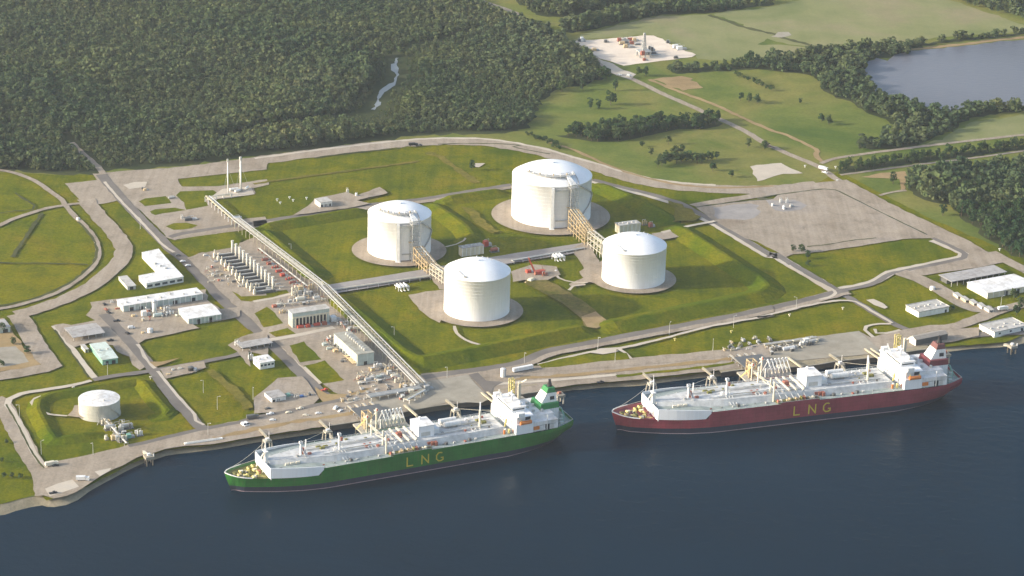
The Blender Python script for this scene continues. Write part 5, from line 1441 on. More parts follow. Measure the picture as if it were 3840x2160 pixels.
# red pump skids between the stacks and the trestle
for k in range(8):
    t = k / 7
    q = G((CR['M1'](120, 1135)[0] * (1 - t) + CR['M1'](430, 1395)[0] * t, CR['M1'](120, 1135)[1] * (1 - t) + CR['M1'](430, 1395)[1] * t))
    skid('red-brown pump skid in the row squeezed between the white stacks and the trestle', q, 7, 4.5, 3.2, body='red_paint' if k in (2, 3, 4, 5) else 'rust_red', kind=k, group='red pump skids along the trestle', name='pump_skid', cat='pump skid')
EQ = [
 ('M0', 1990, 1090, 5, 3, 2.4, 'pale_steel', 1, 'low grey skid at the upper left corner of the stack yard'), ('M0', 2090, 1150, 5, 3, 2.2, 'grey_steel', 0, 'low grey skid left of the upper stacks'),
 ('M0', 2010, 1220, 4, 3, 2.6, 'cream_steel', 2, 'short cream columns in the open gravel left of the stacks'), ('M0', 2200, 1230, 6, 3, 2.2, 'tan_steel', 1, 'tan skid in the gravel left of the middle stacks'),
 ('M0', 2130, 1330, 5, 3, 2.4, 'rust_red', 1, 'rusty skid by the main road next to the stack yard'), ('M0', 2330, 1390, 7, 4, 3, 'pale_steel', 2, 'pale columns at the lower left of the stack yard'),
 ('L1', 20, 210, 8, 4, 4, 'cream_steel', 2, 'cream columns below the last stacks of the row'), ('L1', 150, 230, 6, 3, 3, 'pale_steel', 0, 'pale drum skid at the foot of the last stack'),
 ('L1', 400, 290, 7, 5, 10, 'cream_steel', 2, 'tall cream columns behind the compressor hall'), ('L1', 470, 260, 8, 5, 7, 'tan_steel', 1, 'tan casing behind the compressor hall'), ('L1', 520, 300, 8, 5, 6, 'pale_steel', 2, 'pale columns behind the compressor hall, nearest the trestle'),
 ('L1', 560, 230, 6, 4, 6, 'tan_steel', 2, 'tan columns under the trestle at the pipe alley'), ('L1', 610, 330, 6, 4, 5, 'pale_steel', 0, 'pale drum above the right end of the compressor hall'), ('L1', 460, 340, 9, 5, 5, 'cream_steel', 0, 'cream drum directly behind the compressor hall roof'),
 ('L1', 220, 400, 7, 4, 3, 'rust_red', 1, 'rusty casing left of the compressor hall, beside the small lawn'), ('L1', 280, 460, 7, 4, 4, 'tan_steel', 2, 'tan columns at the left end of the compressor hall'), ('L1', 250, 390, 6, 3, 4, 'cream_steel', 0, 'cream drum above the small lawn by the compressor hall'),
 ('L1', 460, 600, 7, 5, 3.4, 'red_paint', 0, 'first red motor in front of the compressor hall, from the left'), ('L1', 540, 590, 7, 5, 3.4, 'red_paint', 1, 'second red motor in front of the compressor hall'), ('L1', 620, 578, 7, 5, 3.4, 'red_paint', 0, 'third red motor in front of the compressor hall'),
 ('L1', 700, 568, 7, 5, 3.4, 'rust_red', 1, 'last red motor in front of the compressor hall, nearest the trestle'),
 ('L1', 790, 530, 9, 6, 5, 'white_paint', 1, 'white casing at the right end of the compressor hall'), ('L1', 840, 570, 8, 5, 4, 'pale_steel', 2, 'pale columns between compressor hall and boiler house'), ('L1', 940, 570, 9, 5, 5, 'white_paint', 2, 'white columns beside the trestle above the boiler house'),
 ('L1', 1000, 620, 8, 5, 4, 'cream_steel', 0, 'cream drum beside the trestle behind the boiler house'),
 ('L1', 700, 770, 6, 4, 3, 'green_grey_wall', 1, 'green-grey casing left of the boiler house'), ('L1', 740, 810, 6, 4, 3, 'green_grey_wall', 0, 'green-grey drum left of the boiler house'), ('L1', 810, 830, 7, 4, 3, 'tan_steel', 1, 'tan casing left of the boiler house by its canopy'),
 ('L1', 870, 930, 5, 3, 2.2, 'dark_steel', 1, 'dark skid in front of the boiler house corner'), ('L1', 1190, 985, 6, 5, 4.5, 'white_paint', 2, 'white columns below the boiler house'),
 ('L1', 1030, 1100, 7, 5, 4, 'cream_steel', 2, 'cream columns at the left of the lower pump yard'), ('L1', 1110, 1110, 6, 3.5, 3.4, 'pale_steel', 0, 'pale drum in the lower pump yard, first from the left'), ('L1', 1160, 1095, 6, 3.5, 3.4, 'pale_steel', 1, 'pale casing in the lower pump yard'),
 ('L1', 1215, 1085, 6, 3.5, 3.4, 'green_grey_wall', 0, 'green-grey drum in the lower pump yard'), ('L1', 1260, 1075, 6, 3.5, 3.4, 'pale_steel', 1, 'pale casing at the right of the lower pump yard'), ('L1', 1300, 1030, 7, 4, 5, 'tan_steel', 2, 'tan columns beside the trestle at the lower pump yard'),
 ('L1', 1370, 1080, 7, 4, 4, 'cream_steel', 0, 'cream drum beside the trestle near the jetty'), ('L1', 1250, 1010, 6, 4, 4, 'dark_steel', 1, 'dark casing at the top of the lower pump yard'), ('L1', 1330, 990, 6, 4, 4, 'pale_steel', 2, 'pale columns under the lower trestle'),
 ('L1', 1040, 1145, 5, 3, 3, 'cream_steel', 1, 'cream casing at the bottom left of the lower pump yard'),
 ('L0', 2290, 770, 5, 4, 5, 'white_paint', 2, 'white columns at the left end of the grey canopy'), ('L0', 2420, 900, 5, 4, 5, 'white_paint', 2, 'white columns left of the control room'), ('L0', 2500, 760, 7, 4, 3, 'grey_steel', 0, 'grey drum under the grey canopy'),
 ('L0', 1410, 480, 8, 4, 5, 'white_paint', 1, 'white casing in front of the long narrow shed'), ('L0', 1530, 490, 9, 4, 4, 'mint_roof', 0, 'pale blue drum in front of the long narrow shed'), ('L0', 1640, 470, 8, 4, 4, 'white_paint', 2, 'white columns between the long shed and the square warehouse'),
 ('L0', 1430, 400, 6, 4, 3, 'rust_red', 1, 'red-brown casing against the long narrow shed'), ('L0', 1300, 490, 5, 3, 2.5, 'tan_steel', 1, 'tan casing left of the white equipment by the long shed'), ('L0', 1610, 440, 6, 4, 5, 'white_paint', 2, 'pair of white columns behind the pale blue drum'),
 ('L0', 1140, 420, 5, 3, 2.2, 'rust_red', 0, 'rusty drum at the left end of the long narrow shed'), ('L0', 1080, 360, 3, 3, 2.6, 'white_paint', 2, 'small white cylinders at the corner of the long narrow shed'),
 ('L0', 1390, 650, 4, 3, 2, 'tan_steel', 1, 'tan crate stack beside the white tank in the works yard'),
 ('L0', 1680, 1010, 4, 2.5, 2, 'pale_steel', 1, 'left grey cabinet on the gravel patch right of the crossroads'), ('L0', 1740, 1000, 4, 2.5, 2, 'cream_steel', 0, 'cream drum on the gravel patch right of the crossroads'), ('L0', 1640, 1050, 6, 3, 1.6, 'tan_steel', 1, 'tan pallets at the lower edge of the gravel patch'),
 ('L1', 350, 1260, 6, 4, 3, 'mint_wall', 1, 'green casing right of the substation'), ('L1', 420, 1280, 6, 4, 3, 'grey_steel', 2, 'grey columns right of the substation'), ('L1', 480, 1270, 6, 3, 2.5, 'blue_paint', 1, 'bluish casing further right of the substation'), ('L1', 550, 1255, 3, 3, 3, 'dark_steel', 1, 'dark box at the right corner of the substation gravel'),
 ('B0', 1010, 490, 6, 5, 4, 'cream_steel', 2, 'cream columns at the foot of the low grey tank'), ('B0', 1060, 540, 8, 5, 4, 'pale_steel', 0, 'pale drum below the low grey tank'), ('B0', 1150, 570, 8, 6, 5, 'pale_steel', 2, 'pale columns in the pump station below the low grey tank'),
 ('B0', 1220, 530, 10, 6, 4, 'grey_steel', 0, 'grey drum at the right of the pump station'), ('B0', 1180, 650, 8, 5, 4, 'cream_steel', 2, 'cream columns at the quay end of the pump station'), ('B0', 1110, 640, 6, 4, 3.5, 'tan_steel', 1, 'tan casing at the quay end of the pump station'), ('B0', 1260, 620, 6, 4, 3, 'mint_wall', 1, 'green casing on the concrete right of the pump station'),
 ('B0', 1350, 600, 5, 4, 4, 'white_paint', 2, 'white columns at the right corner of the pump station slab'), ('B0', 1030, 640, 3, 3, 3, 'cream_steel', 1, 'small cream cabinet left of the pump station'),
 ('M0', 1660, 530, 7, 2.4, 2.5, 'pale_steel', 0, 'long grey drum lying between the lawn patches below the flare road'), ('M0', 1760, 730, 3, 3, 4, 'white_paint', 2, 'white cylinders left of the dark separator'), ('M0', 1840, 735, 13, 6, 2.8, 'dark_steel', 1, 'dark separator on the gravel above the upper road'),
 ('M0', 1410, 450, 5, 3, 2, 'tan_steel', 1, 'tan equipment on the pale gravel by the main road'), ('M0', 1380, 440, 3, 3, 2, 'dark_steel', 1, 'dark box on the pale gravel by the main road'), ('M0', 2290, 730, 9, 4, 3.2, 'white_paint', 0, 'white drum where the trestle meets the upper road'),
 ('M1', 910, 480, 3, 3, 5, 'white_paint', 2, 'white upright cylinders right of the pump house, on the track'), ('M1', 1000, 515, 3, 3, 4, 'white_paint', 1, 'white cabinet right of the pump house near the pale patch'),
 ('M1', 2260, 985, 8, 5, 5, 'red_paint', 1, 'red machinery behind the front left tank'), ('M1', 2330, 1040, 8, 5, 4, 'rust_red', 0, 'rusty drum behind the front left tank, right of the red machinery'),
 ('M2', 1330, 780, 6, 4, 4, 'tan_steel', 2, 'tan columns right of the cream plant room'), ('M2', 1400, 800, 6, 4, 4, 'rust_red', 1, 'rusty casing right of the cream plant room'), ('M2', 480, 1240, 3, 2, 2, 'white_paint', 1, 'white cabinet on the gravel right of the red crane'),
 ('M3', 225, 575, 3, 3, 5, 'white_paint', 2, 'white upright vessel, back left of the cluster in the big gravel yard'), ('M3', 285, 575, 3, 3, 5, 'white_paint', 2, 'white upright vessel, back right of the cluster in the big gravel yard'),
 ('M3', 260, 635, 3, 3, 4, 'white_paint', 1, 'white cabinet at the front of the cluster in the big gravel yard'), ('M3', 330, 615, 4, 3, 3, 'grey_steel', 0, 'grey drum right of the cluster in the big gravel yard'), ('M3', 150, 605, 3, 2, 3, 'white_paint', 1, 'white cabinet left of the cluster in the big gravel yard'),
]
for tg, x, y, L, D, H, bm_, kd, lb in EQ:
    skid(lb, W(tg, x, y), L, D, H, body=bm_, kind=kd)
# tall white tower in front of the long shed
q = W('L0', 1490, 470); hh = hgt(q, 'L0', 325)
o = thing('process_tower', 'slender white tower rising in front of the long narrow shed', 'tower', (q.x, q.y, 0), TB)
put(MB().cyl((0, 0), 1.5, 0, hh, 14), 'column', 'white_paint', o, smooth=True)
put(MB().cyl((0, 0), 2.3, hh - 1.2, hh - .6, 14), 'platform', 'pale_steel', o)
put(MB().bx(-3, 3, -2.4, 2.4, 0, 1), 'footing', 'concrete', o)
put(MB().tube([(1.9, 0, .5), (1.9, 0, hh - 2), (1.2, 0, hh - 1.5)], .35, 6), 'riser_pipe', 'white_paint', o)
# upright white tanks
for tg, x, y, yt, r_, lb in (('L1', 2410, 1080, 985, 1.9, 'white upright tank by the quay road, left of the parked tank trailer'), ('L0', 1450, 645, 600, 2.2, 'short white upright tank in the works yard'), ('L3', 1690, 225, 195, 2.3, 'white round tank on the road below the long grey shelter'),
                              ('L0', 1880, 1010, 985, 1.6, 'small white round tank on the gravel patch beside a black one'), ('M0', 755, 740, 715, 1.6, 'small white tank at the bend of the pale loop road')):
    q = W(tg, x, y); hh = max(2.5, hgt(q, tg, yt))
    o = thing('upright_tank', lb, 'tank', (q.x, q.y, 0), 0)
    put(MB().cyl((0, 0), r_, 0, hh, 18), 'shell', 'white_paint', o, smooth=False)
    put(MB().lathe([(r_ + .1, hh - .1), (r_ + .1, hh + .05), (.05, hh + r_ * .35)], 18), 'roof', 'white_roof', o)
    put(MB().bar((r_ + .2, 0, 0), (r_ + .2, 0, hh), .5, .15), 'ladder', 'grey_steel', o)
q = W('L0', 1845, 1012)
o = thing('upright_tank', 'black round tank on the gravel patch beside the small white one', 'tank', (q.x, q.y, 0), 0)
put(MB().cyl((0, 0), 2.3, 0, 3.6, 18), 'shell', 'black_paint', o); put(MB().lathe([(2.4, 3.5), (2.4, 3.65), (.05, 4.2)], 18), 'roof', 'dark_steel', o)

# red crawler crane in the middle of the tank area
q = W('M2', 310, 1270)
o = thing('crawler_crane', 'red crawler crane with raised lattice boom between the two front tanks', 'crane', (q.x, q.y, 0), TB)
for s in (-1, 1): put(MB().bx(-4.5, 4.5, s * 2.4 - .7, s * 2.4 + .7, 0, 1.4), 'track', 'dark_steel', o)
put(MB().bx(-3, 5.5, -2.2, 2.2, 1.4, 4.4), 'house', 'red_paint', o)
put(MB().bx(-4.6, -2.9, -2.6, -.6, 1.8, 4.6), 'cab', 'rust_red', o)
bm_ = MB(); A0 = Vector((-3, 0, 2)); A1 = Vector((-9, 2, 16))
for i, j in ((-.8, -.8), (.8, -.8), (.8, .8), (-.8, .8)): bm_.bar(A0 + Vector((0, i, j)), A1 + Vector((0, i * .6, j * .6)), .5)
for k in range(8):
    p = A0.lerp(A1, k / 8); p2 = A0.lerp(A1, (k + 1) / 8)
    bm_.bar(p + Vector((0, -.8, 0)), p2 + Vector((0, .8, 0)), .35); bm_.bar(p + Vector((0, 0, -.8)), p2 + Vector((0, 0, .8)), .35)
put(bm_, 'boom', 'red_paint', o)
put(MB().tube([A1, A1 + Vector((-.3, 0, -11))], .12, 4), 'hoist_rope', 'dark_steel', o)
put(MB().tube([(4, 0, 4.5), (2.5, 0, 9), A1], .16, 5), 'pendant', 'rust_red', o)
skid('rust-red machinery left of the crawler crane', W('M2', 225, 1255), 8, 4.5, 4, body='red_paint', kind=1)
skid('rust-red pipe stack right of the crawler crane', W('M2', 365, 1290), 6, 4, 4.5, body='rust_red', kind=2)
q = W('M2', 235, 1330)
o = thing('tarpaulin_pile', 'cream covered heap on the bare dirt in front of the red crane', 'heap', (q.x, q.y, 0), TB + .5)
put(MB().box((0, 0, 1.6), (9, 6, 3.2), 0, .45), 'cover', 'cream_wall', o)
put(MB().bx(-5, 5, -3.4, 3.4, 0, .3), 'pallet', 'tan_steel', o)

# ================================================================== drill pad
q = W('T2', 1322, 545); hh = hgt(q, 'T2', 335)
o = thing('drilling_rig', 'tall dark drilling derrick on the sandy pad', 'drilling rig', (q.x, q.y, 0), .3)
d_ = MB()
for sx in (-1, 1):
    for sy in (-1, 1): d_.bar((sx * 2.2, sy * 2.2, 7), (sx * .9, sy * .9, hh), .5)
for k in range(9):
    z0 = 7 + (hh - 7) * k / 9; z1 = 7 + (hh - 7) * (k + 1) / 9
    w0 = 2.2 - 1.3 * k / 9; w1 = 2.2 - 1.3 * (k + 1) / 9
    for s in (-1, 1):
        d_.bar((-w0, s * w0, z0), (w1, s * w1, z1), .28); d_.bar((s * w0, -w0, z0), (s * w1, w1, z1), .28)
        d_.bar((-w0, s * w0, z0), (w0, s * w0, z0), .25); d_.bar((s * w0, -w0, z0), (s * w0, w0, z0), .25)
put(d_, 'derrick', 'grey_steel', o)
put(MB().bx(-1.1, 1.1, -1.1, 1.1, hh, hh + 1.8), 'crown_block', 'grey_steel', o)
put(MB().bx(-7, 7, -6, 6, 5.8, 7), 'drill_floor', 'grey_steel', o)
sb = MB()
for sx in (-6, 0, 6):
    for sy in (-5, 5): sb.bx(sx - .6, sx + .6, sy - .6, sy + .6, 0, 5.8)
put(sb, 'substructure', 'grey_steel', o)
put(MB().bx(-6, -2, -9.5, -6.2, 4, 8.5), 'dog_house', 'rust_red', o)
put(MB().box((12, -2, 2.0), (14, 1.6, .6)), 'catwalk', 'grey_steel', o)
RIG = [(1370, 520, 12, 8, 9, 'dark_steel', 2, 'dark tank battery right of the drilling derrick'), (1400, 500, 8, 6, 6, 'grey_steel', 1, 'grey housing behind the tank battery at the derrick'), (1420, 530, 9, 5, 3, 'dark_steel', 0, 'dark drum right of the derrick'),
       (1340, 585, 6, 4, 2.6, 'rust_red', 1, 'red crate in front of the derrick'), (1100, 400, 8, 4, 4, 'rust_red', 1, 'back left crate of the cluster left of the derrick'), (1150, 400, 8, 4, 4, 'grey_steel', 1, 'second crate in the back row left of the derrick'), (1200, 395, 8, 4, 4, 'rust_red', 0, 'third piece in the back row left of the derrick'), (1245, 400, 8, 4, 4, 'tan_steel', 1, 'last crate in the back row, nearest the derrick'),
       (1120, 430, 8, 4, 4, 'tan_steel', 0, 'left drum in the middle row of rig equipment'), (1170, 430, 8, 4, 4, 'dark_steel', 1, 'dark crate in the middle row of rig equipment'), (1220, 430, 8, 4, 4, 'rust_red', 1, 'red crate in the middle row of rig equipment'), (1265, 435, 7, 4, 3, 'grey_steel', 0, 'grey drum in the middle row of rig equipment'),
       (1160, 460, 8, 4, 4, 'tan_steel', 1, 'left crate in the front row of rig equipment'), (1210, 462, 8, 4, 3, 'grey_steel', 1, 'right crate in the front row of rig equipment'),
       (735, 400, 6, 5, 5, 'white_paint', 1, 'white and dark machine at the left corner of the sandy pad'), (710, 400, 5, 4, 3, 'dark_steel', 1, 'dark box at the left corner of the sandy pad'), (965, 410, 6, 4, 3, 'dark_steel', 1, 'dark box at the back edge of the sandy pad'), (860, 490, 8, 5, 3, 'tan_steel', 1, 'tan heap at the left edge of the sandy pad'),
       (1650, 465, 12, 5, 4, 'white_paint', 1, 'left white trailer at the right side of the sandy pad'), (1690, 480, 12, 5, 4, 'white_paint', 1, 'right white trailer at the right side of the sandy pad'), (1560, 415, 5, 4, 3, 'dark_steel', 1, 'dark box at the back right edge of the sandy pad'), (1635, 565, 5, 4, 3, 'dark_steel', 0, 'dark drum at the front right edge of the sandy pad')]
for x, y, L, D, H, bm_, kd, lb in RIG: skid(lb, W('T2', x, y), L, D, H, rz=.25, body=bm_, kind=kd)

# ================================================================== lamp posts, cabinets
LP = [('L2', 2190, 590, 'lamp post at the bend of the front road below the right basin'), ('L2', 1570, 660, 'lamp post on the front road above the quay lawn'), ('L2', 880, 800, 'lamp post at the lay-by of the front road'), ('L2', 1990, 830, 'lamp post at the top of the quay lawn left of the red ship jetty'),
      ('L2', 170, 950, 'lamp post above the parked tank trailer'), ('L2', 1045, 940, 'lamp post at the foot path across the quay lawn'), ('L3', 375, 410, 'lamp post beside the front road near the right-hand crossing'), ('SB', 555, 135, 'lamp post behind the concrete yard of the green ship jetty'),
      ('B0', 2010, 610, 'lamp post on the quay below the lawn, left of the green ship'), ('B0', 900, 800, 'lamp post on the gravel quay below the low grey tank'), ('B0', 400, 785, 'lamp post at the lower left corner of the small tank basin'), ('B0', 190, 430, 'lamp post at the left bank of the small tank basin'),
      ('M1', 365, 1075, 'lamp post in the basin left of the left tank'), ('L1', 1360, 700, 'lamp post in the basin left of the front left tank'), ('L0', 1040, 1055, 'lamp post on the lawn in front of the mint building'), ('L0', 1965, 1220, 'lamp post on the lawn left of the control room'), ('B0', 2100, 350, 'lamp post on the lawn above the quay, near the control room'),
      ('M0', 1355, 820, 'lamp post on the lawn left of the main road'), ('L3', 2350, 400, 'lamp post near the site cabins at the right edge'), ('SA', 470, 250, 'lamp post left of the substation gravel')]
pr_ = None
for tg, x, y, lb in LP:
    q = W(tg, x, y)
    if pr_ is None:
        pr_ = o = thing('lamp_post', lb, 'lamp post', (q.x, q.y, 0), .3, 'lamp posts')
        put(MB().cyl((0, 0), .2, 0, 10.5, 8, .12), 'post', 'pale_steel', o)
        put(MB().bar((0, 0, 10.3), (1.8, 0, 10.7), .18), 'arm', 'pale_steel', o)
        put(MB().bx(1.5, 2.4, -.3, .3, 10.55, 10.85), 'lamp_head', 'pale_steel', o)
    else: copy_thing(pr_, (q.x, q.y, 0), random.uniform(0, 6), lb)
HY = [('M1', 380, 1100, 'topmost yellow hydrant on the dark bank beside the upper trestle'), ('M1', 455, 1165, 'second yellow hydrant on the bank beside the upper trestle'), ('M1', 530, 1230, 'third yellow hydrant on the bank beside the upper trestle'), ('M1', 605, 1303, 'fourth yellow hydrant on the bank, near the pipe alley'), ('M1', 660, 1355, 'lowest yellow hydrant on the bank where the alley meets the trestle'),
      ('L2', 1625, 715, 'yellow hydrant on the quay lawn below the front road'), ('L2', 2170, 640, 'yellow hydrant on the quay lawn at the road bend'), ('L3', 310, 480, 'pale hydrant on the lawn below the front road, far right'), ('L3', 825, 415, 'pale hydrant on the lawn below the right-hand crossing'), ('L0', 1455, 1085, 'cream hydrant at the corner of the crossroads by the small tank basin'), ('B0', 1610, 385, 'cream hydrant on the right bank of the small tank basin'),
      ('M1', 230, 550, 'white vent post on the upper lawn, front left of a loose group'), ('M1', 260, 580, 'white vent post on the upper lawn, nearest of a loose group'), ('M1', 350, 530, 'white vent post on the upper lawn, middle of a loose group'), ('M1', 385, 555, 'white vent post on the upper lawn, right of the middle'), ('M1', 515, 535, 'white vent post on the upper lawn closest to the pump house'),
      ('M3', 755, 235, 'white marker post right of the country road by the shelter belt'), ('M3', 460, 225, 'white marker post left of the country road near the sand patch'), ('M3', 770, 365, 'white marker post at the corner of the gravel road'), ('M3', 2340, 1030, 'white marker post on the grass in front of the right-edge wood'), ('L0', 710, 1185, 'cream hydrant on the bank behind the low grey tank')]
for tg, x, y, lb in HY:
    q = W(tg, x, y); m = 'yellow_steel' if 'yellow' in lb else ('white_paint' if 'white' in lb else 'cream_steel')
    o = thing('hydrant' if 'hydrant' in lb else 'marker_post', lb, 'hydrant' if 'hydrant' in lb else 'post', (q.x, q.y, 0), .4)
    put(MB().cyl((0, 0), .45, 0, 1.9, 8), 'post', m, o); put(MB().bx(-1.0, 1.0, -.5, .5, 1.5, 2.1), 'nozzle', m, o)

# small pumps, valves and ground piping scattered over the yards
def inside(tag_, poly, n, seed):
    g = np.random.default_rng(seed)
    pw = [(W(tag_, *q).x, W(tag_, *q).y) for q in poly]
    xs = [p[0] for p in pw]; ys = [p[1] for p in pw]; out = []
    while len(out) < n:
        x, y = g.uniform(min(xs), max(xs)), g.uniform(min(ys), max(ys))
        if pip(np.array([x]), np.array([y]), pw)[0]: out.append((x, y))
    return out
YARDS = [('M0', [(1920, 1110), (2180, 1070), (2300, 1300), (2420, 1400), (2100, 1380), (1980, 1250)], 26, 'stack yard left of the heaters'),
         ('L1', [(380, 250), (520, 190), (640, 290), (690, 350), (400, 400), (250, 380)], 22, 'crowded ground behind the compressor hall'),
         ('L1', [(1000, 1080), (1230, 940), (1330, 960), (1480, 1110), (1200, 1160), (1040, 1180)], 24, 'lower pump yard'),
         ('L1', [(760, 540), (900, 520), (1060, 650), (960, 660), (800, 600)], 12, 'gap between compressor hall and boiler house'),
         ('L1', [(660, 730), (760, 690), (960, 900), (1000, 1000), (900, 980), (700, 800)], 14, 'strip left of the boiler house'),
         ('L0', [(1230, 440), (1680, 400), (1720, 500), (1330, 560)], 14, 'yard in front of the long narrow shed'),
         ('L1', [(1480, 1180), (1640, 1150), (1720, 1230), (1560, 1290), (1300, 1330), (1180, 1330)], 18, 'pipe-filled ground at the trestle foot'),
         ('B0', [(1000, 470), (1150, 480), (1340, 590), (1240, 680), (1120, 690)], 12, 'pump station below the low grey tank'),
         ('L3', [(60, 800), (560, 710), (620, 760), (420, 830), (150, 880)], 16, 'piping at the back of the red ship yard')]
PALS = ['cream_steel', 'pale_steel', 'tan_steel', 'grey_steel', 'dark_steel', 'rust_red', 'dark_steel', 'walk_tan', 'grey_steel']
gq = random.Random(31)
for yi, (tg, poly, n, nm) in enumerate(YARDS):
    for k, (x, y) in enumerate(inside(tg, poly, n, 40 + yi)):
        kd = gq.randrange(4); m = gq.choice(PALS); q = Vector((x, y, 1.25 if 'ship yard' in nm or 'foot' in nm else 1.0))
        o = thing(('pump', 'valve', 'cabinet', 'pipe_loop')[kd], 'small %s in the %s' % (('pump', 'valve post', 'cabinet', 'pipe loop')[kd], nm), ('pump', 'valve', 'cabinet', 'pipe')[kd], q, TB + gq.choice([0, 1.57]) + gq.uniform(-.1, .1), 'small %ss in the %s' % (('pump', 'valve post', 'cabinet', 'pipe loop')[kd], nm))
        s_ = gq.uniform(.8, 1.4)
        if kd == 0:
            put(MB().bx(-1.5 * s_, 1.5 * s_, -.7 * s_, .7 * s_, 0, .4), 'base', 'concrete', o)
            put(MB().tube([(-1.3 * s_, 0, 1), (1.0 * s_, 0, 1)], .6 * s_, 9), 'casing', m, o)
        elif kd == 1:
            put(MB().cyl((0, 0), .3 * s_, 0, 2.6 * s_, 8), 'stem', m, o)
            put(MB().tube([(-.9 * s_, 0, 2.4 * s_), (.9 * s_, 0, 2.4 * s_)], .45 * s_, 8), 'head', m, o)
        elif kd == 2:
            put(MB().bx(-1.2 * s_, 1.2 * s_, -.8 * s_, .8 * s_, 0, 2.2 * s_), 'case', m, o)
            put(MB().bx(-1.3 * s_, 1.3 * s_, -.9 * s_, .9 * s_, 2.2 * s_ + .003, 2.2 * s_ + .15), 'lid', 'pale_steel', o)
        else:
            put(MB().tube([(-4 * s_, 0, .1), (-4 * s_, 0, 1.4), (0, 0, 1.4), (0, 0, 2.6), (4 * s_, 0, 2.6), (4 * s_, 0, .1)], .26, 7), 'pipe', m, o)
            put(MB().bx(-.4, .4, -.4, .4, 0, 1.1), 'support', 'concrete', o)
rack('pipe_rack', 'low pipe run along the left ends of the heater bodies in the stack yard', V2('M0', 2105, 1120), V2('L1', -10, 240), 2.4, 1.8, 8, 3, 'walk_tan', pr=(.18, .28))
rack('pipe_rack', 'low pipe run between the red pump skids and the long trestle', V2('M1', 60, 1040), V2('L1', 520, 215), 2.4, 2.6, 8, 3, 'rust_red', pr=(.18, .3))
rack('pipe_rack', 'low pipe run crossing behind the compressor hall to the trestle', V2('L1', 300, 395), V2('L1', 690, 345), 2.4, 3.0, 7, 3, 'walk_tan', pr=(.18, .28))
rack('pipe_rack', 'low pipe run along the front of the lower pump yard', V2('L1', 1010, 1150), V2('L1', 1420, 1085), 2.0, 2.0, 7, 3, 'pale_steel', pr=(.18, .28))
rack('pipe_rack', 'pipe run from the low grey tank to the quay', V2('B0', 1010, 470), V2('B0', 1220, 700), 2.6, 2.4, 6, 3, 'walk_tan', pr=(.2, .32))
# ================================================================== the two gas carriers
SHIP_O = Vector((-192.5, -326.0, WATER_Z)); SHIP_A = R(26)
DECK = 15.6
def lerp_tab(tab, x):
    if x <= tab[0][0]: return tab[0][1]
    for (x0, y0), (x1, y1) in zip(tab, tab[1:]):
        if x <= x1:
            t = (x - x0) / (x1 - x0); return y0 + (y1 - y0) * t
    return tab[-1][1]
HB_D = [(0, .25), (3, 4.6), (7, 8.0), (12, 10.6), (20, 13.6), (28, 15.6), (38, 18.2), (50, 20.4), (64, 21.5), (226, 21.5), (238, 20.4), (248, 18), (256, 15), (260, 13.5)]
HB_W = [(0, .1), (4, .2), (10, 4.2), (20, 8.8), (34, 14.5), (50, 19), (66, 21.4), (72, 21.5), (205, 21.5), (224, 18.5), (240, 12.5), (250, 7), (257, 2.5), (260, 1)]
TOP = [(0, 14.2), (8, 12.9), (20, 12.0), (27.9, 11.6), (62, 10.8), (64.5, DECK), (116, DECK), (117.5, DECK + 1.2), (144, DECK + 1.2), (145.5, DECK), (246, DECK - .6), (252, DECK - .2), (260, DECK + .6)]
def hull_band(zlo, zhi, xs, inset=0.0):
    """skin of both sides between two heights (functions of x), closed at stem and stern"""
    mb = MB()
    def half(x, z):
        d = lerp_tab(HB_D, x); w_ = lerp_tab(HB_W, x)
        t = max(0, min(1, z / 13.0))
        k = t ** (1.15 if x < 130 else .55)
        return w_ + (d - w_) * k + inset
    nz = 5
    for side in (-1, 1):
        vs = []; fs = []
        for x in xs:
            lo, hi = zlo(x), zhi(x)
            for j in range(nz + 1):
                z = lo + (hi - lo) * j / nz
                # raked stem and counter stern
                rake = max(0, 1 - x / 12) * (1 - min(1, z / 13)) * 4.5
                cnt = max(0, (x - 246) / 14) * (1 - min(1, max(0, z - 1) / 9)) * -9
                vs.append((x + rake + cnt, side * half(x, z), z))
        m = nz + 1
        for i in range(len(xs) - 1):
            for j in range(nz):
                a = i * m + j
                f = (a, a + m, a + m + 1, a + 1)
                fs.append(f if side < 0 else f[::-1])
        mb.add(vs, fs)
    # transom
    x = xs[-1]
    return mb
def half_at(x, z):
    d = lerp_tab(HB_D, x); w_ = lerp_tab(HB_W, x); t = max(0, min(1, z / 13.0))
    return w_ + (d - w_) * t ** (1.15 if x < 130 else .55)

def letters(txt, x0, z0, h, gap, w, th):
    """block letters on the side plating: strokes as bars in the x-z plane"""
    G_ = {'L': [((0, 1), (0, 0)), ((0, 0), (.9, 0))],
          'N': [((0, 0), (0, 1)), ((0, 1), (1, 0)), ((1, 0), (1, 1))],
          'G': [((.86, .93), (.65, 1)), ((.65, 1), (.3, 1)), ((.3, 1), (0, .72)), ((0, .72), (0, .28)), ((0, .28), (.3, 0)), ((.3, 0), (.72, 0)), ((.72, 0), (1, .12)), ((1, .12), (1, .36)), ((1, .36), (.66, .36))]}
    out = []
    x = x0
    for ch in txt:
        mb = MB()
        for a, b in G_[ch]:
            mb.bar((x + a[0] * w, -21.62, z0 + a[1] * h), (x + b[0] * w, -21.62, z0 + b[1] * h), .16, th) if a[0] != b[0] else mb.bx(x + a[0] * w - th / 2, x + a[0] * w + th / 2, -21.7, -21.54, z0 + min(a[1], b[1]) * h - th / 2, z0 + max(a[1], b[1]) * h + th / 2)
        out.append(mb)
        x += w + gap
    return out

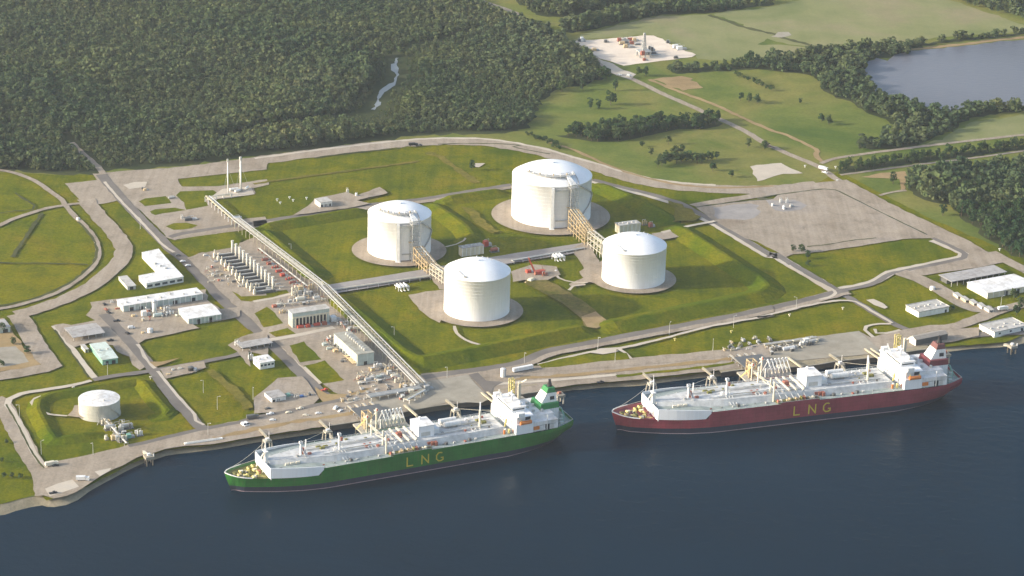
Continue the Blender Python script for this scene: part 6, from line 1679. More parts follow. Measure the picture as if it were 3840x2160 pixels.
def make_ship(label, loc, rz, sc, hull, fun, accent, fore_deck):
    o = thing('gas_carrier', label, 'ship', loc, rz, 'gas carriers alongside the jetties')
    o.scale = (sc, sc, sc)
    P_ = lambda mb, n, m, par=o, **k: put(mb, n, m, par, **k)
    xs = [0, 1, 2, 3, 5, 7, 9.5, 12, 16, 20, 24, 27.9, 33, 38, 44, 50, 57, 62, 64.5, 72, 90, 116, 117.5, 130, 144, 145.5, 170, 190, 205, 215, 226, 232, 238, 243, 248, 252, 256, 260]
    hb = hull_band(lambda x: 4.2, lambda x: lerp_tab(TOP, x), xs)
    # flat stern
    y = half_at(260, 14); zt = lerp_tab(TOP, 260)
    n0 = len(hb.v)
    tr = [(260 + max(0, 1) * (1 - min(1, max(0, z - 1) / 9)) * -9, s * half_at(260, z), z) for s in (-1, 1) for z in (4.2, 6, 9, 12, zt)]
    hb.add(tr, [(0, 5, 6, 1), (1, 6, 7, 2), (2, 7, 8, 3), (3, 8, 9, 4)])
    hm_ = P_(hb, 'hull', hull, smooth=False)
    P_(hull_band(lambda x: -.4, lambda x: .5, xs, .03), 'waterline_stripe', 'boot_line')
    P_(hull_band(lambda x: .5, lambda x: 4.2, xs, .012), 'boot_topping', 'boot_navy')
    # decks
    def deck(x0, x1, z, m, name, inset=.3, n=20):
        d = MB(); vs = []; fs = []
        for k in range(n + 1):
            x = x0 + (x1 - x0) * k / n
            zz = z(x) if callable(z) else z
            h_ = max(.1, half_at(x, zz) - inset)
            vs += [(x, -h_, zz), (x, h_, zz)]
        fs = [(2 * k, 2 * k + 2, 2 * k + 3, 2 * k + 1) for k in range(n)]
        d.add(vs, fs)
        return P_(d, name, m)
    deck(.6, 28.5, lambda x: lerp_tab(TOP, x) - 1.5, fore_deck, 'forecastle_deck', .35)
    deck(28, 246, lambda x: DECK - .12 if x > 62 else DECK + 1.2 - .02 * (x - 28), 'deck_green', 'main_deck', .25, 40)
    deck(244, 259.8, DECK - 1.2, 'deck_green', 'poop_deck', .3)
    # bulwark rim at the bow
    rim = MB()
    for s in (-1, 1):
        pth = [(x, s * half_at(x, 14), lerp_tab(TOP, x) + .1) for x in (0.1, 1, 2, 3, 5, 7, 9.5, 12, 16)]
        for a, b in zip(pth, pth[1:]): rim.bar(a, b, .55, .5)
    rim.bar((0.2, 0, 14.3), (4.4, 0, 3), .5)
    P_(rim, 'bow_rail', 'white_paint')
    # white raised plating on both sides behind the forecastle
    for s in (-1, 1):
        wp = MB()
        X = [28, 34, 40, 46, 52, 57, 60.5, 64.3]
        zt_ = [19.2, 18.9, 18.6, 18.2, 17.8, 17.4, 17.1, 16.6]; zb = [11.7, 11.5, 11.3, 11.1, 10.95, 10.85, 10.82, 14.6]
        vs = []
        for x, a, b in zip(X, zb, zt_):
            vs += [(x, s * (half_at(x, 13) + .12), a), (x, s * (half_at(x, 14) + .12), b), (x, s * (half_at(x, 14) - .5), b)]
        fs = []
        for k in range(len(X) - 1):
            a = 3 * k
            fs += [(a, a + 3, a + 4, a + 1), (a + 1, a + 4, a + 5, a + 2)]
        wp.add(vs, fs)
        P_(wp, 'white_plating', 'tank_white')
    fb = MB().bx(27.7, 28.2, -half_at(28, 13) + .1, half_at(28, 13) - .1, 10.5, 18.6)
    P_(fb, 'forecastle_bulkhead', 'tank_white')
    # trunk deck
    tw = [(31, 3.2), (44, 6.2), (56, 8.6), (77, 11.6), (100, 12.6), (205, 12.6)]
    tk = MB(); vs = []; X = [31, 44, 56, 66, 77, 90, 105, 130, 160, 185, 205]
    for x in X:
        h_ = lerp_tab(tw, x)
        vs += [(x, -h_ - 2.4, DECK - .2), (x, -h_, 19.3), (x, h_, 19.3), (x, h_ + 2.4, DECK - .2)]
    fs = [(0, 1, 2, 3)]
    for k in range(len(X) - 1):
        for j in range(3):
            a = 4 * k + j; fs.append((a, a + 4, a + 5, a + 1))
    tk.add(vs, fs)
    P_(tk, 'trunk_deck', 'deck_grey')
    rl = MB()
    for s in (-1, 1):
        pth = [(x, s * (half_at(x, 15) - .4), DECK + 1.1) for x in range(66, 244, 8)]
        rl.tube(pth, .1, 4)
        for p in pth: rl.bar((p[0], p[1], DECK - .2), p, .14)
        pth = [(x, s * (lerp_tab(tw, x) - .2), 20.3) for x in range(34, 204, 8)]
        rl.tube(pth, .1, 4)
        for p in pth: rl.bar((p[0], p[1], 19.2), p, .14)
    P_(rl, 'railing', 'white_paint')
    # piping along the trunk
    for k, (yy, r_, m) in enumerate(((-8.8, .35, 'pale_steel'), (-7.4, .3, 'white_paint'), (-5.2, .45, 'white_paint'), (2.2, .4, 'pale_steel'), (4.2, .35, 'white_paint'))):
        P_(MB().tube([(70 + 4 * k, yy, 20.0), (140, yy, 20.0)] if k != 3 else [(60, yy, 20), (200, yy, 20)], r_, 7), 'deck_pipe', m)
    for k, yy in enumerate((-6.5, -5, -8)):
        P_(MB().tube([(156, yy, 20.2), (198, yy, 20.2)], .35, 7), 'deck_pipe', 'pale_steel' if k else 'white_paint')
    g = random.Random(11)
    for k in range(9):
        x0 = g.uniform(60, 120) if k < 5 else g.uniform(156, 190)
        yy = g.uniform(-9, 9); L_ = g.uniform(8, 26)
        P_(MB().tube([(x0, yy, 19.4), (x0, yy, 20.3), (x0 + L_, yy, 20.3), (x0 + L_, yy + g.choice([-3, 3]), 20.3), (x0 + L_, yy + g.choice([-3, 3]), 19.4)], .2, 6), 'deck_pipe', g.choice(['grey_steel', 'walk_tan', 'pale_steel']))
    for k in range(16):
        x0 = 66 + k * 8.2
        P_(MB().bx(x0 - .7, x0 + .7, -17.6 + g.uniform(-1, 1), -16.4, DECK - .1, DECK + g.uniform(.6, 1.4)), 'deck_fitting', g.choice(['grey_steel', 'dark_steel', 'pale_steel', 'rust_red']))
    # hatches and valves on the trunk
    for k in range(34):
        x = g.choice([g.uniform(44, 138), g.uniform(158, 200)]); h_ = lerp_tab(tw, x) - 1.8
        y = g.choice([-1, 1]) * g.uniform(.25, 1) * h_
        m = g.choice(['white_paint', 'pale_steel', 'grey_steel', 'rust_red', 'dark_steel', 'deck_olive', 'white_paint'])
        s = g.uniform(.5, 1.2)
        P_(MB().cyl((x, y), s, 19.2, 19.2 + g.uniform(.8, 2.2), 9) if k % 2 else MB().bx(x - s, x + s, y - s * .7, y + s * .7, 19.2, 19.2 + g.uniform(.7, 1.8)), 'deck_fitting', m)
    for (x, y) in ((72, 1.5), (70, 4), (75, 3)):
        P_(MB().bx(x - 1.6, x + 1.6, y - 1, y + 1, 19.2, 20.6), 'winch', 'deck_olive')
    for (x, y) in ((192, 3), (194, -1)):
        P_(MB().bx(x - 2, x + 2, y - 1.4, y + 1.4, 19.2, 20.9), 'winch', 'deck_olive')
    for x in (36, 86, 158, 176):
        P_(MB().bx(x - .9, x + .9, -half_at(x, 15) + 3, -half_at(x, 15) + 5, DECK - .2, DECK + 1.9), 'mooring_winch', 'dark_steel')
    for x in (42, 46, 50):
        P_(MB().bx(x - 1.4, x + 1.4, -9.8, -8.6, DECK, DECK + 2.4), 'deck_locker', 'cream_steel')
    # vent masts
    for x, y, h_ in ((54, -4.2, 11), (82, -5.4, 13)):
        v = P_(MB().cyl((x, y), .75, 19.2, 19.2 + h_, 10), 'vent_mast', 'white_paint')
        P_(MB().bx(x - 1.1, x + 1.1, y - 1.1, y + 1.1, 19.2 + h_ - 1.6, 19.2 + h_), 'mast_head', 'white_paint', v)
        P_(MB().bar((x + .6, y, 19.2 + h_ * .55), (x + 3.2, y + 1, 19.2), .4), 'mast_stay', 'white_paint', v)
    P_(MB().bar((58, -2, 19.2), (60, 2, 19.2 + 9), .9), 'vent_mast', 'white_paint')
    P_(MB().bx(55.4, 57.2, -2.6, -.9, 19.2, 24), 'deck_house', 'rust_red')
    P_(MB().bx(84, 85.5, -3.4, -2.0, 25, 27.5), 'mast_lamp', 'rust_red')
    # cargo cranes beside the manifold
    for x, y, z, h_, b in ((113, -9.6, 19.2, 11.5, (4, 6)), (112.9, -15.8, DECK, 14.5, (4, 14)), (112.4, 10, 19.2, 12, (4, -4))):
        v = P_(MB().cyl((x, y), .7, z, z + h_, 10), 'crane_post', 'cream_steel')
        P_(MB().bar((x, y, z + h_ * .72), (x + b[0] - 9, y + b[1] * .6, z + h_ * .85), .5), 'crane_jib', 'cream_steel', v)
    v = P_(MB().cyl((188, -8), .8, 19.2, 33, 10), 'crane_post', 'cream_steel')
    P_(MB().bar((188, -8, 32.4), (196, 9, 31), .9, .7), 'crane_jib', 'white_paint', v)
    P_(MB().cyl((196, 9), .5, 19.2, 31, 8), 'jib_rest', 'white_paint', v)
    # manifold: cross pipes down to the rail, drip trays
    for k, x in enumerate((127, 132.2, 137.8)):
        P_(MB().bar((x, 12.2, 20.6), (x, -11.6, 20.6), 1.15, .9), 'cross_walk', 'cream_steel')
    for k in range(5):
        x = 118.5 + 4.6 * k
        P_(MB().tube([(x, 11, 20.0), (x, -10.5, 20.0), (x, -13, 18.6), (x, -17.5, 16.9)], .3, 7), 'manifold_pipe', 'pale_steel' if k % 2 else 'deck_grey')
    P_(MB().bx(114, 146, -20.6, -15.2, DECK - .1, DECK + .55), 'drip_tray', 'deck_olive')
    for k in range(14):
        x = 115 + 2.2 * k
        P_(MB().bx(x - .55, x + .55, -20.2, -20.2 + g.uniform(1.5, 3.8), DECK + .5, DECK + g.uniform(1.4, 3.0)), 'manifold_valve', g.choice(['rust_red', 'deck_olive', 'dark_steel', 'tan_steel', 'cream_steel']))
    for k in range(3):
        P_(MB().bx(145 + 2.5 * k, 147 + 2.5 * k, -14.5 - k, -11 - k, DECK, DECK + 2.6), 'valve_box', 'rust_red')
    P_(MB().bx(128, 131.5, 0, 3.2, 19.2, 22), 'deck_house', 'rust_red')
    # compressor house
    v = P_(MB().bx(141, 153, -7.4, 7.6, 19.2, 27.4), 'compressor_house', 'tank_white')
    P_(MB().bx(140.7, 153.3, -7.7, 7.9, 27.4, 27.8), 'house_roof', 'white_roof', v)
    P_(MB().bx(153.4, 158, -5.4, 2, 19.2, 23), 'house_annex', 'white_paint', v)
    P_(MB().cyl((147, 5), .9, 27.8, 29.6, 10), 'house_vent', 'white_paint', v)
    P_(MB().bx(143, 150, -7.48, -7.38, 20, 23), 'house_door', 'pale_steel', v)
    # two deck tanks
    for x0, x1, y in ((164.5, 177, 1.2), (163.5, 176, 7.6)):
        v = P_(MB().tube([(x0, y, 22), (x0 + .5, y, 22), (x1 - .5, y, 22), (x1, y, 22)], 1.9, 14), 'deck_tank', 'white_paint', smooth=False)
        for x in (x0 + 3, x1 - 3): P_(MB().bx(x - .4, x + .4, y - 1.5, y + 1.5, 19.2, 20.6), 'saddle', 'grey_steel', v)
    # white ladder rows and small ladders
    for x in (102, 104.6, 107.2, 80, 82.2, 84.4, 181, 184, 187):
        P_(MB().bar((x, -9.2, 20.6), (x + 2.2, -14.6, DECK + .3), .55, .3), 'deck_ladder', 'white_paint')
    # foremast
    v = P_(MB().add([(28.3, -3.2, 12), (28.3, 3.2, 12), (31.5, 3.2, 12), (31.5, -3.2, 12), (29.0, -1.2, 25), (29.0, 1.2, 25), (30.4, 1.2, 25), (30.4, -1.2, 25)], [(0, 3, 2, 1), (4, 5, 6, 7), (0, 1, 5, 4), (1, 2, 6, 5), (2, 3, 7, 6), (3, 0, 4, 7)]), 'foremast', 'white_paint')
    P_(MB().cyl((29.7, 0), .55, 25, 35, 8, .3), 'mast_pole', 'white_paint', v)
    P_(MB().bx(28.4, 31, -2.4, 2.4, 25, 25.6), 'mast_platform', 'white_paint', v)
    P_(MB().bar((28.4, -.2, 24.5), (24.5, 4.5, 13), .6), 'mast_stay', 'white_paint', v)
    P_(MB().bar((28.4, -.2, 24.5), (25, -7, 13), .6), 'mast_stay', 'cream_steel', v)
    # forecastle gear
    for x, y, m in ((10, -2.5, 'tan_steel'), (13, 2.5, 'cream_steel'), (16, -4.5, 'deck_olive'), (17, 1, 'yellow_steel'), (20, 5.5, 'deck_olive'), (21, -7, 'yellow_steel'), (24, -2, 'rust_red'), (24, 8, 'deck_olive'), (13, -5, 'yellow_steel'), (8, 1, 'deck_olive'), (22.5, 1.5, 'cream_steel'), (18.5, -9, 'cream_steel')):
        w_ = P_(MB().bx(x - 1.1, x + 1.1, y - .9, y + .9, 10.2, 12.6), 'windlass', m)
        P_(MB().tube([(x - .9, y - 1.7, 11.6), (x - .9, y + 1.7, 11.6)], .8, 9), 'drum', 'yellow_steel' if m != 'yellow_steel' else 'dark_steel', w_)
    P_(MB().tube([(9, -4, 11), (26, -9.5, 11)], .3, 6), 'anchor_chain', 'yellow_steel'); P_(MB().tube([(9, 3, 11), (26, 8, 11)], .3, 6), 'anchor_chain', 'yellow_steel')
    # accommodation with bridge
    v = P_(MB().bx(210.5, 224, -21.2, 21.2, DECK - .1, 23.2), 'accommodation', 'tank_white')
    P_(MB().bx(211, 225, -17, 17, 23.2, 28.4), 'upper_house', 'tank_white', v)
    P_(MB().bx(211, 224, -21.2, 21.2, 28.4, 29.0), 'bridge_deck', 'tank_white', v)
    P_(MB().bx(211.2, 222, -12, 12, 29.0, 32.2), 'wheelhouse', 'tank_white', v)
    P_(MB().bx(210.9, 222.4, -12.4, 12.4, 32.2, 32.6), 'wheelhouse_roof', 'white_roof', v)
    P_(MB().bx(211.12, 211.22, -11.4, 11.4, 30.3, 31.4), 'bridge_window', 'window_glass', v)
    for s in (-1, 1):
        P_(MB().bx(212, 221, s * 12 - .04, s * 12 + .04, 30.3, 31.4), 'bridge_window', 'window_glass', v)
        P_(MB().bx(212, 217, s * 19.4 - 1.8, s * 19.4 + 1.8, 29.0, 31.6), 'wing_cab', 'white_paint', v)
        P_(MB().bx(211.3, 214.5, s * 19 - 1.2, s * 19 + 1.2, 23.2, 28.4), 'wing_support', 'white_paint', v)
        P_(MB().bx(225.02, 227, s * 11 - 2.5, s * 11 + 2.5, 22.5, 27), 'stairwell', 'white_paint', v)
    for z in (18.6, 26.3):
        nwin = 9
        for k in range(nwin):
            yy = -12.5 + 25 * (k + .5) / nwin
            fx = 210.46 if z < 22 else 210.96
            P_(MB().bx(fx - .02, fx + .06, yy - .6, yy + .6, z, z + 1.1), 'window', 'window_glass', v)
    P_(MB().bx(219.5, 223.5, -17.12, -16.98, 24, 27.6), 'side_opening', 'dark_opening', v)
    P_(MB().bar((217, 1, 32.6), (217, 1, 40), .8), 'radar_mast', 'white_paint', v)
    P_(MB().bx(216, 218, -2, 4, 37.4, 37.9), 'radar_arm', 'white_paint', v)
    P_(MB().bar((213, 9, 32.6), (211, 10, 38), .9), 'signal_mast', 'white_paint', v)
    P_(MB().lathe([(.02, 35.2), (1.2, 34.8), (1.7, 33.8), (1.2, 32.8), (.6, 32.6)], 12, (219, -8)), 'radome', 'white_paint', v)
    P_(MB().lathe([(.02, 34.8), (1.0, 34.4), (1.4, 33.6), (1.0, 32.8), (.6, 32.6)], 12, (219, 9)), 'radome', 'white_paint', v)
    # engine casing
    v = P_(MB().bx(224.02, 244, -20.2, 20.2, DECK - .1, 22.4), 'engine_casing', 'white_roof')
    P_(MB().bx(226, 243, -15, 15, 22.4, 25.2), 'casing_top', 'white_roof', v)
    P_(MB().bx(227, 242, -20.3, -20.18, 19.2, 19.7), 'casing_rail', 'grey_steel', v)
    P_(MB().bx(234, 237.4, -20.3, -20.15, DECK, DECK + 4.2), 'casing_door', 'dark_opening', v)
    P_(MB().bar((235.2, -20.8, DECK), (235.2, -20.8, 27), .5), 'davit', 'white_paint', v)
    for x, y, s in ((230, -8, 1.2), (232, 6, 1.4), (236, -10, 1.0), (229, 0, 1.6), (234, 1, 1.1)):
        P_(MB().cyl((x, y), s, 25.2, 27, 10), 'casing_vent', 'pale_steel', v)
    # funnel
    v = P_(MB().add([(235.5, -8, 25.2), (235.5, 8, 25.2), (251, 8, 25.2), (251, -8, 25.2), (236.5, -7.6, 29.2), (236.5, 7.6, 29.2), (250.6, 7.6, 29.2), (250.6, -7.6, 29.2)], [(0, 1, 5, 4), (1, 2, 6, 5), (2, 3, 7, 6), (3, 0, 4, 7), (4, 5, 6, 7), (0, 3, 2, 1)]), 'funnel_base', fun)
    P_(MB().bx(243.9, 250.8, -7.8, 7.8, DECK, 25.2), 'funnel_leg', 'white_roof', v)
    P_(MB().add([(238, -5.6, 29.2), (238, 5.6, 29.2), (250, 5.6, 29.2), (250, -5.6, 29.2), (242, -4.6, 36), (242, 4.6, 36), (249.4, 4.6, 36), (249.4, -4.6, 36)], [(0, 1, 5, 4), (1, 2, 6, 5), (2, 3, 7, 6), (3, 0, 4, 7), (4, 5, 6, 7)]), 'funnel', 'white_paint', v)
    P_(MB().add([(244.6, -5.42, 30.8), (248, -5.42, 30.8), (248, -5.1, 33.4), (244.6, -5.1, 33.4), (244.6, -5.3, 30.8), (248, -5.3, 30.8), (248, -4.9, 33.4), (244.6, -4.9, 33.4)], [(0, 1, 2, 3), (7, 6, 5, 4), (0, 4, 5, 1), (2, 6, 7, 3), (0, 3, 7, 4), (1, 5, 6, 2)]), 'funnel_louvre', 'dark_opening', v)
    P_(MB().add([(242, -4.65, 36), (242, 4.65, 36), (249.4, 4.65, 36), (249.4, -4.65, 36), (243.6, -3.8, 39.4), (243.6, 3.8, 39.4), (249, 3.8, 39.4), (249, -3.8, 39.4)], [(0, 1, 5, 4), (1, 2, 6, 5), (2, 3, 7, 6), (3, 0, 4, 7), (4, 5, 6, 7)]), 'funnel_cap', accent, v)
    P_(MB().cyl((246.5, 0), 2.0, 39.4, 42, 12, 1.4).cyl((246.5, 0), 1.0, 42, 44.5, 10), 'exhaust', 'black_paint', v)
    # boats
    for x, y in ((218, -20.4), (218, 20.4)):
        s = -1 if y < 0 else 1
        lb_ = MB().tube([(213.6, y + s * .6, 24.0), (214.6, y + s * .6, 24.0), (221.4, y + s * .6, 24.0), (222.4, y + s * .6, 24.0)], 1.35, 12)
        b_ = P_(lb_, 'lifeboat', 'orange_paint')
        for xx in (214.5, 221.5): P_(MB().bar((xx, y - s * 1.4, 21.8), (xx, y + s * .6, 26.4), .5), 'davit', 'yellow_steel', b_)
    P_(MB().bx(224.6, 229, -21.3, -20.3, 17, 19.4), 'rescue_boat', 'orange_paint')
    for k in range(5):
        P_(MB().bx(203 + 1.8 * k, 204.1 + 1.8 * k, -17 + 2.2 * (k % 2), -15.8 + 2.2 * (k % 2), DECK, DECK + g.uniform(1.5, 3.5)), 'deck_locker', ('orange_paint', 'white_paint', 'yellow_steel', 'cream_steel', 'rust_red')[k])
    P_(MB().bar((206, -12, 19.3), (207, -12, 25), .9), 'provision_crane', 'yellow_steel')
    # poop gear
    for x, y in ((252, -9), (254, 6), (249, 13), (256, -3), (250, -14)):
        P_(MB().bx(x - 1.3, x + 1.3, y - 1, y + 1, DECK - 1.2, DECK + 1), 'mooring_winch', 'green_grey_wall')
    fr = MB()
    for a, b in (((252, -13, 14.4), (254, -9, 20)), ((254, -9, 20), (257, 0, 20.4)), ((257, 0, 20.4), (256, 8, 20)), ((257, 0, 20.4), (258, 0, 14.4)), ((256, 8, 20), (258, 11, 14.4)), ((254, -9, 20), (258, -10, 14.4))):
        fr.bar(a, b, .55)
    P_(fr, 'stern_frame', 'mint_wall')
    rl = MB()
    pth = [(x, -half_at(x, 14) + .3, DECK + 1.0) for x in (246, 250, 254, 258, 259.6)] + [(259.6, 0, DECK + 1.4)] + [(x, half_at(x, 14) - .3, DECK + 1.0) for x in (259.6, 258, 254, 250, 246)]
    rl.tube(pth, .16, 5)
    for p in pth: rl.bar((p[0], p[1], DECK - 1), p, .2)
    P_(rl, 'stern_rail', 'pale_steel')
    # letters on both sides of the hull (the side we see first)
    for mb in letters('LNG', 126.4, 6.2, 6.2, 6.2, 5.0, .85): P_(mb, 'letter', 'letter_yellow')
    return o
green = make_ship('green gas carrier with LNG in yellow on its hull, moored at the left jetty', SHIP_O, SHIP_A, 1.0, 'hull_green', 'funnel_green', 'funnel_green', 'deck_olive')
# the second ship: stem and stern found from the photograph
b_ = G(CR['RA'](135, 975), WATER_Z + 11.5); e_ = G(CR['RB'](2085, 612), WATER_Z + 15)
b0 = G(CR['SA'](132, 1115), WATER_Z + 11.5); e0 = G(CR['SB'](2060, 650), WATER_Z + 15)
d1 = (e_ - b_).to_2d(); d0 = (e0 - b0).to_2d()
RS = d1.length / d0.length; RA_ = SHIP_A + math.atan2(d1.y, d1.x) - math.atan2(d0.y, d0.x)
print('RED', RS, math.degrees(RA_))
ofs = Vector((SHIP_O.x - b0.x, SHIP_O.y - b0.y)) * RS
dr = RA_ - SHIP_A
RED_O = Vector((b_.x + ofs.x * math.cos(dr) - ofs.y * math.sin(dr), b_.y + ofs.x * math.sin(dr) + ofs.y * math.cos(dr), WATER_Z))
red = make_ship('dark red gas carrier with LNG in yellow on its hull, moored at the right jetty', RED_O, RA_, RS, 'hull_red', 'funnel_red', 'funnel_brown', 'hull_red')

# ================================================================== jetties
def ship_pt(O, a, s, x, y, z=0):
    return Vector((O.x + s * (x * math.cos(a) - y * math.sin(a)), O.y + s * (x * math.sin(a) + y * math.cos(a)), O.z + s * z))
def make_jetty(which, O, a, s):
    P_ = lambda mb, n, m, par, **k: put(mb, n, m, par, **k)
    gp = 'jetty platforms'
    # loading platform between ship and yard
    o = thing('loading_platform', 'concrete loading platform on piles between the %s ship and the yard' % which, 'jetty', O, a, gp)
    o.scale = (s, s, s)
    P_(MB().bx(117, 154, 34, 56, 6.6, 7.8), 'deck', 'concrete_pile', o)
    for x in (119, 128, 137, 146, 152):
        for y in (35.5, 45, 54.5): P_(MB().cyl((x, y), .7, -1.5, 6.6, 8), 'pile', 'pile_dark', o)
    for x in (118.5, 130, 143, 152.5): P_(MB().bx(x - 1.2, x + 1.2, 30.5, 34, 1.0, 7.6), 'fender', 'black_paint', o)
    tf = MB()
    for px, py in ((121.5, 44), (126.5, 44), (121.5, 50), (126.5, 50)): tf.bar((px, py, 7.8), (px, py, 20), .7)
    for z in (11, 15, 19.6):
        tf.bar((121.5, 44, z), (126.5, 44, z), .5); tf.bar((121.5, 50, z), (126.5, 50, z), .5); tf.bar((121.5, 44, z), (121.5, 50, z), .5); tf.bar((126.5, 44, z), (126.5, 50, z), .5)
        tf.bar((121.5, 44, z - 3.5), (126.5, 44, z), .4); tf.bar((121.5, 44, z - 3.5), (121.5, 50, z), .4)
    P_(tf, 'service_tower', 'tan_steel', o)
    P_(MB().bx(122.2, 125.8, 45, 49, 7.8, 17), 'stair_core', 'tan_wall', o)
    P_(MB().bx(147, 153, 46, 54, 7.8, 11.0), 'control_cabin', 'cream_wall', o)
    P_(MB().bx(127, 149, 56.01, 84, 6.0, 6.9), 'approach_deck', 'dark_steel', o)
    # loading arms: each a thing of its own
    proto = None
    for k in range(6):
        x = 131.6 + 2.85 * k
        lb = 'white hinged loading arm in the row reaching over to the %s ship' % which
        p = ship_pt(O, a, s, x, 39, 7.8)
        if proto is None:
            t = proto = thing('hinged_loader', lb, 'loading arm', p, a, 'loading arms of the %s ship' % which)
            t.scale = (s, s, s)
            P_(MB().cyl((0, 0), .55, 0, 8, 10), 'riser', 'white_paint', t)
            P_(MB().bx(-1.0, 1.0, -1.0, 1.0, 0, 1.0), 'base', 'concrete', t)
            P_(MB().bar((-2.0, 1.6, 5.2), (1.1, -.4, 14.4), .62), 'inner_boom', 'white_paint', t)
            P_(MB().bar((1.1, -.4, 14.4), (1.3, -6.5, 9.2), .55), 'outer_boom', 'white_paint', t)
            P_(MB().bx(-2.9, -1.4, .9, 2.4, 4.2, 6.0), 'counterweight', 'pale_steel', t)
            P_(MB().tube([(1.3, -6.5, 9.2), (1.6, -7.2, 7.6), (1.3, -8.4, 7.0)], .45, 8), 'coupler', 'cream_steel', t)
            P_(MB().tube([(1.1, -.8, 14.4), (1.1, .0, 14.4)], .9, 12), 'sheave', 'white_paint', t)
        else: copy_thing(proto, p, a, lb, scale=(s, s, s))
    # cream masts at the platform
    for x, y, h_, n in ((119.5, 35.5, 15, 'cream post nearest the bow at the loading platform of the %s ship'), (129.2, 41, 16.5, 'cream post beside the loading arms of the %s ship')):
        t = thing('monitor_tower', n % which, 'tower', ship_pt(O, a, s, x, y, 7.8), a)
        t.scale = (s, s, s)
        P_(MB().bar((0, 0, 0), (0, 0, h_), 1.1), 'mast', 'cream_steel', t)
        P_(MB().bx(-1.6, 1.6, -1.6, 1.6, h_ - 2, h_ - 1.6), 'platform', 'cream_steel', t)
        P_(MB().bar((-.3, .6, h_ * .8), (-4.5, 9, 1), .6), 'stay', 'yellow_steel' if x < 125 else 'cream_steel', t)
        P_(MB().bx(-.5, .5, -1.4, .5, h_ - 1.6, h_ - .4), 'fire_monitor', 'red_paint', t)
    # gangway to the manifold
    p0 = ship_pt(O, a, s, 121, 36, 15); p1 = ship_pt(O, a, s, 117, 8, 20.5)
    t = thing('gangway', 'cream gangway reaching from the platform tower onto the %s ship' % which, 'gangway', p0, 0)
    P_(MB().bar((0, 0, 0), p1 - p0, 1.3, .3), 'walkway', 'cream_steel', t)
    P_(MB().bar((0, 0, 1.2), p1 - p0 + Vector((0, 0, 1.2)), 1.4, .16), 'handrail', 'cream_steel', t)
    # piping racks and valves on the approach
    for k in range(4):
        q0 = ship_pt(O, a, s, 129 + 6 * k, 58, 7.3); q1 = ship_pt(O, a, s, 127 + 6 * k, 90, 7.3)
        q0.z = q1.z = O.z + s * 7.25
        rack('pipe_rack', ('first', 'second', 'third', 'fourth')[k] + ' short pipe rack behind the loading arms of the %s ship' % which, q1, q0, 3.2, 3.0, 6, 3, 'grey_steel', group='jetty pipe racks', pr=(.16, .28))
    g = random.Random(5)
    kinds = ['walk_tan', 'grey_steel', 'pale_steel', 'dark_steel', 'tan_steel', 'grey_steel', 'cream_steel', 'dark_steel']
    spots = [(134, 102), (140, 104), (146, 101), (152, 104), (128, 104), (158, 108), (164, 103), (136, 110), (144, 111), (152, 112), (160, 114), (168, 110), (140, 118), (150, 120), (160, 121), (170, 117), (134, 51), (141, 49), (145, 52), (137, 46)]
    for k, (x, y) in enumerate(spots):
        q = ship_pt(O, a, s, x, y); q.z = 1.2 if y > 58 else O.z + s * 7.8
        skid('small valve skid in the crowded piping yard behind the %s ship' % which, q, g.uniform(3, 6), g.uniform(2, 3), g.uniform(1.8, 3.6), rz=a + g.choice([0, 1.57]), body=kinds[k % 8], kind=k, name='valve_skid', cat='valve skid', group='valve skids behind the %s ship' % which)
    # mooring and breasting dolphins with their catwalks from the bank
    DOL = [(50.5, 53, 'dolphin off the bow of the %s ship', 0), (96, 51.5, 'dolphin beside the forward deck of the %s ship', 1), (196.5, 51.5, 'dolphin beside the after deck of the %s ship', 1)]
    for x, y, n, kd in DOL:
        p = ship_pt(O, a, s, x, y)
        t = thing('mooring_dolphin', 'concrete mooring ' + n % which, 'dolphin', p, a, 'mooring dolphins'); t.scale = (s, s, s)
        P_(MB().bx(-2.6, 2.6, -2.6, 2.6, 6.4, 7.8), 'cap', 'concrete_pile', t)
        for px, py in ((-2.4, -2.4), (2.4, -2.4), (-2.4, 2.4), (2.4, 2.4)): P_(MB().tube([(px * 1.35, py * 1.35, -2), (px, py, 6.2)], .6, 8), 'pile', 'concrete_pile', t)
        P_(MB().bx(-1.2, 1.2, -1, 1, 7.8, 9.2), 'mooring_hook', 'white_paint', t)
        P_(MB().cyl((2, 2), .2, 8.2, 13, 6), 'lamp', 'white_paint', t)
        if kd: P_(MB().bar((0, -3, 7.2), (-2, -13, 6.8), 1.2, .5), 'fender_bridge', 'walk_tan', t)
        P_(MB().bx(-3.9, -.1, -15.2, -13, -1, 7.2), 'fender', 'concrete_pile', t)
        c0 = ship_pt(O, a, s, x + 1, y + 3.2, 7.4); c1 = ship_pt(O, a, s, x + 3.2, y + 25, 0); c1.z = 1.4
        t2 = thing('catwalk', 'catwalk from the bank to the ' + n % which, 'catwalk', c0, 0, 'catwalks to the dolphins')
        P_(MB().bar((0, 0, 0), c1 - c0, 1.2, .4), 'walkway', 'walk_tan', t2)
        P_(MB().bar((0, 0, 1.2), c1 - c0 + Vector((0, 0, 1.2)), 1.25, .12), 'handrail', 'walk_tan', t2)
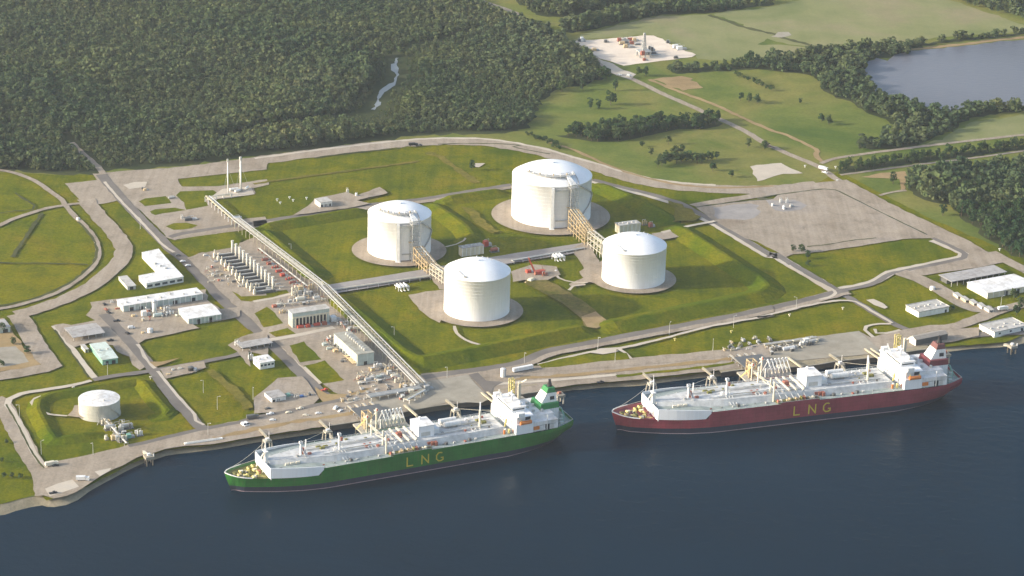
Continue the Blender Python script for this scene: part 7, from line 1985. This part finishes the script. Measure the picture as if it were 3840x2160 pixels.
    # twin beams by the bridge and the yellow gangway tower
    for k, (x, y0, y1, n) in enumerate(((164, 48, 80, 'cream trestle beam from the yard to the dolphin by the compressor house of the %s ship'), (226.5, 43, 80, 'left of the two cream beams from the quay to the bridge of the %s ship'), (231, 45, 79, 'right of the two cream beams from the quay to the bridge of the %s ship'))):
        c0 = ship_pt(O, a, s, x, y0, 9.5); c1 = ship_pt(O, a, s, x + 4, y1, 0); c1.z = 1.4
        t = thing('trestle_beam', n % which, 'beam', c0, 0)
        P_(MB().bar((0, 0, 0), c1 - c0, 1.6, .9), 'beam', 'tan_wall', t)
        P_(MB().cyl((0, 0), .8, -13, -.5, 8), 'pile', 'concrete_pile', t)
    p = ship_pt(O, a, s, 245, 51, 0)
    t = thing('gangway_tower', 'yellow and cream lattice tower on the quay behind the bridge of the %s ship' % which, 'tower', p, a); t.scale = (s, s, s)
    P_(MB().bx(-6, 8, -4, 6, 6.5, 7.6), 'deck', 'concrete', t)
    for px, py in ((-5, -3), (7, -3), (-5, 5), (7, 5)): P_(MB().cyl((px, py), .6, -2, 6.5, 8), 'pile', 'concrete_pile', t)
    lt = MB()
    for px, py in ((-4.5, 0), (-1.5, 0), (-4.5, 3), (-1.5, 3)): lt.bar((px, py, 7.6), (px, py, 25), .6)
    for k in range(5):
        z = 7.6 + 3.4 * (k + 1)
        lt.bar((-4.5, 0, z), (-1.5, 0, z), .45); lt.bar((-4.5, 3, z), (-1.5, 3, z), .45); lt.bar((-4.5, 0, z - 3.4), (-1.5, 0, z), .35)
    P_(lt, 'lattice', 'yellow_steel', t)
    P_(MB().bx(1.8, 3.8, 0, 2.0, 7.6, 22), 'lift_shaft', 'cream_steel', t)
    P_(MB().bar((2.8, 0, 21), (5.5, -6, 26), 1.1, .9), 'luffing_arm', 'cream_steel', t)
    # stern dolphin
    p = ship_pt(O, a, s, 280.5, 50, 0)
    t = thing('mooring_dolphin', 'pinkish mooring dolphin beyond the stern of the %s ship' % which, 'dolphin', p, a, 'mooring dolphins'); t.scale = (s, s, s)
    P_(MB().bx(-3.4, 3.4, -3.4, 3.4, 5.6, 7.4), 'cap', 'concrete', t)
    for px, py in ((-2.4, -2.4), (2.4, -2.4), (-2.4, 2.4), (2.4, 2.4)): P_(MB().cyl((px, py), .6, -2, 5.6, 8), 'pile', 'concrete_pile', t)
    P_(MB().bx(-1.2, 1.2, -1, 1, 7.4, 9.2), 'mooring_hook', 'rust_red', t)
    for k, (x0, y0, z0, x1, y1, z1, wd) in enumerate(((6, 7, 13.2, 50, 52, 8.6, 'bow to the forward dolphin'), (9, 9, 13, 96, 51, 8.6, 'bow back to the breasting dolphin'), (30, 15, 16.5, 50, 52, 8.6, 'forward deck to the forward dolphin'), (256, 12, 15, 280, 50, 9, 'stern to the outer dolphin'), (246, 17, 15, 196.5, 51.5, 8.6, 'stern forward to the after dolphin'), (254, 13, 15, 230, 46, 9.6, 'stern to the twin beams'))):
        p0 = ship_pt(O, a, s, x0, y0, z0); p1 = ship_pt(O, a, s, x1, y1, z1); m_ = (p0 + p1) / 2 - Vector((0, 0, 1.6))
        t = tag(MB().tube([p0, p0.lerp(m_, .5) - Vector((0, 0, .4)), m_, p1.lerp(m_, .5) - Vector((0, 0, .4)), p1], .14, 5).build('mooring_line', 'cream_steel'), 'mooring line of the %s ship from its %s' % (which, wd), 'rope', 'mooring lines')
make_jetty('green', SHIP_O, SHIP_A, 1.0)
make_jetty('red', RED_O, RA_, RS)
for tg, x, y, x2, y2, lb in (('B0', 1440, 880, 1385, 775, 'lone mooring dolphin in the water left of the green ship'), ('L3', 2455, 835, 2380, 770, 'lone mooring dolphin in the water at the right edge')):
    p = W(tg, x, y, WATER_Z); p1 = W(tg, x2, y2, 0)
    t = thing('mooring_dolphin', lb, 'dolphin', p, TB)
    put(MB().bx(-3.2, 3.2, -3.2, 3.2, 5, 7), 'cap', 'concrete', t)
    for px, py in ((-2.2, -2.2), (2.2, -2.2), (-2.2, 2.2), (2.2, 2.2)): put(MB().cyl((px, py), .6, -2, 5, 8), 'pile', 'pile_dark', t)
    put(MB().bx(-1, 1, -1, 1, 7, 8.6), 'mooring_hook', 'white_paint', t)
    put(MB().bx(2.4, 3.0, -3, -2.4, 7, 9), 'post', 'white_paint', t)
    t = thing('catwalk', 'catwalk to the ' + lb.replace('in the water ', ''), 'catwalk', p + Vector((0, 0, 6.2)), 0)
    put(MB().bar((0, 0, 0), p1 - p + Vector((0, 0, -5.2)), 1.6, .5), 'walkway', 'cream_steel', t)
    put(MB().bar((0, 0, 1.2), p1 - p + Vector((0, 0, -4)), 1.7, .14), 'handrail', 'cream_steel', t)
# piping from the trestle foot to the jetty yard
rack('pipe_rack', 'low pipe bundle turning from the trestle foot towards the green ship', V2('L1', 1600, 1215), V2('L1', 1120, 1300), 8, 4, 7, 6, 'pale_steel')
rack('pipe_rack', 'narrow pipe run from the green ship jetty along the concrete yard', V2('L1', 1640, 1240), V2('L1', 1480, 1330), 5, 4, 7, 4, 'white_paint')
rack('pipe_rack', 'pipe bundle from the red ship jetty along the back of its concrete yard', V2('L3', 80, 790), V2('L3', 560, 720), 5, 3, 8, 4, 'pale_steel')
for k, (x, y, m, lb) in enumerate(((1560, 1190, 'white_paint', 'white columns at the end of the lower trestle'), (1620, 1180, 'pale_steel', 'pale drum right of the trestle foot'), (1540, 1240, 'cream_steel', 'cream casing below the trestle foot'), (1450, 1180, 'tan_steel', 'tan columns left of the trestle foot'), (1690, 1200, 'grey_steel', 'grey casing right of the trestle foot, on the concrete'), (1400, 1130, 'cream_steel', 'cream columns on the gravel beside the last trestle bents'))):
    skid(lb, W('L1', x, y), 8, 5, 5, body=m, kind=(2, 0, 1, 2, 1, 2)[k])
for k, (x, y, m, lb) in enumerate(((440, 770, 'white_paint', 'white columns in the pipe cluster at the back of the red ship yard'), (490, 740, 'white_paint', 'white casing in the pipe cluster at the back of the red ship yard'), (540, 745, 'pale_steel', 'pale drum in the pipe cluster at the back of the red ship yard'), (500, 775, 'dark_steel', 'dark columns in front of the pipe cluster of the red ship yard'), (310, 815, 'white_paint', 'long white drum left of the pipe cluster in the red ship yard'), (170, 830, 'dark_steel', 'dark columns at the left of the red ship yard'))):
    skid(lb, W('L3', x, y), 9 if k != 4 else 14, 4, 4.5, body=m, kind=(2, 1, 0, 2, 0, 2)[k])

# ================================================================== vehicles
def car(label, q, rz, paint_, kind='car', group=None):
    n = {'car': 'parked_car', 'pickup': 'pickup_truck', 'truck': 'truck', 'van': 'van'}[kind]
    o = thing(n, label, {'car': 'car', 'pickup': 'pickup', 'truck': 'truck', 'van': 'van'}[kind], (q.x, q.y, 1.0), rz, group)
    L, Wd = {'car': (4.6, 1.9), 'pickup': (5.6, 2.1), 'truck': (9, 2.6), 'van': (5.6, 2.2)}[kind]
    bz = .45
    if kind == 'truck':
        put(MB().bx(-L / 2, L / 2 - 2.6, -Wd / 2, Wd / 2, 1.0, 3.4), 'cargo_box', paint_, o)
        put(MB().bx(L / 2 - 2.4, L / 2, -Wd / 2, Wd / 2, .6, 2.8), 'cab', paint_, o)
        put(MB().bx(L / 2 - 1.0, L / 2 + .02, -Wd / 2 + .1, Wd / 2 - .1, 1.7, 2.5), 'windscreen', 'window_glass', o)
    else:
        put(MB().bx(-L / 2, L / 2, -Wd / 2, Wd / 2, bz, 1.0), 'body', paint_, o)
        c0, c1 = {'car': (-L * .32, L * .2), 'pickup': (-L * .05, L * .25), 'van': (-L / 2 + .1, L * .28)}[kind]
        hh = {'car': 1.5, 'pickup': 1.8, 'van': 2.2}[kind]
        put(MB().box(((c0 + c1) / 2, 0, (1.0 + hh) / 2), (c1 - c0, Wd * .92, hh - 1.0), 0, .84), 'cabin', paint_, o)
        put(MB().box((c1 - .12, 0, (1.04 + hh) / 2), (.5, Wd * .8, hh - 1.2), 0, .8), 'windscreen', 'window_glass', o)
    for sx in (-L * .31, L * .31):
        for s in (-1, 1): put(MB().tube([(sx, s * (Wd / 2 - .2), .38), (sx, s * (Wd / 2 + .04), .38)], .38, 10), 'wheel', 'black_paint', o)
    return o
CARS = [('L0', 1130, 540, 'black_paint', 'pickup', 'black pickup parked on the works road, upper one', .2), ('L0', 1232, 660, 'black_paint', 'car', 'black car parked on the works road, lower one by the white upright tank', -.9), ('L0', 1065, 730, 'black_paint', 'pickup', 'black pickup parked at the top corner of the mint building', .4),
        ('L0', 1270, 608, 'truck_white', 'van', 'white van parked in the middle of the works yard', .3), ('L0', 1010, 380, 'black_paint', 'car', 'dark car at the top of the row left of the long narrow shed', -1.1), ('L0', 1025, 430, 'rust_red', 'car', 'dull red car in the row left of the long narrow shed', -1.0), ('L0', 1050, 460, 'black_paint', 'car', 'dark car at the bottom of the row left of the long narrow shed', -.8),
        ('L1', 690, 1208, 'red_paint', 'pickup', 'red pickup at the bend of the gravel road above the quay', .5), ('SA', 465, 490, 'dark_steel', 'truck', 'dark truck on the quay road above the green ship bow', .35), ('SA', 360, 568, 'truck_white', 'van', 'left of two white vans on the quay', -.9), ('SA', 395, 560, 'truck_white', 'van', 'right of two white vans on the quay', -.9),
        ('SA', 672, 438, 'truck_white', 'pickup', 'white pickup on the quay road below the substation', .4), ('SA', 700, 512, 'truck_white', 'car', 'white car on the open gravel quay above the green ship bow', .2), ('SA', 1022, 375, 'cream_steel', 'pickup', 'cream pickup on the quay road right of the substation', .4), ('SA', 1240, 432, 'truck_white', 'car', 'white car on the quay near the loading platform', .3), ('SA', 1445, 370, 'truck_white', 'van', 'white van parked at the corner of the green ship jetty', 1.2), ('SA', 1500, 402, 'truck_white', 'car', 'white car right beside the green ship jetty', 1.0),
        ('SA', 890, 422, 'cream_steel', 'car', 'cream car on the quay road below the gravel triangle', .4), ('SA', 1090, 455, 'cream_steel', 'car', 'cream car on the open quay left of the jetty', .1), ('SA', 640, 375, 'dark_steel', 'car', 'dark car at the edge of the lawn left of the substation', .4),
        ('M3', 635, 258, 'truck_white', 'truck', 'white truck on the country road at the track junction', -.55), ('M3', 650, 290, 'truck_white', 'pickup', 'white pickup just below the white truck on the country road', -.55), ('T2', 1090, 735, 'truck_white', 'car', 'white car on the gravel apron below the sandy pad', -.3), ('T2', 1185, 745, 'truck_white', 'van', 'white van on the gravel apron, right of the white car', -.3),
        ('L3', 2370, 430, 'truck_white', 'truck', 'white truck on the gravel road below the dark trees at the right edge', .4), ('B0', 500, 905, 'cream_steel', 'truck', 'cream truck at the corner of the small tank basin by the quay', .5), ('B0', 535, 910, 'black_paint', 'car', 'black car behind the cream truck at the basin corner', .4), ('B0', 800, 1048, 'truck_white', 'truck', 'white truck at the edge of the bank, lower left quay', .1), ('B0', 515, 1175, 'black_paint', 'pickup', 'black pickup on the pale concrete slab at the lower left', .4),
        ('M1', 1545, 30, 'black_paint', 'truck', 'dark truck on the ring road, left of a pair', .2), ('M1', 1605, 25, 'dark_steel', 'pickup', 'dark pickup on the ring road, right of a pair', .2), ('M0', 1765, 1150, 'truck_white', 'car', 'white car in the parking strip beside the L-shaped office, upper one', .4), ('M0', 1815, 1190, 'truck_white', 'car', 'white car in the parking strip beside the L-shaped office, lower one', .4), ('M0', 1720, 1090, 'dark_steel', 'car', 'dark car in the parking strip beside the L-shaped office', .4),
        ('L2', 905, 1135, 'black_paint', 'pickup', 'black pickup on the bank edge between the two ships', .3), ('L3', 2540, 1195, 'black_paint', 'car', 'x', 0)]
for tg, x, y, m, kd, lb, rz in CARS[:-1]:
    car(lb, W(tg, x, y), rz, m, kd)
# parked tank trailer on the quay
a = W('L2', 62, 1038); b = W('L2', 248, 1002)
d = b - a
t = thing('tank_trailer', 'long white trailer parked on the quay between the two ships', 'trailer', (a.x, a.y, 1.0), math.atan2(d.y, d.x))
L = d.length
put(MB().bx(0, L, -1.3, 1.3, 1.1, 3.9), 'box', 'truck_white', t); put(MB().bx(0, L, -1.2, 1.2, .8, 1.1), 'chassis', 'dark_steel', t)
for x in (1.5, 2.8, L - 2.5): 
    for s in (-1, 1): put(MB().tube([(x, s * .9, .45), (x, s * 1.3, .45)], .45, 10), 'wheel', 'black_paint', t)
q = W('B0', 1965, 672)
t = thing('barge_ramp', 'long white beam lying on the bank edge left of the green ship', 'beam', (q.x, q.y, .8), R(24))
put(MB().bx(-14, 14, -1.2, 1.2, 0, 1.2), 'beam', 'white_paint', t); put(MB().bx(-12, 12, -.5, .5, 1.2, 1.5), 'rail', 'pale_steel', t)
